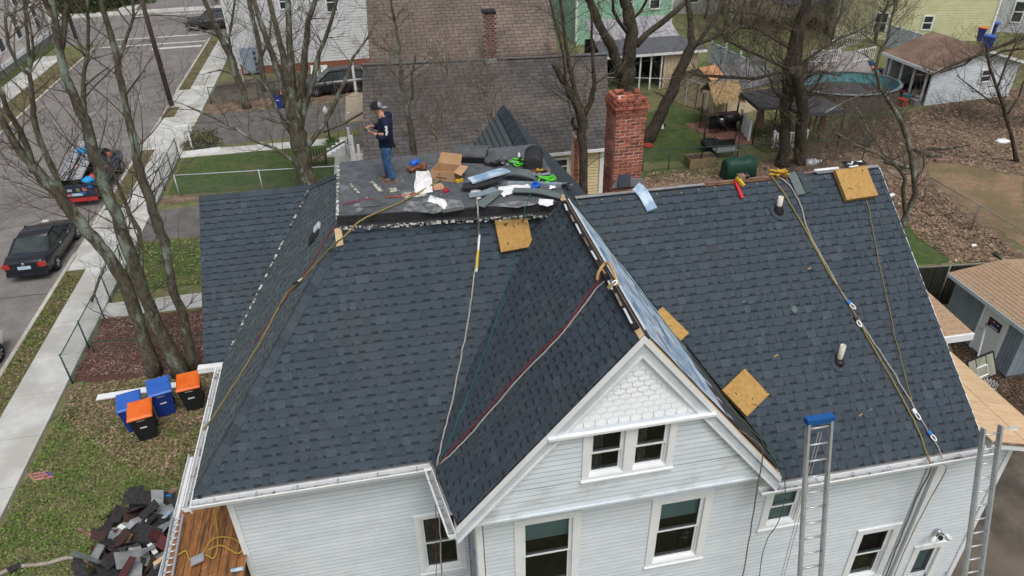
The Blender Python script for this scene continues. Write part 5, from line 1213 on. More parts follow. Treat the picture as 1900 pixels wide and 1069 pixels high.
        for yy in (.92*s_, 3.75*s_):
            x = sx*(hw-.10); m = MB(); R0 = .33 if kind == 'sedan' else .37
            m.lathe((x-.11*sx, yy, R0), [(R0*.6, 0), (R0*.97, .0), (R0, .04), (R0, .18), (R0*.97, .22), (R0*.6, .22)], 20, axis=(sx, 0, 0)); w_ = part('wheel', m, m_tyre, t, local=True)
            m = MB(); m.lathe((x+.09*sx, yy, R0), [(R0*.62, 0), (R0*.62, .03), (R0*.5, .02)], 16, axis=(sx, 0, 0)); o = link('rim', m.mesh('rim', m_dark), w_)
            m = MB()
            for k in range(6):
                an = k*math.pi/3; m.bar((x+.125*sx, yy, R0), (x+.125*sx, yy+math.cos(an)*R0*.58, R0+math.sin(an)*R0*.58), .05, .03, (1, 0, 0))
            link('spokes', m.mesh('spokes', m_rim), w_, 'stuff')
    m = MB(); m.box((-.26, -.035, .66), (.26, -.01, .80)); part('number_plate', m, m_plate, t, local=True)
    m = MB(); m.box((-hw*.88, -.05, .34), (hw*.88, .1, .52)); part('bumper', m, paint if kind != 'pickup' else m_red, t, local=True)
    m = MB(); m.box((-hw*.7, L-.1, .36), (hw*.7, L+.01, .5)); part('grille', m, m_plasticblk, t, local=True)
    return t
c_ = car('black sedan parked at the kerb with red tail lights and pale number plate', (-15.78, 29.95, .004), 0, m_carblk)
m = MB(); m.lathe((0, -.02, .90), [(.06, 0), (.07, .01), (.05, .02)], 12, axis=(0, -1, 0)); part('round_badge', m, m_chrome, c_, local=True)
car('white car cut off by the left frame edge', (-15.75, 20.5, .004), 0, m_carwht, 'suv')
car('dark vehicle parked sideways on the far driveway with roof rails', (-.6, 53.2, .012), math.radians(90), m_carblk, 'suv', 4.8)
car('dark car at the far crossing beside the white house', (-12.4, 76.0, .01), math.radians(90), m_carblk, 'suv')
pk = car('dark blue pickup truck loaded with ladders, stickers across its tailgate', (-15.75, 37.3, .004), 0, m_carblu, 'pickup', 5.4, 1.95)
m = MB(); m.box((-.8, .08, 1.0), (.8, 2.1, 1.125)); part('truck_bed', m, m_dark, pk, local=True)
for sx in (-1, 1): m = MB(); m.box((sx*.9-.05, .02, 1.1), (sx*.9+.05, 2.2, 1.24)); part('bed_side', m, m_carblu, pk, local=True)
m = MB(); m.box((-.9, -.03, .62), (.9, .03, 1.22)); tg = part('tailgate', m, m_carblu, pk, local=True)
m_stk = [mat('sticker_red', lin(.5,.05,.04), lin(.6,.3,.25), 30, .5), mat('sticker_white', lin(.6,.6,.6), lin(.3,.3,.4), 40, .5), mat('sticker_blue', lin(.03,.15,.45), None, rough=.4), mat('sticker_olive', lin(.2,.2,.1), None, rough=.5)]
for k, (x, z, w_, h_) in enumerate(((-.55,.72,.62,.13),(-.3,.98,.22,.12),(.42,.98,.2,.18),(.1,.98,.17,.17),(.7,1.1,.2,.12),(-.72,.97,.12,.1),(.3,.8,.25,.1))):
    m = MB(); m.box((x-w_/2, -.045, z-h_/2), (x+w_/2, -.032, z+h_/2)); link('sticker', m.mesh('sticker', m_stk[(0,1,0,3,2,1,2)[k]]), tg)
def ladder(label, a, b, side, wd, n, group=None, mt=None, rail=.07, name='ladder', rails=2, depthv=None):
    a, b = Vector(a), Vector(b); sv = Vector(side).normalized(); d = (b-a).normalized(); t = thing(name, label, 'ladder', a, group); mt = mt or m_alu; nv = sv.cross(d).normalized()
    for s_ in (-1, 1):
        m = MB(); m.obox((a+b)/2+sv*s_*wd/2, d, sv, nv, (b-a).length/2, .012, rail/2)
        for q in (-1, 1): m.obox((a+b)/2+sv*(s_*wd/2+.012*0)+nv*q*rail/2, d, sv, nv, (b-a).length/2, .022, .005)
        part('rail', m, mt, t)
    for k in range(n):
        p = a.lerp(b, (k+.5)/n); m = MB(); m.tube([p-sv*wd/2, p+sv*wd/2], .018, 8); part('rung', m, mt, t)
    return t
for k, x in enumerate((-16.35, -15.65)):
    t = ladder('silver ladder lying on the truck bed, %s' % ('outer one nearer the road', 'inner one nearer the kerb')[k], (x, 37.5, 1.5), (x+.02, 41.6, 2.05), (1, 0, 0), .5, 12, 'ladders on the truck')
    m = MB(); m.obox((x+.01, 39.55, 1.73), (0, .991, .133), (1, 0, 0), (0, -.133, .991), 2.05, .2, .012); part('plank', m, m_alu, t)
rn = random.Random(3)
for k, (x, y, z, c, nm) in enumerate(((-15.0,38.0,1.3,lin(.5,.06,.04),'red'),(-15.2,37.7,1.28,lin(.02,.3,.65),'bright blue'),(-14.95,39.2,1.3,lin(.35,.12,.06),'rusty orange'),(-16.0,40.3,1.9,lin(.02,.3,.65),'sky blue'),(-16.0,38.9,1.5,lin(.25,.08,.04),'brown'),(-15.1,40.9,1.35,lin(.45,.1,.07),'dull red'))):
    m = MB(); m.ball((x, y, z), .3, (1, .9, .6), 10, 6, 1, .25, rn); single('bundle', m, mat(nm+'_cloth', c, None, rough=.7), nm+' bundle of gear lying in the loaded pickup bed, %s' % ('by the tailgate corner','beside the red bundle','behind the tailgate bundles','between the ladder ends','between the two ladders','behind the cab')[k], 'bundle')
# ================================================================ bins
def bin_(label, foot, rot, body, lid, group='wheelie bins'):
    t = thing('wheelie_bin', label, 'bin', foot, group, rot); m = MB()
    secs = [[(-w_/2, -d/2, z), (w_/2, -d/2, z), (w_/2, d/2, z), (-w_/2, d/2, z)] for w_, d, z in ((.50,.56,.0),(.52,.6,.1),(.66,.80,.95),(.70,.84,.96),(.70,.84,1.02))]
    loft(m, secs, 1, False); part('body', m, body, t, local=True)
    m = MB(); secs = [[(-w_/2, -d/2, z), (w_/2, -d/2, z), (w_/2, d/2, z+.03), (-w_/2, d/2, z+.03)] for w_, d, z in ((.74,.9,1.025),(.74,.9,1.06),(.66,.80,1.105),(.56,.70,1.11))]
    loft(m, secs, 1, False); part('lid', m, lid, t, local=True)
    m = MB(); m.tube([(-.3, .46, 1.0), (.3, .46, 1.0)], .018, 8); part('handle', m, body, t, local=True)
    for s_ in (-1, 1): m = MB(); m.lathe((s_*.24, .33, .12), [(.12, 0), (.12, .05)], 12, axis=(s_, 0, 0)); part('wheel', m, m_tyre, t, local=True)
    m = MB(); m.box((-.10, -.372, .60), (.10, -.355, .65)); part('label_plate', m, m_whitemetal, t, local=True)
    m = MB(); m.box((-.12, -.435, .93), (.12, -.42, .96)); part('embossed_mark', m, m_stone, t, local=True); return t
m_bb = mat('blue_bin_plastic', lin(.015,.045,.26), lin(.02,.055,.30), 3, .45); m_bl = mat('blue_lid_plastic', lin(.03,.12,.48), lin(.04,.14,.52), 3, .4)
m_bk = mat('black_bin_plastic', lin(.02,.022,.024), None, rough=.5); m_or = mat('orange_lid_plastic', lin(.75,.13,.015), lin(.8,.17,.03), 3, .4)
bin_('blue wheelie bin partly hidden behind an orange lidded bin', G(257, 790), .25, m_bb, m_bl)
bin_('blue wheelie bin standing clear between two neighbours', G(311, 762), .28, m_bb, m_bl)
bin_('black wheelie bin with orange lid, nearest the camera', G(277, 806), .22, m_bk, m_or)
bin_('black wheelie bin with orange lid beside the roof gutter', G(364, 752), .16, m_bk, m_or)
for k, (px, py, bd, ld, lab) in enumerate(((1815,75,m_bb,m_or,'orange lidded bin on its side'),(1830,92,m_bb,m_bl,'blue bin in front'),(1822,62,m_bk,m_or,'black bin at the back'),(1836,66,m_bb,m_bl,'blue bin at the back'))):
    bin_('far bin group beside the yellow house: '+lab, G(px, py), .6, bd, ld, 'bins beside the yellow house')
bin_('blue bin with dark lid leaning behind the multi-stemmed tree', G(517, 200), .2, m_bb, m_bk, 'far driveway bins'); bin_('black bin with orange lid behind the multi-stemmed tree trunk', G(535, 198), .1, m_bk, m_or, 'far driveway bins')
a, b = G(180, 738, .09), G(342, 712, .09); m = MB(); m.bar(a, b, .28, .04); single('board', m, m_white, 'white board lying on the leaves behind the wheelie bins', 'board')
# ================================================================ fences
m_gf = mat('green_fence_post', lin(.05,.09,.08), None, rough=.5); m_wire = mat('green_fence_wire', lin(.10,.17,.15), None, rough=.5); m_gw = mat('grey_fence_wire', lin(.22,.22,.21), None, rough=.5)
def chainlink(label, pts, h, post, wire, step=2.6, cell=.085, wr=.003, rail=True, group=None):
    t = thing('chain_link_fence', label, 'fence', pts[0], group); wm = MB()
    for i in range(len(pts)-1):
        a, b = Vector(pts[i]), Vector(pts[i+1]); d = b-a; Ln = d.length; d.normalize(); n = max(1, round(Ln/step))
        for k in range(n+1 if i == len(pts)-2 else n): p = a+d*Ln*k/n; m = MB(); m.tube([p-up*.05, p+up*(h+.06)], .03, 8); part('post', m, post, t)
        if rail: m = MB(); m.tube([a+up*h, b+up*h], .022, 6); part('top_rail', m, post, t)
        k = -h
        nn = Vector((-d.y, d.x, 0))*wr; c2 = cell*1.414
        while k < Ln:
            for s_ in (0, 1):
                u0, u1 = k, k+h; z0, z1 = (0, h) if s_ == 0 else (h, 0)
                if u0 < 0: z0 += (-u0)*(1 if s_ == 0 else -1); u0 = 0
                if u1 > Ln: z1 -= (u1-Ln)*(1 if s_ == 0 else -1); u1 = Ln
                if u1 > u0: P, Q = a+d*u0+up*z0, a+d*u1+up*z1; wm.tube([P, Q], wr, 3, 1, False)
            k += c2
    part('wire_mesh', wm, wire, t, 'stuff'); return t
chainlink('green chain-link fence running along the pavement past the tree cluster', [G(135, 712), Vector((-11.85, 26.3, 0)), ], 1.25, m_gf, m_wire)
chainlink('green chain-link fence along the pavement beside the small front lawn', [Vector((-11.9, 27.5, 0)), Vector((-11.9, 32.5, 0))], 1.25, m_gf, m_wire, group=None)
chainlink('green chain-link fence along the pavement beside the bright front lawn', [Vector((-11.9, 36.2, 0)), Vector((-11.95, 42.8, 0))], 1.25, m_gf, m_wire)
chainlink('pale topped chain-link fence between bright front lawn and driveway', [Vector((-11.0, 37.5, 0)), Vector((-2.4, 36.7, 0))], 1.2, m_soffit, m_wire, 4.0)
chainlink('chain-link fence along the leaf strip by the far driveway', [Vector((-11.6, 52.6, 0)), Vector((-2, 53.2, 0))], 1.2, m_gf, m_gw, 3, .12)
chainlink('wire fence crossing the mulch bed in front of the tree cluster', [Vector((-11.6, 24.0, 0)), Vector((-7.4, 23.6, 0))], .5, m_gf, m_gw, 2.1, .1)
chainlink('dark wire fence between the patio yard and the roof ridge', [G(1192, 318), G(1240, 316), G(1480, 303), G(1600, 296)], 1.25, m_gf, m_gf, 3.0, .12)
chainlink('rusty wire fence running diagonally beside the leaf drift', [G(1712, 372), G(1905, 490)], 1.25, m_gw, mat('rusty_wire', lin(.14,.10,.08), None, rough=.8), 3.0, .09)
chainlink('wire fence under the green lattice by the side of the carport', [G(1110, 175), G(1250, 178)], 1.2, m_whitemetal, m_gf, 2.0, .14)
bf = thing('privacy_fence', 'black privacy fence behind the grey shed', 'fence', G(1700, 545))
a, b = G(1695, 497, 1.8), G(1893, 485, 1.8); a.z = b.z = 0; n = 34
m_bf = mat('black_fence_slat', lin(.018,.018,.018), lin(.03,.028,.026), 5, .7, rnd=.2)
for k in range(n): p = a.lerp(b, (k+.5)/n); m = MB(); m.bar(p, p+up*1.75, (b-a).length/n*.9, .02, (0, 1, 0)); part('slat', m, m_bf, bf)
m = MB(); m.tube([a+up*1.8, b+up*1.8], .03, 8); part('top_rail', m, m_gw, bf)
for k in range(4): p = a.lerp(b, k/3)-Vector((0, .06, 0)); m = MB(); m.tube([p, p+up*1.85], .03, 8); part('post', m, m_gw, bf)
def picket(label, a, b, h, n, cap=False, mt=None, group=None, solid=True):
    a, b = Vector(a), Vector(b); t = thing('white_fence', label, 'fence', a, group); mt = mt or m_white; d = (b-a).normalized(); w_ = (b-a).length/n
    for k in range(n): p = a.lerp(b, (k+.5)/n); m = MB(); m.bar(p, p+up*h, w_*(.96 if solid else .55), .03, tuple(d.cross(up))); part('board', m, mt, t)
    for z in (.15, h): m = MB(); m.bar(a+up*z, b+up*z, .07, .06); part('rail', m, mt, t)
    for k in range(4):
        p = a.lerp(b, k/3); m = MB(); m.bar(p, p+up*(h+.15), .13, .13, (1, 0, 0)); o = part('post', m, mt, t)
        if cap: m = MB(); m.lathe(p+up*(h+.15), [(.12, 0), (.12, .03), (.05, .06), (.09, .14), (.07, .22), (.01, .26)], 8); link('finial', m.mesh('finial', mt, wloc(o)), o)
    return t
m_vin = mat('grey_white_vinyl', lin(.50,.55,.62), lin(.56,.61,.67), 2, .5)
picket('white vinyl panel fence with ball capped posts beside the beige garage', G(1316, 118), G(1396, 160), 1.6, 16, True, m_vin)
picket('pale vinyl fence behind the faded brown garage roof', G(1640, 86), G(1712, 110), 1.7, 14, False, m_vin)
picket('short white picket fence by the twin trunk tree', G(1432, 275), G(1492, 272), .9, 12, False, m_white, None, False)
picket('low white gate leaning beside the striped umbrella', G(1372, 240), G(1388, 262), 1.1, 6, False, m_white, None, True)
# ================================================================ grey shed, hoop
gs = thing('shed', 'blue grey garden shed with tan shingle roof and white door', 'shed', (21, 17, 0))
m_gs = mat('blue_grey_siding', lin(.22,.26,.31), lin(.25,.29,.34), 2, .7, c3=lin(.18,.21,.25), scale3=1)
sx0, sy0, sy1 = 19.85, 15.65, 18.9; eh = 2.30
dA, dB = AX(1806, 640, sx0), AX(1841, 667, sx0); dT = AX(1874, 585, sx0)
for k in range(24):
    y0, y1 = sy0+(sy1-sy0)*k/24, sy0+(sy1-sy0)*(k+1)/24-.012; m = MB(); m.box((sx0, y0, .12), (sx0+.05, y1, eh)); part('siding_board', m, m_gs, gs)
for k in range(18):
    x0, x1 = sx0+.05+k*.2, sx0+.05+k*.2+.188; m = MB(); m.box((x0, sy0, .12), (x1, sy0+.05, eh+.1+(min(x0-sx0, 3.7-(x0-sx0)))*.13)); part('siding_board', m, m_gs, gs)
m = MB(); m.box((sx0+.06, sy0+.06, .1), (sx0+3.6, sy1, eh-.02)); m.box((sx0-.03, sy0-.03, 0), (sx0+3.6, sy1, .12)); part('shed_core', m, mat('shed_base', lin(.10,.10,.09), lin(.06,.06,.06), 3, .9), gs)
dy0, dy1, dz1 = min(dA.y, dB.y), max(dA.y, dB.y), 2.02
m = MB(); m.box((sx0-.03, dy0, .14), (sx0-.005, dy1, dz1)); do = part('door', m, m_whitemetal, gs)
for a_, b_ in (((dy0-.06, .12), (dy0-.06, dz1+.1)), ((dy1+.06, .12), (dy1+.06, dz1+.1)), ((dy0-.1, dz1+.06), (dy1+.1, dz1+.06))):
    m = MB(); m.bar((sx0-.03, a_[0], a_[1]), (sx0-.03, b_[0], b_[1]), .11, .05, (1, 0, 0)); part('door_trim', m, m_white, do)
m = MB(); m.ball((sx0-.06, dy1-.1, 1.05), .035); part('door_knob', m, m_chrome, do)
m = MB(); m.box((sx0-.045, dy0+.12, 1.32), (sx0-.032, dy0+.12+(dy1-dy0)*.62, 1.66)); sg = part('sign', m, m_plasticblk, do)
mw = mat('sign_white', lin(.6,.6,.62), None); mr_ = mat('sign_red', lin(.45,.03,.03), None); mb_ = mat('sign_blue', lin(.03,.08,.35), None)
for k, (u, z, w_, h_, q) in enumerate(((.12,1.56,.08,.09,mr_),(.22,1.57,.05,.05,mw),(.31,1.56,.07,.08,mr_),(.42,1.55,.06,.05,mw),(.24,1.47,.26,.035,mb_),(.30,1.38,.34,.045,mw))):
    W_s = (dy1-dy0)*.62; y_ = dy0+.12+W_s-u*W_s/.55; m = MB(); m.box((sx0-.049, y_-w_/2, z-h_/2), (sx0-.046, y_+w_/2, z+h_/2)); part('sign_mark', m, q, do)
ex_, er_ = sx0-.3, sx0+1.85
m_tan = MATS['tan_shingle']; pitch = .13
for k in range(13):
    x0 = ex_+k*.17; m = MB(); z0_ = eh-.05+(x0-ex_)*pitch; m.prism([(x0, sy0-.35, z0_+.02), (x0+.18, sy0-.35, z0_+.18*pitch+.006), (x0+.18, sy1+.15, z0_+.18*pitch+.006), (x0, sy1+.15, z0_+.02)], (0, 0, -.05), R_.uniform(.9, 1.1)); part('roof_course', m, m_tan, gs)
m = MB(); zr = eh-.05+13*.17*pitch; m.prism([(ex_+13*.17, sy0-.35, zr), (ex_+26*.17, sy0-.35, eh-.05), (ex_+26*.17, sy1+.15, eh-.05), (ex_+13*.17, sy1+.15, zr)], (0, 0, -.05)); part('roof', m, m_tan, gs)
m = MB(); m.bar((ex_-.02, sy0-.35, eh-.12), (ex_-.02, sy1+.15, eh-.12), .04, .14); part('fascia_board', m, m_soffit, gs)
m = MB(); m.bar((ex_, sy0-.36, eh-.1), (er_, sy0-.36, zr-.08), .03, .14); part('fascia_board', m, m_soffit, gs)
hp = thing('basketball_hoop', 'small basketball hoop with clear black framed backboard and white net', 'basketball hoop', G(1811, 640))
Bc = G(1822, 683, 2.3); base = G(1812, 640); bxv = Vector((.97, .24, 0)).normalized(); byv = Vector((-.12, .48, .87)).normalized(); bn = bxv.cross(byv).normalized()
hb, wb = .36, .56
m = MB(); m.tube([base, base+up*1.2, Bc+bn*-.25-byv*.1, Bc], [.035, .035, .03, .03], 8); part('pole', m, m_whitemetal, hp)
m = MB(); m.obox(Bc, bxv, byv, bn, wb, hb, .01); bb = part('backboard', m, mat('cloudy_acrylic', lin(.30,.31,.24), lin(.22,.23,.18), 3, .2, spec=.5), hp)
for (c_, hu, hv) in ((byv*hb, wb, .025), (-byv*hb, wb, .025), (bxv*wb, .025, hb), (-bxv*wb, .025, hb)): m = MB(); m.obox(Bc+c_, bxv, byv, bn, hu, hv, .022); part('frame_bar', m, m_plasticblk, bb)
for (c_, hu, hv) in ((byv*.06, .22, .018), (-byv*.24, .22, .018), (bxv*.22-byv*.09, .018, .16), (-bxv*.22-byv*.09, .018, .16)): m = MB(); m.obox(Bc+c_, bxv, byv, bn, hu, hv, .02); part('target_square', m, m_white, bb)
for s_ in (-.2, .2): m = MB(); m.obox(Bc+bxv*s_*1.1+bn*.0, bxv, byv, bn, .012, hb, .02); part('brace', m, m_plasticblk, bb)
rc_ = Bc-byv*.22+Vector((.05, -.30, 0)); rc_.z = Bc.z-.25; N = 14; ring = [rc_+Vector((.22*math.cos(6.2832*k/N), .22*math.sin(6.2832*k/N), 0)) for k in range(N+1)]
m = MB(); m.tube(ring, .011, 6); part('rim', m, m_plasticblk, hp)
m = MB()
for k in range(N):
    a_ = 6.2832*k/N
    for s_ in (-1, 1):
        m.tube([rc_+Vector((.22*math.cos(a_), .22*math.sin(a_), 0)), rc_+Vector((.17*math.cos(a_+s_*.22), .17*math.sin(a_+s_*.22), -.14)), rc_+Vector((.13*math.cos(a_), .13*math.sin(a_), -.28)), rc_+Vector((.12*math.cos(a_+s_*.2), .12*math.sin(a_+s_*.2), -.42))], .008, 4, 1, False)
part('net', m, m_white, hp, 'stuff')
# ================================================================ patio yard
def cyl(m, p, r, h, n=14): m.lathe(p, [(r, 0), (r, h)], n)
pv = thing('brick_patio', 'curved red brick patio in front of the thatched bar', 'patio', G(1350, 240))
P_ = gp((1268,232),(1310,226),(1360,240),(1395,255),(1400,270),(1340,272),(1300,250))
xs0, xs1 = min(p.x for p in P_), max(p.x for p in P_); ys0, ys1 = min(p.y for p in P_), max(p.y for p in P_); cnt = 0; pm = {}
y = ys0; row = 0; rest = MB()
while y < ys1:
    x = xs0+(.12 if row % 2 else 0)
    while x < xs1:
        ins = False
        for i in range(len(P_)):
            a, b = P_[i], P_[(i+1) % len(P_)]
            if (a.y > y) != (b.y > y) and x < (b.x-a.x)*(y-a.y)/(b.y-a.y)+a.x: ins = not ins
        if ins: rest.box((x+.006, y+.006, 0), (x+.234, y+.144, .045+rn.uniform(0, .008)), rn.uniform(.7, 1.25))
        x += .24
    y += .15; row += 1
part('paving_bricks', rest, mat('patio_brick', lin(.26,.13,.10), lin(.2,.11,.09), 3, .9, tone=True), pv, 'stuff')
tb = thing('tiki_bar', 'small tiki bar with shaggy thatched roof and dark counter', 'bar', G(1335, 232))
c0 = G(1352, 232); rr = G(1352, 165, 2.6); Y_ = c0.y
m_th = mat('straw_thatch', lin(.42,.30,.16), lin(.28,.19,.10), 6, .95, .6, 30, tone=True)
m = MB(); rg0, rg1 = Vector((c0.x-1.6, Y_+.3, 2.75)), Vector((c0.x+.3, Y_+.2, 2.75))
for k in range(1500):
    f = rn.random(); s_ = rn.choice((-1, -1, 1)); g_ = rn.random(); p = rg0.lerp(rg1, f); q = p+Vector((0, s_*.95*g_, -.75*g_)); l_ = rn.uniform(.25, .5); d = Vector((rn.uniform(-.12, .12), s_*.78, -.62)).normalized(); q2 = q+d*l_; q2.z -= .03
    w_ = Vector((.02, 0, 0)); m.face([q-w_+up*.02, q+w_+up*.02, q2+w_*.4, q2-w_*.4], rn.uniform(.6, 1.4))
for k in range(300):
    f = rn.uniform(-1, 1); p = rg1+Vector((0, f*.9, -.72*abs(f)+.0)); m.face([p-Vector((0, .02, 0)), p+Vector((0, .02, 0)), p+Vector((.12+rn.uniform(0, .1), 0, -.35-rn.random()*.2))], rn.uniform(.6, 1.4))
part('thatch', m, m_th, tb, 'stuff')
m = MB(); m.prism([rg0, rg1, rg1+Vector((0, -.9, -.72)), rg0+Vector((0, -.9, -.72))], (0, 0, -.04)); m.prism([rg0, rg0+Vector((0, .9, -.72)), rg1+Vector((0, .9, -.72)), rg1], (0, 0, -.04)); part('roof_panel', m, mat('straw_under', lin(.3,.21,.11), lin(.22,.15,.08), 4, .95), tb)
for (x, y) in ((c0.x+.15, Y_-.55), (c0.x-1.5, Y_-.55), (c0.x+.15, Y_+.9), (c0.x-1.5, Y_+.9)): m = MB(); m.tube([(x, y, 0), (x, y, 2.0)], .05, 8); part('post', m, MATS['straw_thatch'], tb)
m = MB(); m.box((c0.x-1.6, Y_-.75, .95), (c0.x+.2, Y_-.35, 1.03)); m.box((c0.x-1.9, Y_-.75, .95), (c0.x-1.6, Y_+.8, 1.03)); part('counter', m, mat('dark_counter', lin(.07,.05,.045), lin(.1,.075,.065), 3, .4), tb)
m = MB(); m.box((c0.x-1.55, Y_-.6, 0), (c0.x+.15, Y_-.5, .95)); part('bar_front', m, m_dark, tb)
for k in range(6):
    s_ = thing('bar_stool', 'black bar stool in front of the tiki bar, number %s from the left' % ('one','two','three','four','five','six')[k], 'stool', (c0.x-1.7+k*.38, Y_-1.15, 0), 'bar stools')
    p = Vector((c0.x-1.7+k*.38, Y_-1.15, 0)); m = MB(); cyl(m, p+up*.7, .17, .05, 10); part('seat', m, m_plasticblk, s_)
    for a_ in range(4): m = MB(); m.tube([p+up*.7, p+Vector((.17*math.cos(a_*1.57+.8), .17*math.sin(a_*1.57+.8), 0))], .014, 5); part('leg', m, m_plasticblk, s_)
    m = MB(); m.box((p.x-.15, p.y-.17, .85), (p.x+.15, p.y-.14, 1.05)); part('backrest', m, m_plasticblk, s_)
gz = thing('gazebo', 'dark fabric canopy roof beside the twin trunk tree', 'canopy', G(1440, 230))
g0 = G(1440, 185, 2.3); m = MB(); apex = g0+Vector((.1, .4, .6)); cr_ = [g0+Vector((-1.6, -1.0, 0)), g0+Vector((1.7, -1.2, 0)), g0+Vector((2.0, 1.5, 0)), g0+Vector((-1.4, 1.7, 0))]
m_cv = mat('dark_canvas', lin(.045,.045,.055), lin(.07,.07,.08), 2, .9)
for i in range(4): m.face([cr_[i], cr_[(i+1) % 4], apex]); m.face([cr_[i], cr_[(i+1) % 4], cr_[(i+1) % 4]-up*.2, cr_[i]-up*.2])
part('canopy', m, m_cv, gz)
for c_ in cr_: m = MB(); m.tube([c_, Vector((c_.x, c_.y, 0))], .04, 6); part('post', m, m_plasticblk, gz)
g1 = G(1500, 195, 2.2); gz2 = thing('gazebo', 'second dark canopy partly hidden right of the twin trunk tree', 'canopy', G(1500, 250)); m = MB(); cr_ = [g1+Vector(v) for v in ((-1.2, -1.3, 0), (1.6, -1.2, 0), (1.5, 1.2, 0), (-1.2, 1.2, 0))]; apex = g1+up*.5
for i in range(4): m.face([cr_[i], cr_[(i+1) % 4], apex]); m.face([cr_[i], cr_[(i+1) % 4], cr_[(i+1) % 4]-up*.2, cr_[i]-up*.2])
part('canopy', m, m_cv, gz2)
for c_ in cr_: m = MB(); m.tube([c_, Vector((c_.x, c_.y, 0))], .04, 6); part('post', m, m_plasticblk, gz2)
def closed_umb(label, foot, h, c):
    t = thing('patio_umbrella', label, 'umbrella', foot, 'closed patio umbrellas'); m = MB(); m.tube([foot, foot+up*h], .025, 6); part('pole', m, m_plasticblk, t)
    m = MB(); N = 14; rings = []
    for k in range(6):
        f = k/5; rings.append([foot+up*(h-.1-1.7*f)+Vector((math.cos(6.2832*j/N), math.sin(6.2832*j/N), 0))*((.05+.24*f)*(1 if j % 2 else .7)) for j in range(N)])
    loft(m, rings, 1, False); part('folded_cloth', m, c, t); return t
m_um = mat('brown_striped_cloth', lin(.20,.11,.08), lin(.34,.22,.17), 3, .9, stretch=(6, 6, .2)); closed_umb('closed brown striped umbrella leaning by the white gate', G(1405, 255), 2.5, m_um); closed_umb('closed brown umbrella right of the twin trunk tree', G(1518, 262), 2.3, m_um)
# smoker grill, fire pit, swing seat, planter
sg_ = thing('smoker_grill', 'black barrel smoker grill on the brick patio', 'grill', G(1350, 240)); p = G(1352, 245)+up*.9; m = MB(); m.lathe(p-Vector((.5, 0, 0)), [(.05, 0), (.26, .02), (.26, .98), (.05, 1.0)], 14, axis=(1, 0, 0)); part('barrel', m, m_plasticblk, sg_)
for s_ in (-.35, .35):
    for q_ in (-.15, .15): m = MB(); m.tube([p+Vector((s_, q_, -.1)), p+Vector((s_, q_*1.5, -.9))], .02, 5); part('leg', m, m_plasticblk, sg_)
m = MB(); m.ball(p+Vector((-.75, -.3, -.1)), .28, (1, 1, .8)); part('side_kettle', m, m_plasticblk, sg_); m = MB(); m.ball(p+Vector((-.75, -.35, .1)), .14, (1, .8, .4)); part('kettle_lid', m, m_alu, sg_)
fp = thing('fire_pit', 'round black covered fire pit table', 'fire pit', G(1318, 278)); p = G(1318, 280); m = MB(); m.lathe(p, [(.35, 0), (.38, .35), (.62, .42), (.64, .55), (.1, .6)], 18); part('cover', m, m_plasticblk, fp)
pt = thing('planter_box', 'wooden planter box with a tall black pole standing in it', 'planter', G(1298, 308)); p = G(1298, 308); m_pw = mat('planter_wood', lin(.20,.15,.085), lin(.26,.20,.12), 4, .9)
for k in range(4):
    z0_ = .1+k*.14
    for (a_, b_) in (((-.75, -.35), (.75, -.35)), ((.75, -.35), (.75, .45)), ((.75, .45), (-.75, .45)), ((-.75, .45), (-.75, -.35))): m = MB(); m.bar(p+Vector((a_[0], a_[1], z0_)), p+Vector((b_[0], b_[1], z0_)), .03, .13); part('board', m, m_pw, pt)
m = MB(); m.box((p.x-.72, p.y-.32, 0), (p.x+.72, p.y+.42, .48)); part('soil', m, m_bmulch, pt); m = MB(); m.tube([p+Vector((.05, 0, .4)), p+Vector((.05, 0, 3.3))], .035, 8); part('pole', m, m_plasticblk, pt)
pb_ = thing('patio_heater', 'thin pole lamp with round head beside the shed door', 'lamp', G(1298, 235)); p = G(1298, 240); m = MB(); m.tube([p, p+up*2.2], .03, 6); part('pole', m, m_plasticblk, pb_); m = MB(); m.lathe(p+up*2.2, [(.04, 0), (.22, .08), (.18, .2), (.03, .25)], 10); part('head', m, m_redwood, pb_)
gc = thing('covered_grill', 'grill under a green fabric cover behind the roof ridge', 'grill', G(1368, 328)); p = G(1368, 330); m = MB()
secs = []
for k, (dx, sc_) in enumerate(((-.85,.80),(-.8,.9),(-.45,.97),(0,.9),(.45,.98),(.8,.9),(.85,.8))):
    ring = []
    for j in range(9): a_ = math.pi*j/8; ring.append(p+Vector((dx, -.48*sc_*math.cos(a_)*(1.1 if j in (0, 8) else 1), (.75+.5*math.sin(a_))*sc_ if 0 < j < 8 else .02)))
    secs.append(ring)
loft(m, secs); part('cover', m, mat('green_tarp', lin(.008,.045,.032), lin(.012,.062,.042), 3, .5, .6, 5), gc)
sw_ = thing('swing_seat', 'dark metal swing seat frame on the lawn', 'seat', G(1345, 290)); p = G(1343, 292)
for dx in (-.65, .65): 
    for dy_ in (-.3, .3): m = MB(); m.tube([p+Vector((dx, dy_, 0)), p+Vector((dx, dy_*.7, 1.3))], .03, 5); part('leg', m, m_plasticblk, sw_)
m = MB(); m.box((p.x-.65, p.y-.3, .45), (p.x+.65, p.y+.3, .52)); part('seat', m, m_alu, sw_); m = MB(); m.box((p.x-.65, p.y+.25, .5), (p.x+.65, p.y+.3, .95)); part('backrest', m, m_plasticblk, sw_)
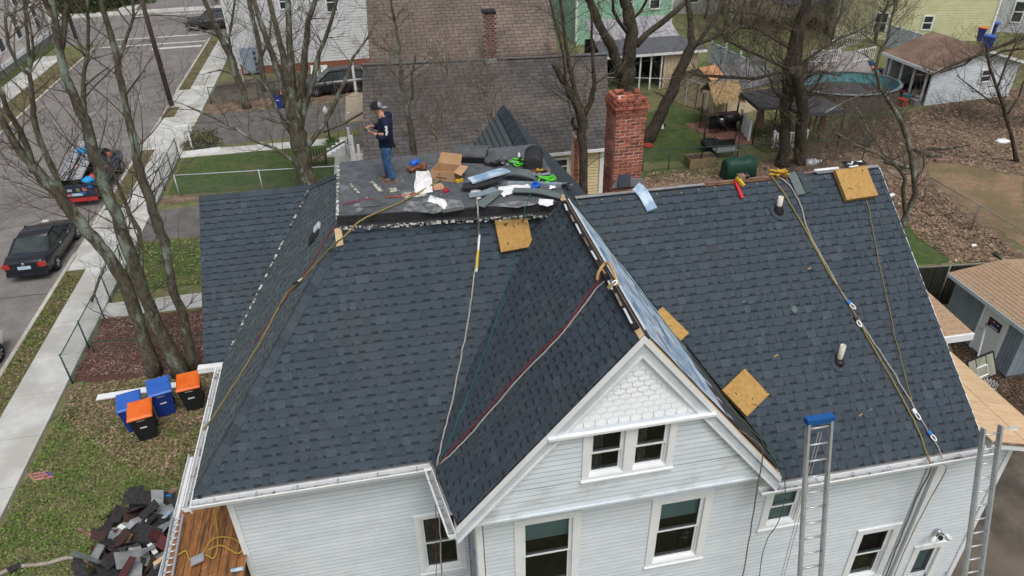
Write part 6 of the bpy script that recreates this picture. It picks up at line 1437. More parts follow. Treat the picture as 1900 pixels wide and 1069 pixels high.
kt = thing('toy_house', 'small white toy on the back lawn near the leaning tree', 'toy', G(1222, 238)); p = G(1222, 238); m = MB(); m.hexa([p+Vector(v) for v in ((-.3,-.2,0),(.3,-.2,0),(.3,.2,0),(-.3,.2,0),(-.08,-.05,.8),(.1,-.05,.8),(.1,.05,.8),(-.08,.05,.8))]); part('body', m, m_white, kt); m = MB(); m.ball(p+Vector((.3, 0, .15)), .14); part('wheel', m, m_tyre, kt)
m = MB(); m.lathe(G(1202, 272), [(.3, 0), (.34, .1), (.3, .12)], 14); single('disc_sled', m, mat('red_plastic', lin(.5,.05,.04), None, rough=.4), 'round red plastic disc on the back lawn beside the chimney', 'disc')
# left yard things: mailbox, lamp post, bench, pole, chairs, sign
mx = thing('mailbox', 'white mailbox on a white post beside the pavement', 'mailbox', G(357, 278)); p = G(357, 276); m = MB(); m.bar(p, p+up*1.3, .1, .1, (1, 0, 0)); part('post', m, m_white, mx); m = MB(); m.box((p.x-.62, p.y-.12, 1.15), (p.x+.1, p.y+.14, 1.45)); part('box', m, m_whitemetal, mx); m = MB(); m.bar(p+Vector((-.5, 0, .75)), p+Vector((-.02, 0, 1.2)), .05, .05); part('brace', m, m_white, mx)
mx2 = thing('mailbox', 'white mailbox half hidden behind the tree cluster trunks', 'mailbox', G(235, 540)); p = G(240, 545); m = MB(); m.bar(p, p+up*1.2, .1, .1, (1, 0, 0)); part('post', m, m_white, mx2); m = MB(); m.box((p.x-.55, p.y-.15, 1.15), (p.x+.15, p.y+.15, 1.5)); part('box', m, m_whitemetal, mx2)
b0 = G(390, 282); ed = thing('bed_edging', 'white stone edging round the shrub bed', 'edging', G(390, 288)); 
for k in range(9):
    q = G(350+k*7.0, 287-k*.9); m = MB(); m.box((q.x-.1, q.y-.07, 0), (q.x+.12, q.y+.07, .2)); part('edging_stone', m, m_white, ed)
lp_ = thing('lamp_post', 'short black lamp post with white lantern at the lawn corner', 'lamp', G(613, 264)); p = G(613, 264); m = MB(); m.tube([p, p+up*1.75], .045, 8); part('post', m, m_plasticblk, lp_); m = MB(); m.lathe(p+up*1.75, [(.06, 0), (.13, .05), (.15, .32), (.05, .45), (.02, .5)], 10); part('lantern', m, m_whitemetal, lp_)
bn_ = thing('bench', 'dark garden bench on the bright front lawn', 'bench', G(588, 305)); p = G(588, 306); m = MB(); m.box((p.x-.6, p.y-.25, .4), (p.x+.6, p.y+.15, .45)); part('seat', m, m_redwood, bn_)
for k in range(8): m = MB(); x = p.x-.56+k*.16; m.box((x-.03, p.y+.14, .48), (x+.03, p.y+.18, .9)); part('slat', m, mat('dark_bench_wood', lin(.04,.03,.03), None), bn_)
for dx in (-.55, .55): m = MB(); m.box((p.x+dx-.03, p.y-.25, 0), (p.x+dx+.03, p.y+.18, .6)); part('leg', m, MATS['dark_bench_wood'], bn_)
pole = thing('utility_pole', 'tall brown utility pole at the kerb', 'utility pole', G(319, 198)); p = G(319, 198); m = MB(); m.tube([p, p+up*12], [.17, .12], 10); part('pole', m, mat('brown_pole_wood', lin(.07,.05,.04), lin(.1,.075,.06), 4, .95, .5, 20, stretch=(1, 1, .2)), pole)
pole2 = thing('utility_pole', 'distant utility pole at the far corner of the crossing', 'utility pole', G(142, 72)); p = G(142, 72); m = MB(); m.tube([p, p+up*11], [.17, .12], 8); part('pole', m, MATS['brown_pole_wood'], pole2)
for k, px in enumerate((585, 604)):
    cp = thing('plastic_chair', 'white plastic garden chair against the white house wall, %s one' % ('left', 'right')[k], 'chair', G(px, 145), 'white plastic chairs'); p = G(px, 146)
    m = MB(); m.box((p.x-.25, p.y-.25, .42), (p.x+.25, p.y+.25, .46)); part('seat', m, m_white, cp); m = MB(); m.box((p.x-.25, p.y+.22, .46), (p.x+.25, p.y+.27, .95)); part('backrest', m, m_white, cp)
    for dx in (-.22, .22):
        for dy_ in (-.22, .22): m = MB(); m.box((p.x+dx-.025, p.y+dy_-.025, 0), (p.x+dx+.025, p.y+dy_+.025, .42)); part('leg', m, m_white, cp)
rg_ = thing('porch_railing', 'white metal stair railing beside the street tree', 'railing', G(450, 150)); railing(rg_, G(436, 148), G(452, 152), 1.0, 5)
ls = thing('lawn_sign', 'red lawn sign lying flat beside the pavement', 'sign', G(75, 885)); a = [G(52, 880, .03), G(90, 874, .03), G(101, 886, .03), G(62, 893, .03)]; m = MB(); m.prism([a[0], a[3], a[2], a[1]], (0, 0, .012)); part('panel', m, mat('faded_red_print', lin(.42,.12,.11), lin(.5,.3,.28), 14, .6), ls)
def lerp4(u, v, dz=.016): return a[0].lerp(a[1], u).lerp(a[3].lerp(a[2], u), v)+up*dz
for k in range(6):
    for r in range(2): m = MB(); u0 = .12+k*.13; m.face([lerp4(u0, .2+r*.35), lerp4(u0+.09, .2+r*.35), lerp4(u0+.09, .4+r*.35), lerp4(u0, .4+r*.35)][::-1]); part('letter_block', m, mat('sign_dark_print', lin(.25,.07,.1), None), ls)
m = MB(); m.face([lerp4(.8, .1), lerp4(.97, .1), lerp4(.97, .9), lerp4(.86, .6)][::-1]); part('corner_print', m, mb_, ls)

for k, (a, b, r_, lab) in enumerate((((1695,278),(1748,292),.11,'thick log on the leaf litter right of the crooked tree'),((1722,277),(1800,268),.05,'long pale branch lying on the leaf litter'),((1640,300),(1700,312),.08,'dark log near the crooked tree'),((1845,470),(1875,484),.1,'short log at the end of the leaf drift'))):
    m = MB(); m.tube([G(*a, .1), G((a[0]+b[0])/2, (a[1]+b[1])/2+2, .12), G(*b, .1)], r_, 8); single('log', m, m_bark, lab, 'log')
for k, (px, py, s_, lab) in enumerate(((1653,362,.22,'beside the right roof edge'),(1669,378,.08,'just below the larger scrap by the roof edge'),(1807,455,.16,'in the leaf drift'),(1860,262,.4,'far right in the brush'),(1508,300,.5,'behind the roof ridge under the bare brush'))):
    m = MB(); m.ball(G(px, py, .05), s_, (1, .7, .3), 9, 5, 1, .3, random.Random(k)); single('litter', m, m_white if k != 4 else m_soffit, 'white crumpled plastic '+lab, 'litter')
m = MB(); q = G(1750, 298, .1); m.obox(q, (.9, -.3, 0), (.3, .9, 0), up, .45, .15, .08); single('timber_block', m, m_redwood, 'grey timber block on the bare soil edge', 'timber')
# ================================================================ on the roof
Pn = {}
def at(spec, off=.035):
    pl, px, py = spec
    if pl in PL:
        alts = {'L': ('L', 'GL'), 'GL': ('L', 'GL'), 'R': ('R', 'GR'), 'GR': ('R', 'GR')}.get(pl, (pl,))
        c = [on(q, px, py, off) for q in alts]
        c = [p for p, q in zip(c, alts) if q == pl or (q[0] == 'G' and 8.1 < p.y < 13) or q in ('L', 'R')]
        return min(c, key=lambda p: (p-Vector((0, 0, H))).length) if pl[-1] in 'LR' else c[0]
    if pl[0] == 'Y': return AY(px, py, float(pl[1:]))
    return G(px, py, float(pl[1:]))
def smooth(P, n=5):
    out = []
    for i in range(len(P)-1):
        p0 = P[max(i-1, 0)]; p1, p2 = P[i], P[i+1]; p3 = P[min(i+2, len(P)-1)]
        for k in range(n):
            t = k/n; out.append(.5*((2*p1)+(p2-p0)*t+(2*p0-5*p1+4*p2-p3)*t*t+(3*p1-p0-3*p2+p3)*t*t*t))
    out.append(P[-1]); return out
def rope(label, specs, r, mt, group='safety ropes over the roof', off=.03, seed=0, name='rope', cat='rope', wob=.006):
    rn = random.Random(seed+hash(label) % 1 + len(label)); P = smooth([at(s, off) for s in specs]); P = [p+Vector((rn.gauss(0, wob), rn.gauss(0, wob), abs(rn.gauss(0, wob*.5)))) for p in P]
    m = MB(); m.tube(P, r, 6); return single(name, m, mt, label, cat, group)
m_ry = mat('olive_yellow_rope', lin(.28,.23,.07), lin(.17,.14,.06), 30, .8); m_rw = mat('grey_white_rope', lin(.42,.40,.37), lin(.28,.26,.24), 30, .8)
m_rr = mat('dark_red_rope', lin(.26,.03,.045), lin(.17,.03,.04), 30, .8); m_rg = mat('dark_green_rope', lin(.06,.13,.08), lin(.10,.14,.09), 30, .8); m_rt = mat('teal_rope', lin(.02,.12,.11), None, rough=.8); m_rb = mat('brown_rope', lin(.20,.15,.11), lin(.12,.09,.07), 30, .8)
rope('olive yellow rope running from the flat deck down the left hip', [('D',830,325),('D',770,362),('D',700,395),('D',668,410),('S',640,438),('S',608,465),('S',560,520),('S',530,550),('S',480,640),('S',430,720),('S',395,775),('S',371,806)], .019, m_ry)
rope('thin red rope crossing the street side slope', [('D',700,368),('D',662,374),('D',637,380),('S',628,410),('S',606,440),('S',575,495),('S',536,545),('S',505,590),('S',470,640)], .010, m_rr)
rope('grey white rope hanging from the deck past the foam pad to the valley corner', [('D',884,362),('D',887,395),('L',888,432),('L',886,470),('L',879,520),('L',868,600),('L',852,680),('L',835,760),('L',820,820),('L',811,860)], .016, m_rw)
rope('dark green rope over the left tan foam pad', [('D',990,345),('D',975,385),('L',968,420),('L',958,450),('L',942,520),('L',916,610),('L',885,690),('L',858,760),('L',832,820),('L',814,858)], .010, m_rt)
rope('dark red rope down the gable slope', [('GL',1120,508),('GL',1090,548),('GL',1050,605),('GL',990,665),('GL',925,735),('GL',870,800),('GL',816,858)], .013, m_rr)
rope('pale rope beside the dark red rope on the gable slope', [('GL',1135,520),('GL',1112,530),('GL',1080,572),('GL',1035,628),('GL',965,700),('GL',900,775),('GL',850,830),('GL',816,862)], .015, m_rw)
rope('bundle rope hanging down the wall from the valley corner', [('GL',812,858),('Y9.7',812,880),('Y9.7',814,930),('Y9.7',817,1000),('Y9.7',820,1090)], .016, m_rw, wob=.01)
rope('red rope hanging down beside the bundle rope at the valley corner', [('GL',810,858),('Y9.8',810,885),('Y9.8',809,960),('Y9.8',808,1090)], .008, m_rr, wob=.01)
rope('dark green rope along the blue underlayment of the gable', [('R',1066,366),('R',1100,420),('R',1150,490),('R',1200,555),('R',1250,620),('R',1300,690),('R',1360,760),('R',1410,815),('R',1448,868)], .010, m_rg)
rope('green rope end hanging from the right gable foot', [('Y8.1',1450,872),('Y8.0',1457,905),('Y8.0',1448,960),('Y8.0',1420,1010),('Y8.0',1405,1090)], .009, m_rg)
rope('brown rope looped over the gable foot and hanging down the wall', [('R',1340,772),('R',1375,800),('Y8.02',1405,822),('Y8.02',1415,840),('Y8.02',1408,890),('Y8.02',1392,990),('Y8.02',1374,1090)], .013, m_rb)
rope('thick olive rope from the ridge knot across the right slope', [('R',1430,325),('R',1455,360),('R',1482,405),('R',1510,455),('R',1540,510),('R',1578,570),('R',1618,640),('R',1655,705),('R',1690,770),('R',1708,810),('R',1727,862)], .018, m_ry)
rope('grey rope beside the thick olive rope on the right slope', [('R',1440,325),('R',1465,345),('R',1485,380),('R',1500,430),('R',1535,495),('R',1572,560),('R',1612,622),('R',1660,695),('R',1705,772)], .015, m_rw)
rope('thin olive rope running down from the right foam pad', [('R',1600,325),('R',1606,360),('R',1618,420),('R',1640,530),('R',1660,620),('R',1680,700),('R',1692,745)], .010, m_ry)
rope('grey lanyard rope at the right eave corner', [('R',1705,772),('R',1722,800),('R',1740,830),('R',1752,862)], .013, m_rw)
rope('olive rope hanging down the wall by the downpipe', [('R',1727,858),('Y8.1',1726,875),('Y8.35',1700,925),('Y8.4',1670,1000),('Y8.4',1635,1090)], .014, m_rb)
rope('grey cord hanging down the right wall beside the downpipe', [('R',1752,862),('Y8.1',1752,880),('Y8.4',1700,975),('Y8.4',1650,1090)], .012, m_rw)
# rope hardware
def hook(label, px, py, pl, c=None, ang=0, L=.15, group='rope grabs'):
    p = on(pl, px, py, .05); n = PL[pl][1]; u = Vector((math.cos(ang), 0, 0)); u = (u-n*u.dot(n)); v = n.cross(Vector((1, 0, 0))).normalized(); d = (Vector((1, 0, 0))*math.cos(ang)+v*math.sin(ang)).normalized(); s_ = n.cross(d)
    t = thing('rope_grab', label, 'rope grab', p, group); m = MB(); N = 12
    m.tube([p+d*(L*.5*math.cos(6.2832*k/N))+s_*(L*.22*math.sin(6.2832*k/N)) for k in range(N+1)], .014, 6); part('carabiner', m, m_white, t)
    m = MB(); m.obox(p-d*L*.75, d, s_, n, L*.3, .035, .025); part('webbing', m, c or m_plasticblk, t); return t
hook('white metal rope grab high on the right slope', 1582, 568, 'R', MATS['sticker_blue'], -1.0); hook('white carabiner just below the high rope grab', 1594, 600, 'R', m_plasticblk, -1.3)
hook('white rope grab where the right ropes meet', 1703, 772, 'R', m_white, -1.2); hook('white carabiner near the right eave', 1732, 812, 'R', MATS['sticker_blue'], -1.1)
hook('rope grab on the red rope near the left hip', 556, 520, 'S', m_plasticblk, .9); hook('white clasp at the gable ridge rope anchor', 1140, 525, 'GR', m_ry, .7)
t = thing('shock_absorber', 'yellow and white energy absorber on the hanging grey rope', 'lanyard', on('L', 888, 470, .05)); a, b = on('L', 890, 436, .06), on('L', 884, 505, .06)
m = MB(); m.bar(a, a.lerp(b, .4), .032, .025); part('white_tape', m, m_white, t); m = MB(); m.bar(a.lerp(b, .4), a.lerp(b, .9), .042, .035); part('yellow_pack', m, mat('yellow_webbing', lin(.6,.42,.03), None, rough=.7), t); m = MB(); m.tube([a.lerp(b, .9), b], .02, 6); part('clip', m, m_white, t)
m = MB(); P = smooth([on('GL', 1108, 520, .04), on('GL', 1112, 503, .1), Vector((gx, on('GL', 1125, 500).y, RIDG+.12)), on('GR', 1140, 508, .1), on('GR', 1147, 530, .04)]); m.tube(P, .028, 8); single('rope_anchor', m, mat('orange_tan_strap', lin(.45,.25,.10), lin(.55,.36,.18), 20, .8), 'orange tan anchor strap looped over the gable ridge', 'strap')
# ridge knot (yellow rope bundle) and tools on the right ridge
rn = random.Random(41); p0 = Vector((on('R', 1438, 322).x, 13.2, 9.86)); m = MB(); P = smooth([p0+Vector((rn.uniform(-.22, .22), rn.uniform(-.1, .15), rn.uniform(-.04, .12))) for _ in range(14)]); m.tube(P, .025, 6); single('rope_knot', m, mat('bright_yellow_rope', lin(.62,.38,.03), lin(.4,.25,.05), 20, .8), 'tangled bright yellow rope knot on the right roof ridge', 'rope')
def pipe(label, px, py, ht, r, boot_h):
    p = on('R', px, py, 0); t = thing('vent_pipe', label, 'vent pipe', p, 'white vent pipes'); m = MB(); m.lathe(p-up*.1, [(r, 0), (r, ht+.1), (r*.8, ht+.1), (r*.8, ht-.05)], 16); part('pipe', m, mat('ivory_pvc', lin(.62,.58,.50), lin(.66,.62,.55), 3, .4), t)
    m = MB(); m.lathe(p-up*.1, [(r*2.2, 0), (r*2.0, .12), (r*1.35, .2), (r*1.3, .12+boot_h), (r*1.05, .14+boot_h)], 16); part('rubber_boot', m, m_plasticblk, t)
    n = PL['R'][1]; uu = Vector((1, 0, 0)); m = MB(); N = 18; vv = n.cross(uu); m.prism([p+n*.026+uu*.19*math.cos(6.2832*k/N)+vv*.22*math.sin(6.2832*k/N) for k in range(N)][::-1], n*.006); part('flashing', m, m_shingle, t); return t
pipe('ivory vent pipe with black boot on the lower right slope', 1556, 672, .42, .055, .06); pipe('short ivory vent pipe in grey boot near the right ridge', 1444, 392, .34, .058, .10)
# foam pads
def pad(label, cx, cy, pl, w_, h_, ang, th=.13):
    n = PL[pl][1]; uu = Vector((1, 0, 0)) if abs(n.x) < .3 else Vector((0, 1, 0)); vv = n.cross(uu).normalized(); d = (uu*math.cos(ang)+vv*math.sin(ang)).normalized(); e = n.cross(d).normalized(); p = on(pl, cx, cy, .03+th/2)
    m = MB(); N = 6; hu, hv, hw = w_/2, h_/2, th/2; rnn = random.Random(int(cx))
    def q(i, j, s_): 
        u, v = -1+2*i/N, -1+2*j/N; ed = max(abs(u), abs(v)); k = hw*(1-.16*(ed == 1)) ; return p+d*hu*u*(1-.01*rnn.random())+e*hv*v*(1-.01*rnn.random())+n*k*s_
    top = [[q(i, j, 1)+n*rnn.uniform(-.006, .006) for j in range(N+1)] for i in range(N+1)]; bot = [[q(i, j, -1) for j in range(N+1)] for i in range(N+1)]
    for i in range(N):
        for j in range(N):
            m.face([top[i][j], top[i+1][j], top[i+1][j+1], top[i][j+1]], 1, False); m.face([bot[i][j], bot[i][j+1], bot[i+1][j+1], bot[i+1][j]])
    for i in range(N):
        for (A, B) in (((i, 0), (i+1, 0)), ((i+1, N), (i, N)), ((0, i+1), (0, i)), ((N, i), (N, i+1))): m.face([top[B[0]][B[1]], top[A[0]][A[1]], bot[A[0]][A[1]], bot[B[0]][B[1]]], .8)
    return single('foam_pad', m, m_foam, label, 'foam pad', 'tan foam pads')
pad('tan foam pad just below the flat deck edge', 953, 434, 'L', .68, .68, .06); pad('tan foam pad lying close to the right ridge', 1587, 341, 'R', .76, .74, .03)
pad('tan foam pad turned diagonally on the lower right slope', 1382, 729, 'R', .66, .66, .55)
p_ = pad('tan foam pad wedged on the far side of the gable', 1243, 604, 'R', .72, .30, -.98)
# ladders at the eaves
def lad(label, p0, p1, wd, n, blue=False):
    t = ladder(label, p0, p1, (1, 0, 0), wd, n, 'aluminium ladders', m_alu, .085)
    if blue:
        m = MB(); e = Vector(p1); m.box((e.x-wd/2-.04, e.y-.06, e.z-.06), (e.x+wd/2+.04, e.y+.07, e.z+.05)); part('blue_top_guard', m, mat('blue_ladder_guard', lin(.01,.09,.30), None, rough=.5), t)
        m = MB(); m.tube([(e.x-.03, e.y-.1, e.z-.2), (e.x-.02, e.y-.3, 0)], .006, 5); m.tube([(e.x+.03, e.y-.1, e.z-.2), (e.x+.03, e.y-.32, 0)], .006, 5); part('pull_cord', m, m_rw, t, 'stuff')
    return t
def ext_ladder(label, top, footy, wd, n, blue):
    tp = Vector(top); ft = Vector((tp.x, footy, 0)); d = (tp-ft); return lad(label, ft, tp, wd, n, blue)
T0 = AY(1521, 778, 7.95); ext_ladder('long aluminium ladder with blue top guard against the right eave', T0, 5.7, .42, 26, True)
T1 = AY(1841, 792, 7.95); ext_ladder('plain aluminium ladder at the far right corner', T1, 5.9, .36, 24, False)
# floodlight over the last window
fl = thing('floodlight', 'twin head white floodlight on the right wall above a window', 'light fixture', AY(1742, 988, 8.58)); p = AY(1740, 985, 8.56); m = MB(); m.lathe(p, [(.07, 0), (.07, .04), (.04, .08)], 12, axis=(0, -1, 0)); part('base', m, m_steel, fl)
for s_, dz in ((-1, -.08), (1, -.05)):
    q = p+Vector((s_*.15, -.12, dz)); m = MB(); m.tube([p+Vector((0, -.06, 0)), q], .015, 6); part('arm', m, m_plasticblk, fl); m = MB(); m.lathe(q, [(.03, -.06), (.04, 0), (.075, .1), (.06, .11)], 12, axis=(s_*.6, -.2, -.8)); part('lamp_head', m, m_white, fl)
m = MB(); q = p+Vector((.03, -.1, -.1)); m.box((q.x-.03, q.y-.04, q.z-.06), (q.x+.03, q.y+.03, q.z+.03)); part('sensor', m, m_plasticblk, fl)
# underlayment strip, cap strips, ridge tools
def strip(label, name, cat, specs, wd, mt, th=.012, off=.03, group=None):
    P = [at(s, off) for s in specs]; m = MB(); P = smooth(P, 4); L_, R2_ = [], []
    for i in range(len(P)):
        d = (P[min(i+1, len(P)-1)]-P[max(i-1, 0)]).normalized(); pl = specs[0][0]; n = PL[pl][1] if pl in PL else up; s_ = d.cross(n).normalized(); L_.append(P[i]+s_*wd/2); R2_.append(P[i]-s_*wd/2)
    n = up
    for i in range(len(P)-1):
        m.face([L_[i], R2_[i], R2_[i+1], L_[i+1]][::-1], 1, True); m.face([L_[i], L_[i+1], L_[i+1]-up*th, L_[i]-up*th]); m.face([R2_[i+1], R2_[i], R2_[i]-up*th, R2_[i+1]-up*th])
    m.face([L_[0], R2_[0], R2_[0]-up*th, L_[0]-up*th]); m.face([R2_[-1], L_[-1], L_[-1]-up*th, R2_[-1]-up*th])
    return single(name, m, mt, label, cat, group)
strip('pale blue underlayment strip draped over the ridge by the chimney', 'underlayment_strip', 'underlayment', [('R',1180,345),('R',1188,352),('R',1196,362),('R',1210,388)], .24, m_bluevap, .03, .07)
m_gcap = mat('grey_green_cap_strip', lin(.10,.13,.135), lin(.14,.17,.17), 20, .9, .3, 60)
strip('grey green shingle strip over the right ridge, left one', 'cap_strip', 'shingle strip', [('R',1468,320),('R',1476,335),('R',1487,360)], .2, m_gcap, .015, .05, 'loose shingle strips'); strip('dark shingle strip over the right ridge, right one', 'cap_strip', 'shingle strip', [('R',1484,318),('R',1492,333),('R',1502,357)], .16, m_shingle, .015, .05, 'loose shingle strips')
m = MB(); m.bar(on('R', 1364, 335, .05), on('R', 1377, 368, .05), .07, .05); t_ = single('pry_bar', m, mat('red_tool_handle', lin(.5,.02,.03), None, rough=.4), 'red handled tool lying below the ridge', 'tool')
ng = thing('nail_gun', 'yellow and dark nail gun resting on the ridge', 'nail gun', on('R', 1370, 326)); p = on('R', 1376, 332, .08); m = MB(); m.box((p.x-.1, p.y-.06, p.z-.05), (p.x+.14, p.y+.07, p.z+.1)); part('body', m, m_redwood, ng); m = MB(); m.bar(p+Vector((-.12, 0, .05)), p+Vector((-.02, -.18, -.08)), .06, .06); part('grip', m, MATS['yellow_webbing'], ng); m = MB(); m.lathe(p+Vector((.06, .02, .05)), [(.09, 0), (.09, .07)], 12, axis=(1, 0, 0)); part('coil_magazine', m, m_plasticblk, ng)
m = MB(); a_ = Vector((on('R', 1528, 318).x, 13.2, 9.86)); m.tube([a_-Vector((.28, 0, 0)), a_+Vector((.3, 0, 0))], .035, 8); single('caulk_tube', m, m_white, 'white and red sealant tube lying on the right ridge', 'tube')
hn = thing('harness', 'black and white harness straps bunched on the right ridge end', 'harness', a_+Vector((1.0, 0, 0))); m = MB(); P = smooth([a_+Vector((.7+rn.uniform(-.3, .4), rn.uniform(-.08, .12), rn.uniform(-.02, .12))) for _ in range(12)]); m.tube(P, .022, 5); part('strap', m, m_plasticblk, hn); m = MB(); P = smooth([a_+Vector((.6+rn.uniform(-.15, .25), rn.uniform(-.08, .1), rn.uniform(.02, .12))) for _ in range(7)]); m.tube(P, .022, 5); part('strap', m, m_white, hn)
m = MB(); q = on('R', 1474, 574, .035); m.obox(q, (.8, .4, .3), (-.4, .8, .5), PL['R'][1], .07, .06, .004); single('shingle_scrap', m, m_gcap, 'small green grey scrap on the right slope', 'scrap')
for k, (px, py) in enumerate(((1502,498),(1530,590),(1597,770),(1615,760),(1440,660),(1380,560))):
    q = on('R', px, py, .035); m = MB(); m.obox(q, (.9, .3, .2), (-.3, .8, .5), PL['R'][1], .05, .012, .003); single('debris_chip', m, m_gcap if k % 2 else m_foam, 'tiny scrap %s' % ('beside the high ropes','right of the green scrap','below the vent pipe','right of the scrap below the vent','left of the vent pipe','above the gable foam pad')[k], 'scrap')
m = MB(); m.obox(on('S', 582, 437, .04), PL['S'][1].cross(Vector((0, 1, 0))), (0, 1, 0), PL['S'][1], .18, .20, .01); single('dark_patch', m, m_dark, 'black square shingle scrap on the street side slope', 'scrap')
m = MB(); m.obox(on('S', 588, 422, .05), PL['S'][1].cross(Vector((0, 1, 0))), (0, 1, 0), PL['S'][1], .09, .12, .03); single('grey_block', m, m_soffit, 'small grey block above the black scrap on the slope', 'block')
m = MB(); m.obox(on('L', 629, 440, .05), (1, 0, .2), (0, .66, .75), PL['L'][1], .07, .18, .02); single('bare_wood_block', m, m_ply, 'pale wood block at the top of the left hip', 'block')
# pieces of paint along the S/W valley
vm = MB(); a, b = Vector((-4.2, 14.18, 6.14)), Vector((-2.0, 17.7, 8.66)); rn = random.Random(6); f = 0
while f < 1:
    g_ = rn.uniform(.008, .035); p, q = a.lerp(b, f), a.lerp(b, min(1, f+g_))
    if rn.random() < .7: vm.bar(p+up*.03, q+up*.03, rn.uniform(.03, .06), .02)
    f += g_+rn.uniform(0, .02)
single('valley_strip', vm, m_chip, 'broken pale strip along the street side valley', 'strip', None, 'stuff')
# ================================================================ things on the flat deck
def D(px, py, z=0): return G(px, py, 9.9+z)
def blob_sheet(label, name, cat, pts, mt, seed, lift=.03, th=.01, group=None, rough_=.03):
    rn = random.Random(seed); P = [D(*p, .012) for p in pts]; c = sum(P, Vector((0, 0, 0)))/len(P); m = MB(); n = len(P); ring2 = []
    for i in range(n):
        a, b = P[i], P[(i+1) % n]
        for k in range(3): q = a.lerp(b, k/3); ring2.append(q+Vector((rn.uniform(-.015, .015), rn.uniform(-.015, .015), rn.uniform(0, lift))))
    N = len(ring2); mid = [c.lerp(q, .55)+up*rn.uniform(.005, lift*1.6) for q in ring2]
    for i in range(N):
        j = (i+1) % N; m.face([ring2[i], ring2[j], mid[j], mid[i]], rn.uniform(.93, 1.05)); m.face([mid[i], mid[j], c+up*lift], rn.uniform(.93, 1.05))
    return single(name, m, mt, label, cat, group)
m_pap = mat('white_paper_sheet', lin(.72,.73,.74), lin(.8,.8,.8), 3, .8)
blob_sheet('large white paper bag lying between the man and the open box', 'paper_bag', 'bag', [(773,320),(797,318),(801,335),(804,358),(770,360),(769,340)], m_pap, 1, .05)
blob_sheet('crumpled torn white paper near the deck front edge', 'torn_paper', 'paper', [(797,362),(806,366),(829,374),(830,382),(822,391),(812,380),(794,377)], m_pap, 2)
for k, (pts, lab) in enumerate((([(873,354),(888,352),(901,362),(886,370),(876,364)], 'over the top of the hanging rope'), ([(925,348),(955,344),(952,360),(935,366),(920,358)], 'left of the blue rope reel'), ([(1000,370),(1028,370),(1026,382),(1012,384),(998,378)], 'at the front right deck corner'), ([(950,345),(985,342),(988,352),(960,356)], 'just behind the blue rope reel'), ([(1018,346),(1030,342),(1032,350),(1020,352)], 'under the green harness'))):
    blob_sheet('white torn paper '+lab, 'torn_paper', 'paper', pts, m_pap, 5+k, group='torn white papers')
blob_sheet('flat brown cardboard scrap beside the white paper bag', 'cardboard_scrap', 'cardboard', [(803,342),(820,340),(826,350),(806,354)], mat('brown_cardboard', lin(.40,.24,.13), lin(.46,.29,.17), 3, .85), 21, .01)
# cardboard box, open
cb = thing('cardboard_box', 'open brown cardboard box in the middle of the flat deck', 'box', D(825, 335)); m_cb = MATS['brown_cardboard']
b0, b1 = D(801, 333), D(843, 338); d = (b1-b0).normalized(); e = Vector((-d.y, d.x, 0)); w_ = (b1-b0).length; dp_ = .42; hh = .22
for (a, dirv_, ln_) in ((b0, d, w_), (b0+e*dp_, d, w_), (b0, e, dp_), (b0+d*w_, e, dp_)): m = MB(); nn_ = Vector((-dirv_.y, dirv_.x, 0)); m.obox(a+dirv_*ln_/2+up*hh/2, dirv_, nn_, up, ln_/2, .006, hh/2); part('side', m, m_cb, cb)
m = MB(); m.obox(b0+d*w_/2+e*dp_/2+up*.006, d, e, up, w_/2, dp_/2, .005); part('bottom', m, m_cb, cb)
m = MB(); m.prism([b0+e*dp_+up*hh, b0+e*dp_+d*w_+up*hh, b0+e*(dp_+.12)+d*w_+up*(hh+.2), b0+e*(dp_+.12)+d*.03+up*(hh+.2)], (0, .008, 0)); part('flap', m, m_cb, cb)
m = MB(); m.prism([b0+d*w_+up*hh, b0+d*w_+e*dp_+up*hh, b0+d*(w_+.17)+e*dp_+up*(hh-.02), b0+d*(w_+.17)+up*(hh-.06)], (0, 0, .008)); part('flap', m, m_cb, cb)
for k in range(7): m = MB(); m.obox(b0+d*(.13+k*.034)-e*.008+up*.07, d, e, up, .011, .002, .012+.004*(k % 2)); part('printed_letter', m, m_dark, cb)
for k in range(2): m = MB(); m.obox(b0+d*(.19)-e*.008+up*(.14+k*.035), d, e, up, .02-.01*k, .002, .006); part('printed_mark', m, m_dark, cb)
# big grey board stack, dark roll, mats
m_gb = mat('grey_insulation_board', lin(.075,.08,.085), lin(.105,.11,.115), 4, .9, c3=lin(.14,.14,.14), scale3=3, thr3=(.6, .7))
st_ = thing('shingle_bundle_stack', 'flat stack of dark grey boards at the back of the deck', 'stack', D(865, 295)); q0, q1, q2, q3 = D(834, 302), D(899, 304), D(906, 283), D(843, 282)
for k in range(4): m = MB(); o_ = Vector((rn.uniform(-.02, .02), rn.uniform(-.02, .02), .002+k*.045)); m.prism([p+o_ for p in (q0, q3, q2, q1)][::-1], (0, 0, .042), 1); m2 = part('board', m, m_gb if k == 3 else m_plasticblk, st_)
rl = thing('membrane_roll', 'thick black rolled membrane at the back right of the deck', 'roll', D(990, 302)); c_ = D(989, 303, .19); m = MB(); ax_ = Vector((.25, .97, 0)).normalized(); m.lathe(c_-ax_*.1, [(.12, .0), (.20, .005), (.21, .05), (.21, .62), (.1, .63)], 24, axis=ax_); part('roll', m, m_black, rl)
m = MB(); P = []
for k in range(60): a_ = k*.42; r_ = .195-.0026*k; s_ = ax_.cross(up).normalized(); P.append(c_-ax_*.105+s_*r_*math.cos(a_)+up*r_*math.sin(a_))
m.tube(P, .004, 4); part('spiral_edge', m, m_gb, rl)
m = MB(); m.ball(D(916, 298, .08), .22, (1, .8, .55), 12, 8, 1, .08, rn); single('dark_sack', m, m_gb, 'dark grey sack slumped beside the board stack', 'bag')
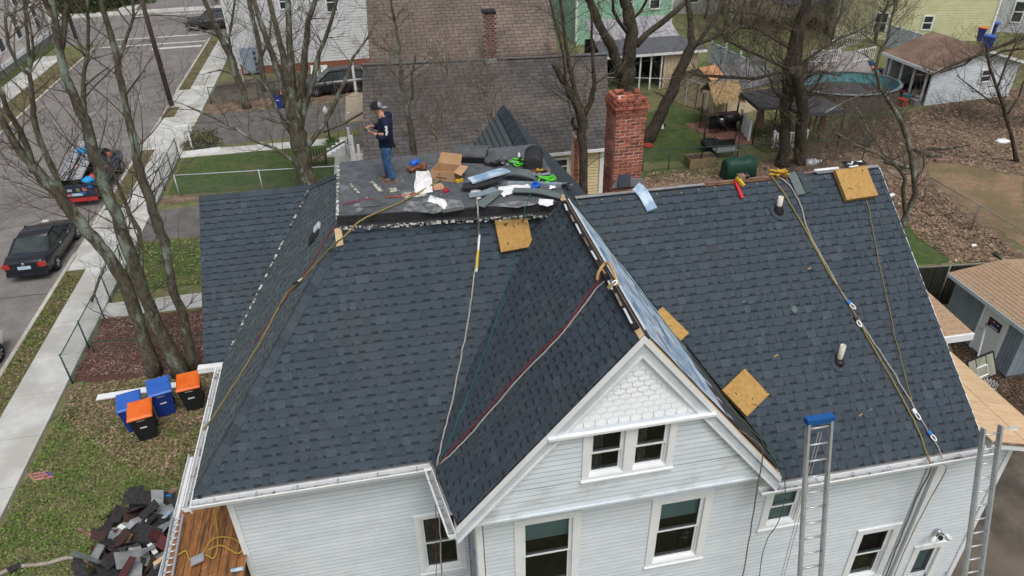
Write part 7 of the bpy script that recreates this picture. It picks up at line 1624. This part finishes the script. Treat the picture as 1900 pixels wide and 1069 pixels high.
strip('pale blue folded underlayment sheet lying across the deck clutter', 'underlayment_sheet', 'underlayment', [('Z10.1',872,334),('Z10.12',895,327),('Z10.14',920,319),('Z10.1',940,314)], .26, m_bluevap, .04, 0)
strip('long grey blue roll of underlayment behind the blue reel', 'underlayment_roll', 'underlayment', [('Z9.98',942,338),('Z9.98',990,338),('Z9.98',1052,341)], .1, mat('grey_blue_sheet', lin(.18,.23,.28), lin(.24,.29,.34), 6, .7), .08, 0)
for k, (sp, wd, mt, lab) in enumerate((([('Z10.0',938,322),('Z10.1',960,318),('Z10.12',980,321),('Z10.0',994,330)], .3, m_gcap, 'curved grey shingle strip in the middle of the clutter'), ([('Z10.0',952,352),('Z10.02',1000,354),('Z10.0',1042,364)], .2, m_gcap, 'long grey shingle strip along the deck front right'), ([('Z9.97',890,382),('Z9.97',905,370),('Z9.97',925,352)], .22, m_gcap, 'grey shingle strip pointing at the deck front'), ([('Z9.95',870,362),('Z9.97',895,358),('Z9.99',920,350)], .2, MATS['grey_blue_sheet'], 'dull grey strip under the white papers'), ([('Z10.0',858,345),('Z10.05',890,340),('Z10.05',925,328)], .28, m_black, 'black membrane strip under the pale blue sheet'), ([('Z9.97',985,322),('Z9.97',1020,320)], .18, MATS['grey_blue_sheet'], 'short grey strip behind the green harness'), ([('Z9.94',820,392),('Z9.94',860,385)], .12, m_gb, 'thin dark strip at the deck front edge'), ([('Z9.93',668,378),('Z9.93',705,374)], .34, m_gb, 'dark square patch near the left deck edge'))):
    strip(lab, 'shingle_strip', 'shingle strip', sp, wd, mt, .02, 0, 'strips on the deck')
m_hg = mat('neon_green_webbing', lin(.12,.62,.05), lin(.08,.5,.04), 8, .7); m_bkw = m_plasticblk
def tangle(label, name, cat, px, py, rx, ry, hz, n, r, mt, seed, extra=None):
    rn = random.Random(seed); p = D(px, py, .02); t = thing(name, label, cat, p); m = MB(); P = smooth([p+Vector((rn.uniform(-rx, rx), rn.uniform(-ry, ry), rn.uniform(.0, hz))) for _ in range(n)], 4); m.tube(P, r, 5); part('strap', m, mt, t)
    for nm, mm, k, s_ in (extra or []):
        for _ in range(k): q = p+Vector((rn.uniform(-rx, rx)*.8, rn.uniform(-ry, ry)*.8, rn.uniform(.02, hz))); m = MB(); m.obox(q, (1, .2, 0), (-.2, 1, .1), (0, 0, 1), s_, s_*.6, s_*.4); part(nm, m, mm, t)
    return t
m_bl2 = mat('bright_blue_plastic', lin(.02,.12,.55), None, rough=.35)
tangle('neon green and black harness nearer the black roll', 'harness', 'harness', 965, 305, .24, .16, .1, 14, .022, m_hg, 1, [('buckle', m_alu, 2, .03), ('pad', m_plasticblk, 3, .05)])
tangle('neon green harness beside the deck front right corner', 'harness', 'harness', 1015, 338, .2, .2, .12, 14, .02, m_hg, 2, [('buckle', m_alu, 3, .03)])
tangle('black harness with webbing loops behind the pale blue sheet', 'harness', 'harness', 928, 307, .25, .12, .12, 12, .025, m_plasticblk, 3, [('buckle', m_alu, 3, .03)])
tangle('brown leather tool belt next to the blue nail gun', 'tool_belt', 'tool belt', 774, 315, .22, .14, .12, 14, .035, mat('brown_leather', lin(.15,.06,.03), lin(.22,.1,.05), 8, .6), 4, [('pouch', MATS['brown_leather'], 3, .07)])
tangle('dark hook and chain gear at the right end of the deck', 'fall_gear', 'gear', 1052, 350, .12, .12, .1, 10, .015, m_plasticblk, 5, [('snap_hook', m_chrome, 4, .035)])
tangle('mixed yellow and brown gear strewn at the right deck edge', 'tool_belt', 'tool belt', 1005, 322, .3, .1, .08, 12, .02, MATS['brown_leather'], 6, [('tool', MATS['yellow_webbing'], 4, .035), ('pouch', m_plasticblk, 3, .05)])
tangle('blue rope grab reel in front of the papers', 'rope_reel', 'reel', 995, 348, .09, .07, .12, 10, .025, m_bl2, 7, [('housing', m_bl2, 2, .06), ('handle', m_plasticblk, 2, .05)])
def nailer(label, px, py, c1, c2, a):
    p = D(px, py, .1); t = thing('nail_gun', label, 'nail gun', p, 'nail guns'); d = Vector((math.cos(a), math.sin(a), 0)); e = Vector((-d.y, d.x, 0))
    m = MB(); m.lathe(p-d*.1, [(.03, 0), (.07, .02), (.075, .16), (.05, .2), (.02, .25)], 12, axis=d+up*.3); part('cylinder_head', m, c1, t); m = MB(); m.bar(p, p+e*.02-up*.05+d*.16, .05, .06); part('grip', m, c2, t)
    m = MB(); m.lathe(p+d*.08-e*.06-up*.03, [(.085, 0), (.09, .02), (.085, .07)], 14, axis=e); part('coil_magazine', m, c1, t); m = MB(); m.tube([p-d*.08, p-d*.12-up*.09], .025, 8); part('nose', m, m_alu, t); return t
nailer('blue and silver nail gun behind the tool belt', 768, 305, m_bl2, m_alu, .4); nailer('yellow and silver nail gun behind the cardboard box', 822, 300, MATS['yellow_webbing'], m_alu, .2)
m = MB(); m.lathe(D(963, 296, .0), [(.032, 0), (.034, .12), (.015, .14), (.015, .17)], 10); single('spray_can', m, m_white, 'small white can standing at the back of the deck', 'can')
for k, (pts, lab) in enumerate((([(648,342),(652,340),(668,358),(664,360)], 'near the left deck edge'), ([(686,338),(690,336),(712,354),(704,356)], 'left of the man boots'), ([(722,350),(736,348),(738,356),(724,357)], 'in front of the man boots'), ([(740,356),(790,352),(795,365),(750,368)], 'under the olive rope end'), ([(752,374),(800,366),(856,372),(862,386),(805,396),(748,392)], 'in the middle of the front part'), ([(895,382),(960,372),(1000,378),(960,386)], 'near the front edge below the strips'), ([(655,380),(670,376),(676,390),(660,394)], 'at the left front corner'))):
    blob_sheet('flaky pale patch of old coating '+lab, 'coating_patch', 'patch', pts, mat('flaky_coating', lin(.52,.50,.40), lin(.12,.13,.14), 9, .9, thr=(.45, .55)) if k < 4 else mat('smeared_coating', lin(.24,.25,.25), lin(.08,.088,.098), 7, .9, thr=(.40, .62)), 40+k, .004, group='flaky coating patches')
m = MB(); m.tube([D(715, 366, .02), D(745, 364, .03), D(800, 352, .02), D(830, 348, .02)], .010, 6); single('red_hose', m, mat('orange_red_cord', lin(.55,.08,.03), None, rough=.6), 'thin orange red cord across the deck', 'cord')
m = MB(); m.obox(D(828, 354, .03), (.8, .5, 0), (-.5, .8, 0), (0, 0, 1), .07, .025, .02); single('red_snips', m, MATS['red_tool_handle'], 'small red hand tool on the deck beside the cardboard scrap', 'tool')
m = MB(); m.bar(D(846, 337, .03), D(858, 333, .03), .07, .06); single('yellow_tool', m, MATS['yellow_webbing'], 'yellow handled tool beside the cardboard box', 'tool')
# pieces of flaked coating as small chips over the deck
rn = random.Random(15); m = MB()
for k in range(260):
    x, y = rn.uniform(-1.0, 3.3), rn.uniform(13.4, 15.9)
    if rn.random() < .5: x, y = rn.gauss(-.2, .4), rn.gauss(14.2, .35)
    if not (-1.0 < x < 3.4 and 13.35 < y < 15.95): continue
    s_ = rn.uniform(.006, .03); m.face([(x+rn.uniform(-s_, s_), y+rn.uniform(-s_, s_), 9.906) for _ in range(3)], rn.uniform(.7, 1.2))
single('paint_chips', m, m_chip, 'scattered pale chips on the flat deck', 'chips', None, 'stuff')
# ================================================================ the man
def skin(name, V, E, R, parent, mt, sub=2, root=0):
    me = bpy.data.meshes.new(name+'_cage'); me.from_pydata([tuple(v) for v in V], E, []); o = bpy.data.objects.new(name+'_cage', me); COL.objects.link(o)
    sk = o.modifiers.new('s', 'SKIN'); sk.use_smooth_shade = True
    for i, d in enumerate(me.skin_vertices[0].data): d.radius = R[i] if isinstance(R[i], tuple) else (R[i], R[i]); d.use_root = (i == root)
    sb = o.modifiers.new('u', 'SUBSURF'); sb.levels = sub; sb.render_levels = sub
    dg = bpy.context.evaluated_depsgraph_get(); me2 = bpy.data.meshes.new_from_object(o.evaluated_get(dg)); me2.name = name
    bpy.data.objects.remove(o); me2.materials.clear(); me2.materials.append(mt)
    for p in me2.polygons: p.use_smooth = True
    return link(name, me2, parent)
m_skin = mat('skin', lin(.42,.22,.15), lin(.48,.27,.19), 12, .6); m_hood = mat('navy_hoodie', lin(.008,.012,.035), lin(.014,.02,.05), 6, .95, .4, 20); m_jean = mat('blue_jeans', lin(.05,.13,.27), lin(.10,.21,.36), 5, .9, .4, 20, c3=lin(.03,.08,.18), scale3=4)
m_boot = mat('tan_grey_boot', lin(.17,.13,.10), lin(.12,.09,.07), 9, .8)
foot = D(724, 334)
man = thing('person', 'man in navy hoodie, jeans and backwards cap standing on the flat deck looking at phone', 'person', foot)
# local: x' forward (-X world), y' his left (-Y world, towards camera)
def mp(f, l, z): return Vector((-f, -l, z))
hipz = .90
BV = [mp(0,0,.95), mp(-.02,0,1.12), mp(-.03,0,1.30), mp(-.02,0,1.44), mp(.04,0,1.53), mp(.11,0,1.62), mp(.10,0,1.70),
      mp(0,.095,.90), mp(.02,.11,.50), mp(-.05,.12,.09), mp(.10,.14,.05),
      mp(0,-.095,.90), mp(.03,-.11,.50), mp(.02,-.13,.09), mp(.17,-.15,.05),
      mp(-.03,.19,1.42), mp(-.05,.25,1.14), mp(.17,.17,1.11), mp(.235,.115,1.135),
      mp(-.03,-.19,1.42), mp(.04,-.24,1.16), mp(.22,-.12,1.20), mp(.275,-.07,1.225)]
BE = [(0,1),(1,2),(2,3),(3,4),(4,5),(5,6),(0,7),(7,8),(8,9),(9,10),(0,11),(11,12),(12,13),(13,14),(3,15),(15,16),(16,17),(17,18),(3,19),(19,20),(20,21),(21,22)]
BR = [.10,.10,.11,.07,.052,.085,.075,.085,.062,.04,.035,.085,.062,.04,.035,.05,.042,.034,.026,.05,.042,.034,.026]
body = skin('body', BV, BE, BR, man, m_skin)
hd = MB(); hc = mp(.115,0,1.625); hd.ball(hc, .1, (.98, .80, 1.14), 16, 12); part('head', hd, m_skin, man, local=True)
m = MB(); m.ball(hc+mp(.098,0,-.012), .02, (1.1, .7, 1.3), 8, 6); part('nose', m, m_skin, man, local=True)
for s_ in (-1, 1):
    m = MB(); m.ball(hc+mp(.085, s_*.034, .012), .012, (.6, 1.2, .7), 8, 6); part('eye', m, m_dark, man, local=True)
    m = MB(); m.ball(hc+mp(-.005, s_*.082, -.005), .024, (.7, .35, 1.2), 8, 6); part('ear', m, m_skin, man, local=True)
m = MB(); m.ball(hc+mp(.082, 0, -.052), .016, (.6, 1.7, .4), 8, 4); part('mouth', m, mat('lips', lin(.3,.11,.09), None), man, local=True)
# beanie-like dark hair/cap with grey back and brim turned back
m = MB(); N = 16
for i in range(6):
    for j in range(N):
        def cpt(a, b): ph = a*math.pi*.56/6; t_ = 6.2832*b/N; r_ = .112; return hc+Vector((r_*1.02*math.sin(ph)*math.cos(t_), r_*.86*math.sin(ph)*math.sin(t_), r_*1.15*math.cos(ph)+.008))+mp(.012*0, 0, .0)
        m.face([cpt(i, j), cpt(i+1, j), cpt(i+1, j+1), cpt(i, j+1)], 1, True)
cap = part('cap', m, mat('black_cap_cloth', lin(.015,.015,.017), lin(.025,.025,.028), 9, .9), man, local=True)
m = MB(); m.ball(hc+mp(-.06, 0, .045), .088, (.85, .93, .85), 12, 8); part('cap_back_panel', m, mat('grey_cap_cloth', lin(.22,.22,.25), lin(.28,.28,.31), 9, .9), man, local=True)
m = MB(); m.ball(hc+mp(-.17, 0, .0), .075, (1.0, .9, .22), 12, 6); part('cap_brim', m, MATS['grey_cap_cloth'], man, local=True)
def ell(f, l, z, rf, rl, n=16, tilt=0.0): return [mp(f+rf*math.cos(6.2832*k/n), l+rl*math.sin(6.2832*k/n), z+tilt*math.cos(6.2832*k/n)) for k in range(n)]
m = MB(); loft(m, [ell(f, 0, z, rf, rl) for f, z, rf, rl in ((-.005,.765,.135,.165),(-.005,.785,.155,.185),(-.01,.84,.160,.19),(-.015,.95,.158,.187),(-.02,1.08,.155,.185),(-.03,1.2,.158,.195),(-.04,1.32,.155,.205),(-.045,1.40,.135,.19),(-.04,1.46,.10,.13),(-.02,1.505,.075,.085),(-.01,1.52,.06,.065))])
def limb(m, pts, rr, n=12):
    P = smooth([Vector(p) for p in pts], 4); R = []
    for i in range(len(P)): f = i/4; k = min(int(f), len(rr)-2); R.append(rr[k]+(rr[k+1]-rr[k])*(f-k))
    m.tube(P, R, n)
limb(m, [mp(-.035,.13,1.41), mp(-.05,.215,1.36), mp(-.06,.245,1.22), mp(-.045,.24,1.08), mp(.05,.215,1.055), mp(.17,.18,1.10)], [.075,.088,.082,.078,.068,.055])
limb(m, [mp(-.035,-.13,1.41), mp(-.03,-.215,1.36), mp(.0,-.25,1.24), mp(.05,-.23,1.13), mp(.13,-.18,1.16), mp(.21,-.135,1.20)], [.075,.088,.082,.078,.068,.055])
part('hoodie', m, m_hood, man, local=True)
JR = MB(); loft(JR, [ell(f, 0, z, rf, rl) for f, z, rf, rl in ((0,.72,.125,.165),(0,.80,.135,.17),(0,.90,.13,.165))])
limb(JR, [mp(0,.085,.80), mp(.012,.095,.62), mp(.02,.105,.48), mp(-.02,.112,.30), mp(-.045,.12,.10)], [.112,.105,.085,.08,.075])
limb(JR, [mp(0,-.085,.80), mp(.02,-.095,.62), mp(.035,-.105,.48), mp(.03,-.118,.30), mp(.02,-.13,.10)], [.112,.105,.085,.08,.075])
part('jeans', JR, m_jean, man, local=True)
m = MB(); m.ball(mp(-.12,0,1.45), .1, (.8, 1.15, .75), 12, 8); part('hood', m, m_hood, man, local=True)
for f0, l0 in ((-.045,.125), (.03,-.135)):
    V_ = [mp(f0-.04,l0,.06), mp(f0+.06,l0+.01,.065), mp(f0+.17,l0+.02,.045)]; skin('boot', V_+[mp(f0-.02,l0,.13)], [(0,1),(1,2),(0,3)], [(.055,.05),(.055,.05),(.052,.038),.06], man, m_boot)
    m = MB(); m.box((-(f0+.225), -(l0+.01)-.05, 0), (-(f0-.105), -(l0+.01)+.05, .028)); part('boot_sole', m, m_redwood, man, local=True)
m = MB(); 
for k, (f, z, s_) in enumerate(((-.045,1.32,.032),(-.05,1.285,.026),(-.04,1.25,.030),(-.055,1.215,.026),(-.04,1.18,.028),(-.03,1.15,.018))):
    c = mp(f, .332 if z > 1.24 else .326, z); m.prism([c+Vector((s_*1.1, 0, 0)), c+Vector((0, 0, s_)), c+Vector((-s_*1.0, 0, 0)), c+Vector((0, 0, -s_))], (0, -.008, 0))
part('sleeve_print', m, m_white, man, local=True)
# hands with five fingers each
def hand(wrist, dirv_, palm_n, side, nm):
    d = Vector(dirv_).normalized(); n = Vector(palm_n); n = (n-d*n.dot(d)).normalized(); s_ = d.cross(n)*side
    V, E, R = [wrist, wrist+d*.045, wrist+d*.075], [(0,1),(1,2)], [.023,(.036,.018),(.036,.016)]
    for k, (o_, ln) in enumerate(((-.028,.070),(-.010,.078),(.010,.072),(.027,.058))):
        b = len(V); V += [wrist+d*.078+s_*o_, wrist+d*(.078+ln*.45)+s_*o_*1.1+n*.012, wrist+d*(.078+ln*.75)+s_*o_*1.1+n*.038]; E += [(2,b),(b,b+1),(b+1,b+2)]; R += [.0095,.0088,.0078]
    b = len(V); V += [wrist+d*.03-s_*.036, wrist+d*.065-s_*.052+n*.014, wrist+d*.09-s_*.046+n*.03]; E += [(1,b),(b,b+1),(b+1,b+2)]; R += [.012,.0105,.009]
    return skin(nm, V, E, R, man, m_skin, 1)
hand(mp(.235,.115,1.135), mp(.08,-.03,.03), mp(0,-.4,.9), 1, 'hand'); hand(mp(.275,-.07,1.225), mp(.08,.03,-.01), mp(0,.3,-.9), -1, 'hand')
m = MB(); c = mp(.345,.03,1.18); m.obox(c, mp(.8,0,.45).normalized(), (0, 1, 0), mp(-.45,0,.8).normalized(), .075, .038, .006); 
ph = single('phone', m, m_plasticblk, 'dark phone held by the man on the deck', 'phone')
ph.location = Vector(ph.location)+foot
m = MB(); c = mp(-.17,.02,.80); m.box((c.x-.02, c.y-.05, c.z-.05), (c.x+.03, c.y+.05, c.z+.03)); part('belt_pouch', m, m_plasticblk, man, local=True)
# ================================================================ porch corner and debris pile
def yrope(label, specs, r, mt, nm='cord'): P = smooth([G(a, b, z) for a, b, z in specs]); m = MB(); m.tube(P, r, 6); single(nm, m, mt, label, 'cord')
m_yc = mat('mustard_cord', lin(.40,.27,.05), None, rough=.7)
yrope('mustard yellow cord snaking over the bare porch boards', [(398,940,3.95),(404,1000,3.9),(398,1035,3.85),(380,1030,3.85),(362,1045,3.8),(350,1035,3.75),(345,1022,3.75),(330,1030,3.7)], .016, m_yc)
yrope('second mustard cord looping near the house corner', [(375,1030,3.85),(395,1000,3.9),(430,998,3.95),(450,1015,3.98),(440,1027,3.96),(410,1012,3.93),(385,1022,3.9)], .016, m_yc)
m = MB(); q = G(366, 1038, 3.86); m.obox(q, (1, .2, .2), (-.2, 1, 0), (0, 0, 1), .13, .1, .012); single('metal_scrap', m, m_steel, 'grey metal scrap on the porch boards', 'scrap')
m = MB(); q = G(440, 1057, 4.0); m.tube([q-Vector((.12, 0, 0)), q+Vector((.12, 0, 0))], .04, 10); single('drink_can', m, m_bluevap, 'pale can lying on the porch boards by the wall', 'can')
a, b = G(330, 945, 4.3), G(296, 1095, 3.9)
t = ladder('aluminium ladder lying along the porch edge', G(330, 958, 3.7), G(302, 1110, 3.7), (1, .1, 0), .22, 12, None, m_alu, .05)
rn = random.Random(66)
DM = [('black shingle sheet', mat('torn_black_shingle', lin(.025,.025,.028), lin(.045,.042,.042), 12, .95)), ('rusty brown shingle sheet', mat('torn_brown_shingle', lin(.075,.035,.03), lin(.045,.03,.03), 9, .95)), ('grey metal flashing sheet', mat('bent_grey_metal', lin(.32,.35,.37), lin(.42,.44,.45), 4, .45, metal=.4)), ('dark red shingle sheet', mat('torn_red_shingle', lin(.11,.03,.032), lin(.07,.03,.03), 9, .95)), ('dark sheet', MATS['torn_black_shingle'])]
spots = [(300,930),(285,945),(270,960),(255,975),(240,990),(225,1010),(210,1030),(195,1050),(230,1055),(255,1060),(280,1050),(300,1030),(290,1000),(270,990),(250,1010),(265,1030),(310,980),(280,1020),(240,1035),(215,1000),(300,1060),(200,1015),(320,940),(262,945),(235,1069),(270,1075),(310,1010),(190,1069),(285,970),(165,1030),(150,1050),(175,990),(213,960),(258,925)]
for k, (px, py) in enumerate(spots*3):
    if k >= 102: break
    lift = 0 if k < 34 else rn.uniform(.1, .5) if k < 68 else rn.uniform(.4, .95); q = G(px+rn.uniform(-10, 10), py+rn.uniform(-8, 8), lift); s_ = rn.uniform(.18, .46); nm, mt = DM[rn.choice((0, 0, 1, 4, 3, 2, 4, 0, 2))]
    a_ = rn.uniform(0, 3.14); u = Vector((math.cos(a_), math.sin(a_), rn.uniform(-.8, .8))).normalized(); v = u.cross(Vector((rn.uniform(-.8, .8), rn.uniform(-.8, .8), 1))).normalized(); n_ = u.cross(v); m = MB(); fold = rn.uniform(-.12, .25)
    pts = [[q+u*(s_*(i-1))+v*(s_*.6*(j-.5)*2*(1-.15*rn.random()))+n_*(fold*abs(i-1)*s_ + rn.uniform(-.02, .02)) for j in range(2)] for i in range(3)]
    for i in range(2): m.face([pts[i][0], pts[i+1][0], pts[i+1][1], pts[i][1]], rn.uniform(.8, 1.2)); m.face([pts[i][1]-n_*.012, pts[i+1][1]-n_*.012, pts[i+1][0]-n_*.012, pts[i][0]-n_*.012], .9)
    single('debris_sheet', m, mt, 'torn '+nm+' '+('at the far left edge of the rubble heap' if px < 200 else 'near the gutter at the top of the heap' if py < 960 and px > 260 else 'at the upper left of the rubble heap' if py < 990 else 'low on the left side of the heap' if px < 245 else 'low on the right side of the heap' if py > 1035 else 'in the middle of the rubble heap'), 'debris', 'torn roofing debris by the porch')
for k, (px, py, w_, h_, lab) in enumerate(((220,985,.5,.42,'square grey flashing sheet on the left of the heap'), (285,965,.6,.35,'folded grey flashing sheet at the top of the heap'), (250,1012,.5,.3,'bent grey flashing sheet in the middle of the heap'), (292,940,.32,.28,'pale grey flashing sheet near the gutter'))):
    q = G(px, py, .6); m = MB(); a_ = k*.9; u = Vector((math.cos(a_), math.sin(a_), .15)).normalized(); v = u.cross(Vector((.1, .1, 1))).normalized(); n_ = u.cross(v)
    P = [[q+u*w_*(i/3-.5)+v*h_*(j-.5)+n_*.09*math.sin(i*2.1+k)*(1-.5*j) for j in range(2)] for i in range(4)]
    for i in range(3): m.face([P[i][0], P[i+1][0], P[i+1][1], P[i][1]]); m.face([P[i][1], P[i+1][1], P[i+1][0], P[i][0]])
    single('metal_sheet', m, DM[2][1], lab, 'metal sheet')
for k, (a, b, w_, mt, lab) in enumerate((((145,982),(205,1008),.08,m_redwood,'thin brown stick pointing at the heap'), ((208,1022),(228,1055),.06,mat('red_stick', lin(.3,.05,.03), None),'red stick lying on the heap'), ((176,1050),(148,1034),.1,m_redwood,'short dark board left of the heap'), ((300,925),(330,905),.16,m_redwood,'dark plank leaning from the heap to the gutter'), ((262,1000),(300,975),.04,m_redwood,'brown lath across the heap'))):
    m = MB(); m.bar(G(*a, .3 if k in (1, 4) else .05), G(*b, .5 if k in (1, 4) else .05), w_, .04); single('stick', m, mt, lab, 'stick')
m = MB(); P = smooth([G(-20, 1075, .06), G(15, 1058, .06), G(45, 1050, .06), G(85, 1046, .06), G(120, 1036, .06), G(146, 1034, .06)]); m.tube(P, .06, 6); single('downpipe_length', m, mat('dirty_cream_pipe', lin(.35,.32,.27), lin(.2,.17,.14), 5, .7), 'bent dirty cream pipe lying across the near lawn', 'pipe')
m = MB(); P = [G(12, 1056, .1), G(36, 1044, .1), G(40, 1052, .1), G(18, 1064, .1)]; m.prism(P, (0, 0, .03)); single('shingle_scrap', m, DM[0][1], 'black shingle scrap beside the bent pipe', 'scrap')
for k, (px, py) in enumerate(((241, 955), (312, 923))): m = MB(); m.ball(G(px, py, .35), .11, (1, 1, .7), 8, 6, 1, .1, rn); single('blue_cup', m, mat('azure_plastic', lin(.01,.22,.65), None, rough=.4), ('azure blue plastic cup among the heap', 'azure blue plastic scrap beside the gutter')[k], 'cup')

for k, (px, py, nm, c) in enumerate(((262,968,'white',m_pap),(236,1002,'pale tan',m_ply),(283,1018,'white',m_pap),(208,1040,'pale tan',m_ply),(310,955,'sky blue',m_bluevap),(226,978,'white',m_pap),(296,1040,'pale tan',m_ply))):
    q = G(px, py, .75); m = MB(); a_ = k*1.1; m.obox(q, (math.cos(a_), math.sin(a_), .3), (-math.sin(a_), math.cos(a_), .1), (0, 0, 1), .16, .06, .012)
    single('scrap', m, c, nm+' scrap on the rubble heap, %s' % ('below the folded flashing sheet','left of the bent flashing sheet','low in the middle','at the lower left','close to the gutter','at the upper left edge','at the lower right')[k], 'scrap')
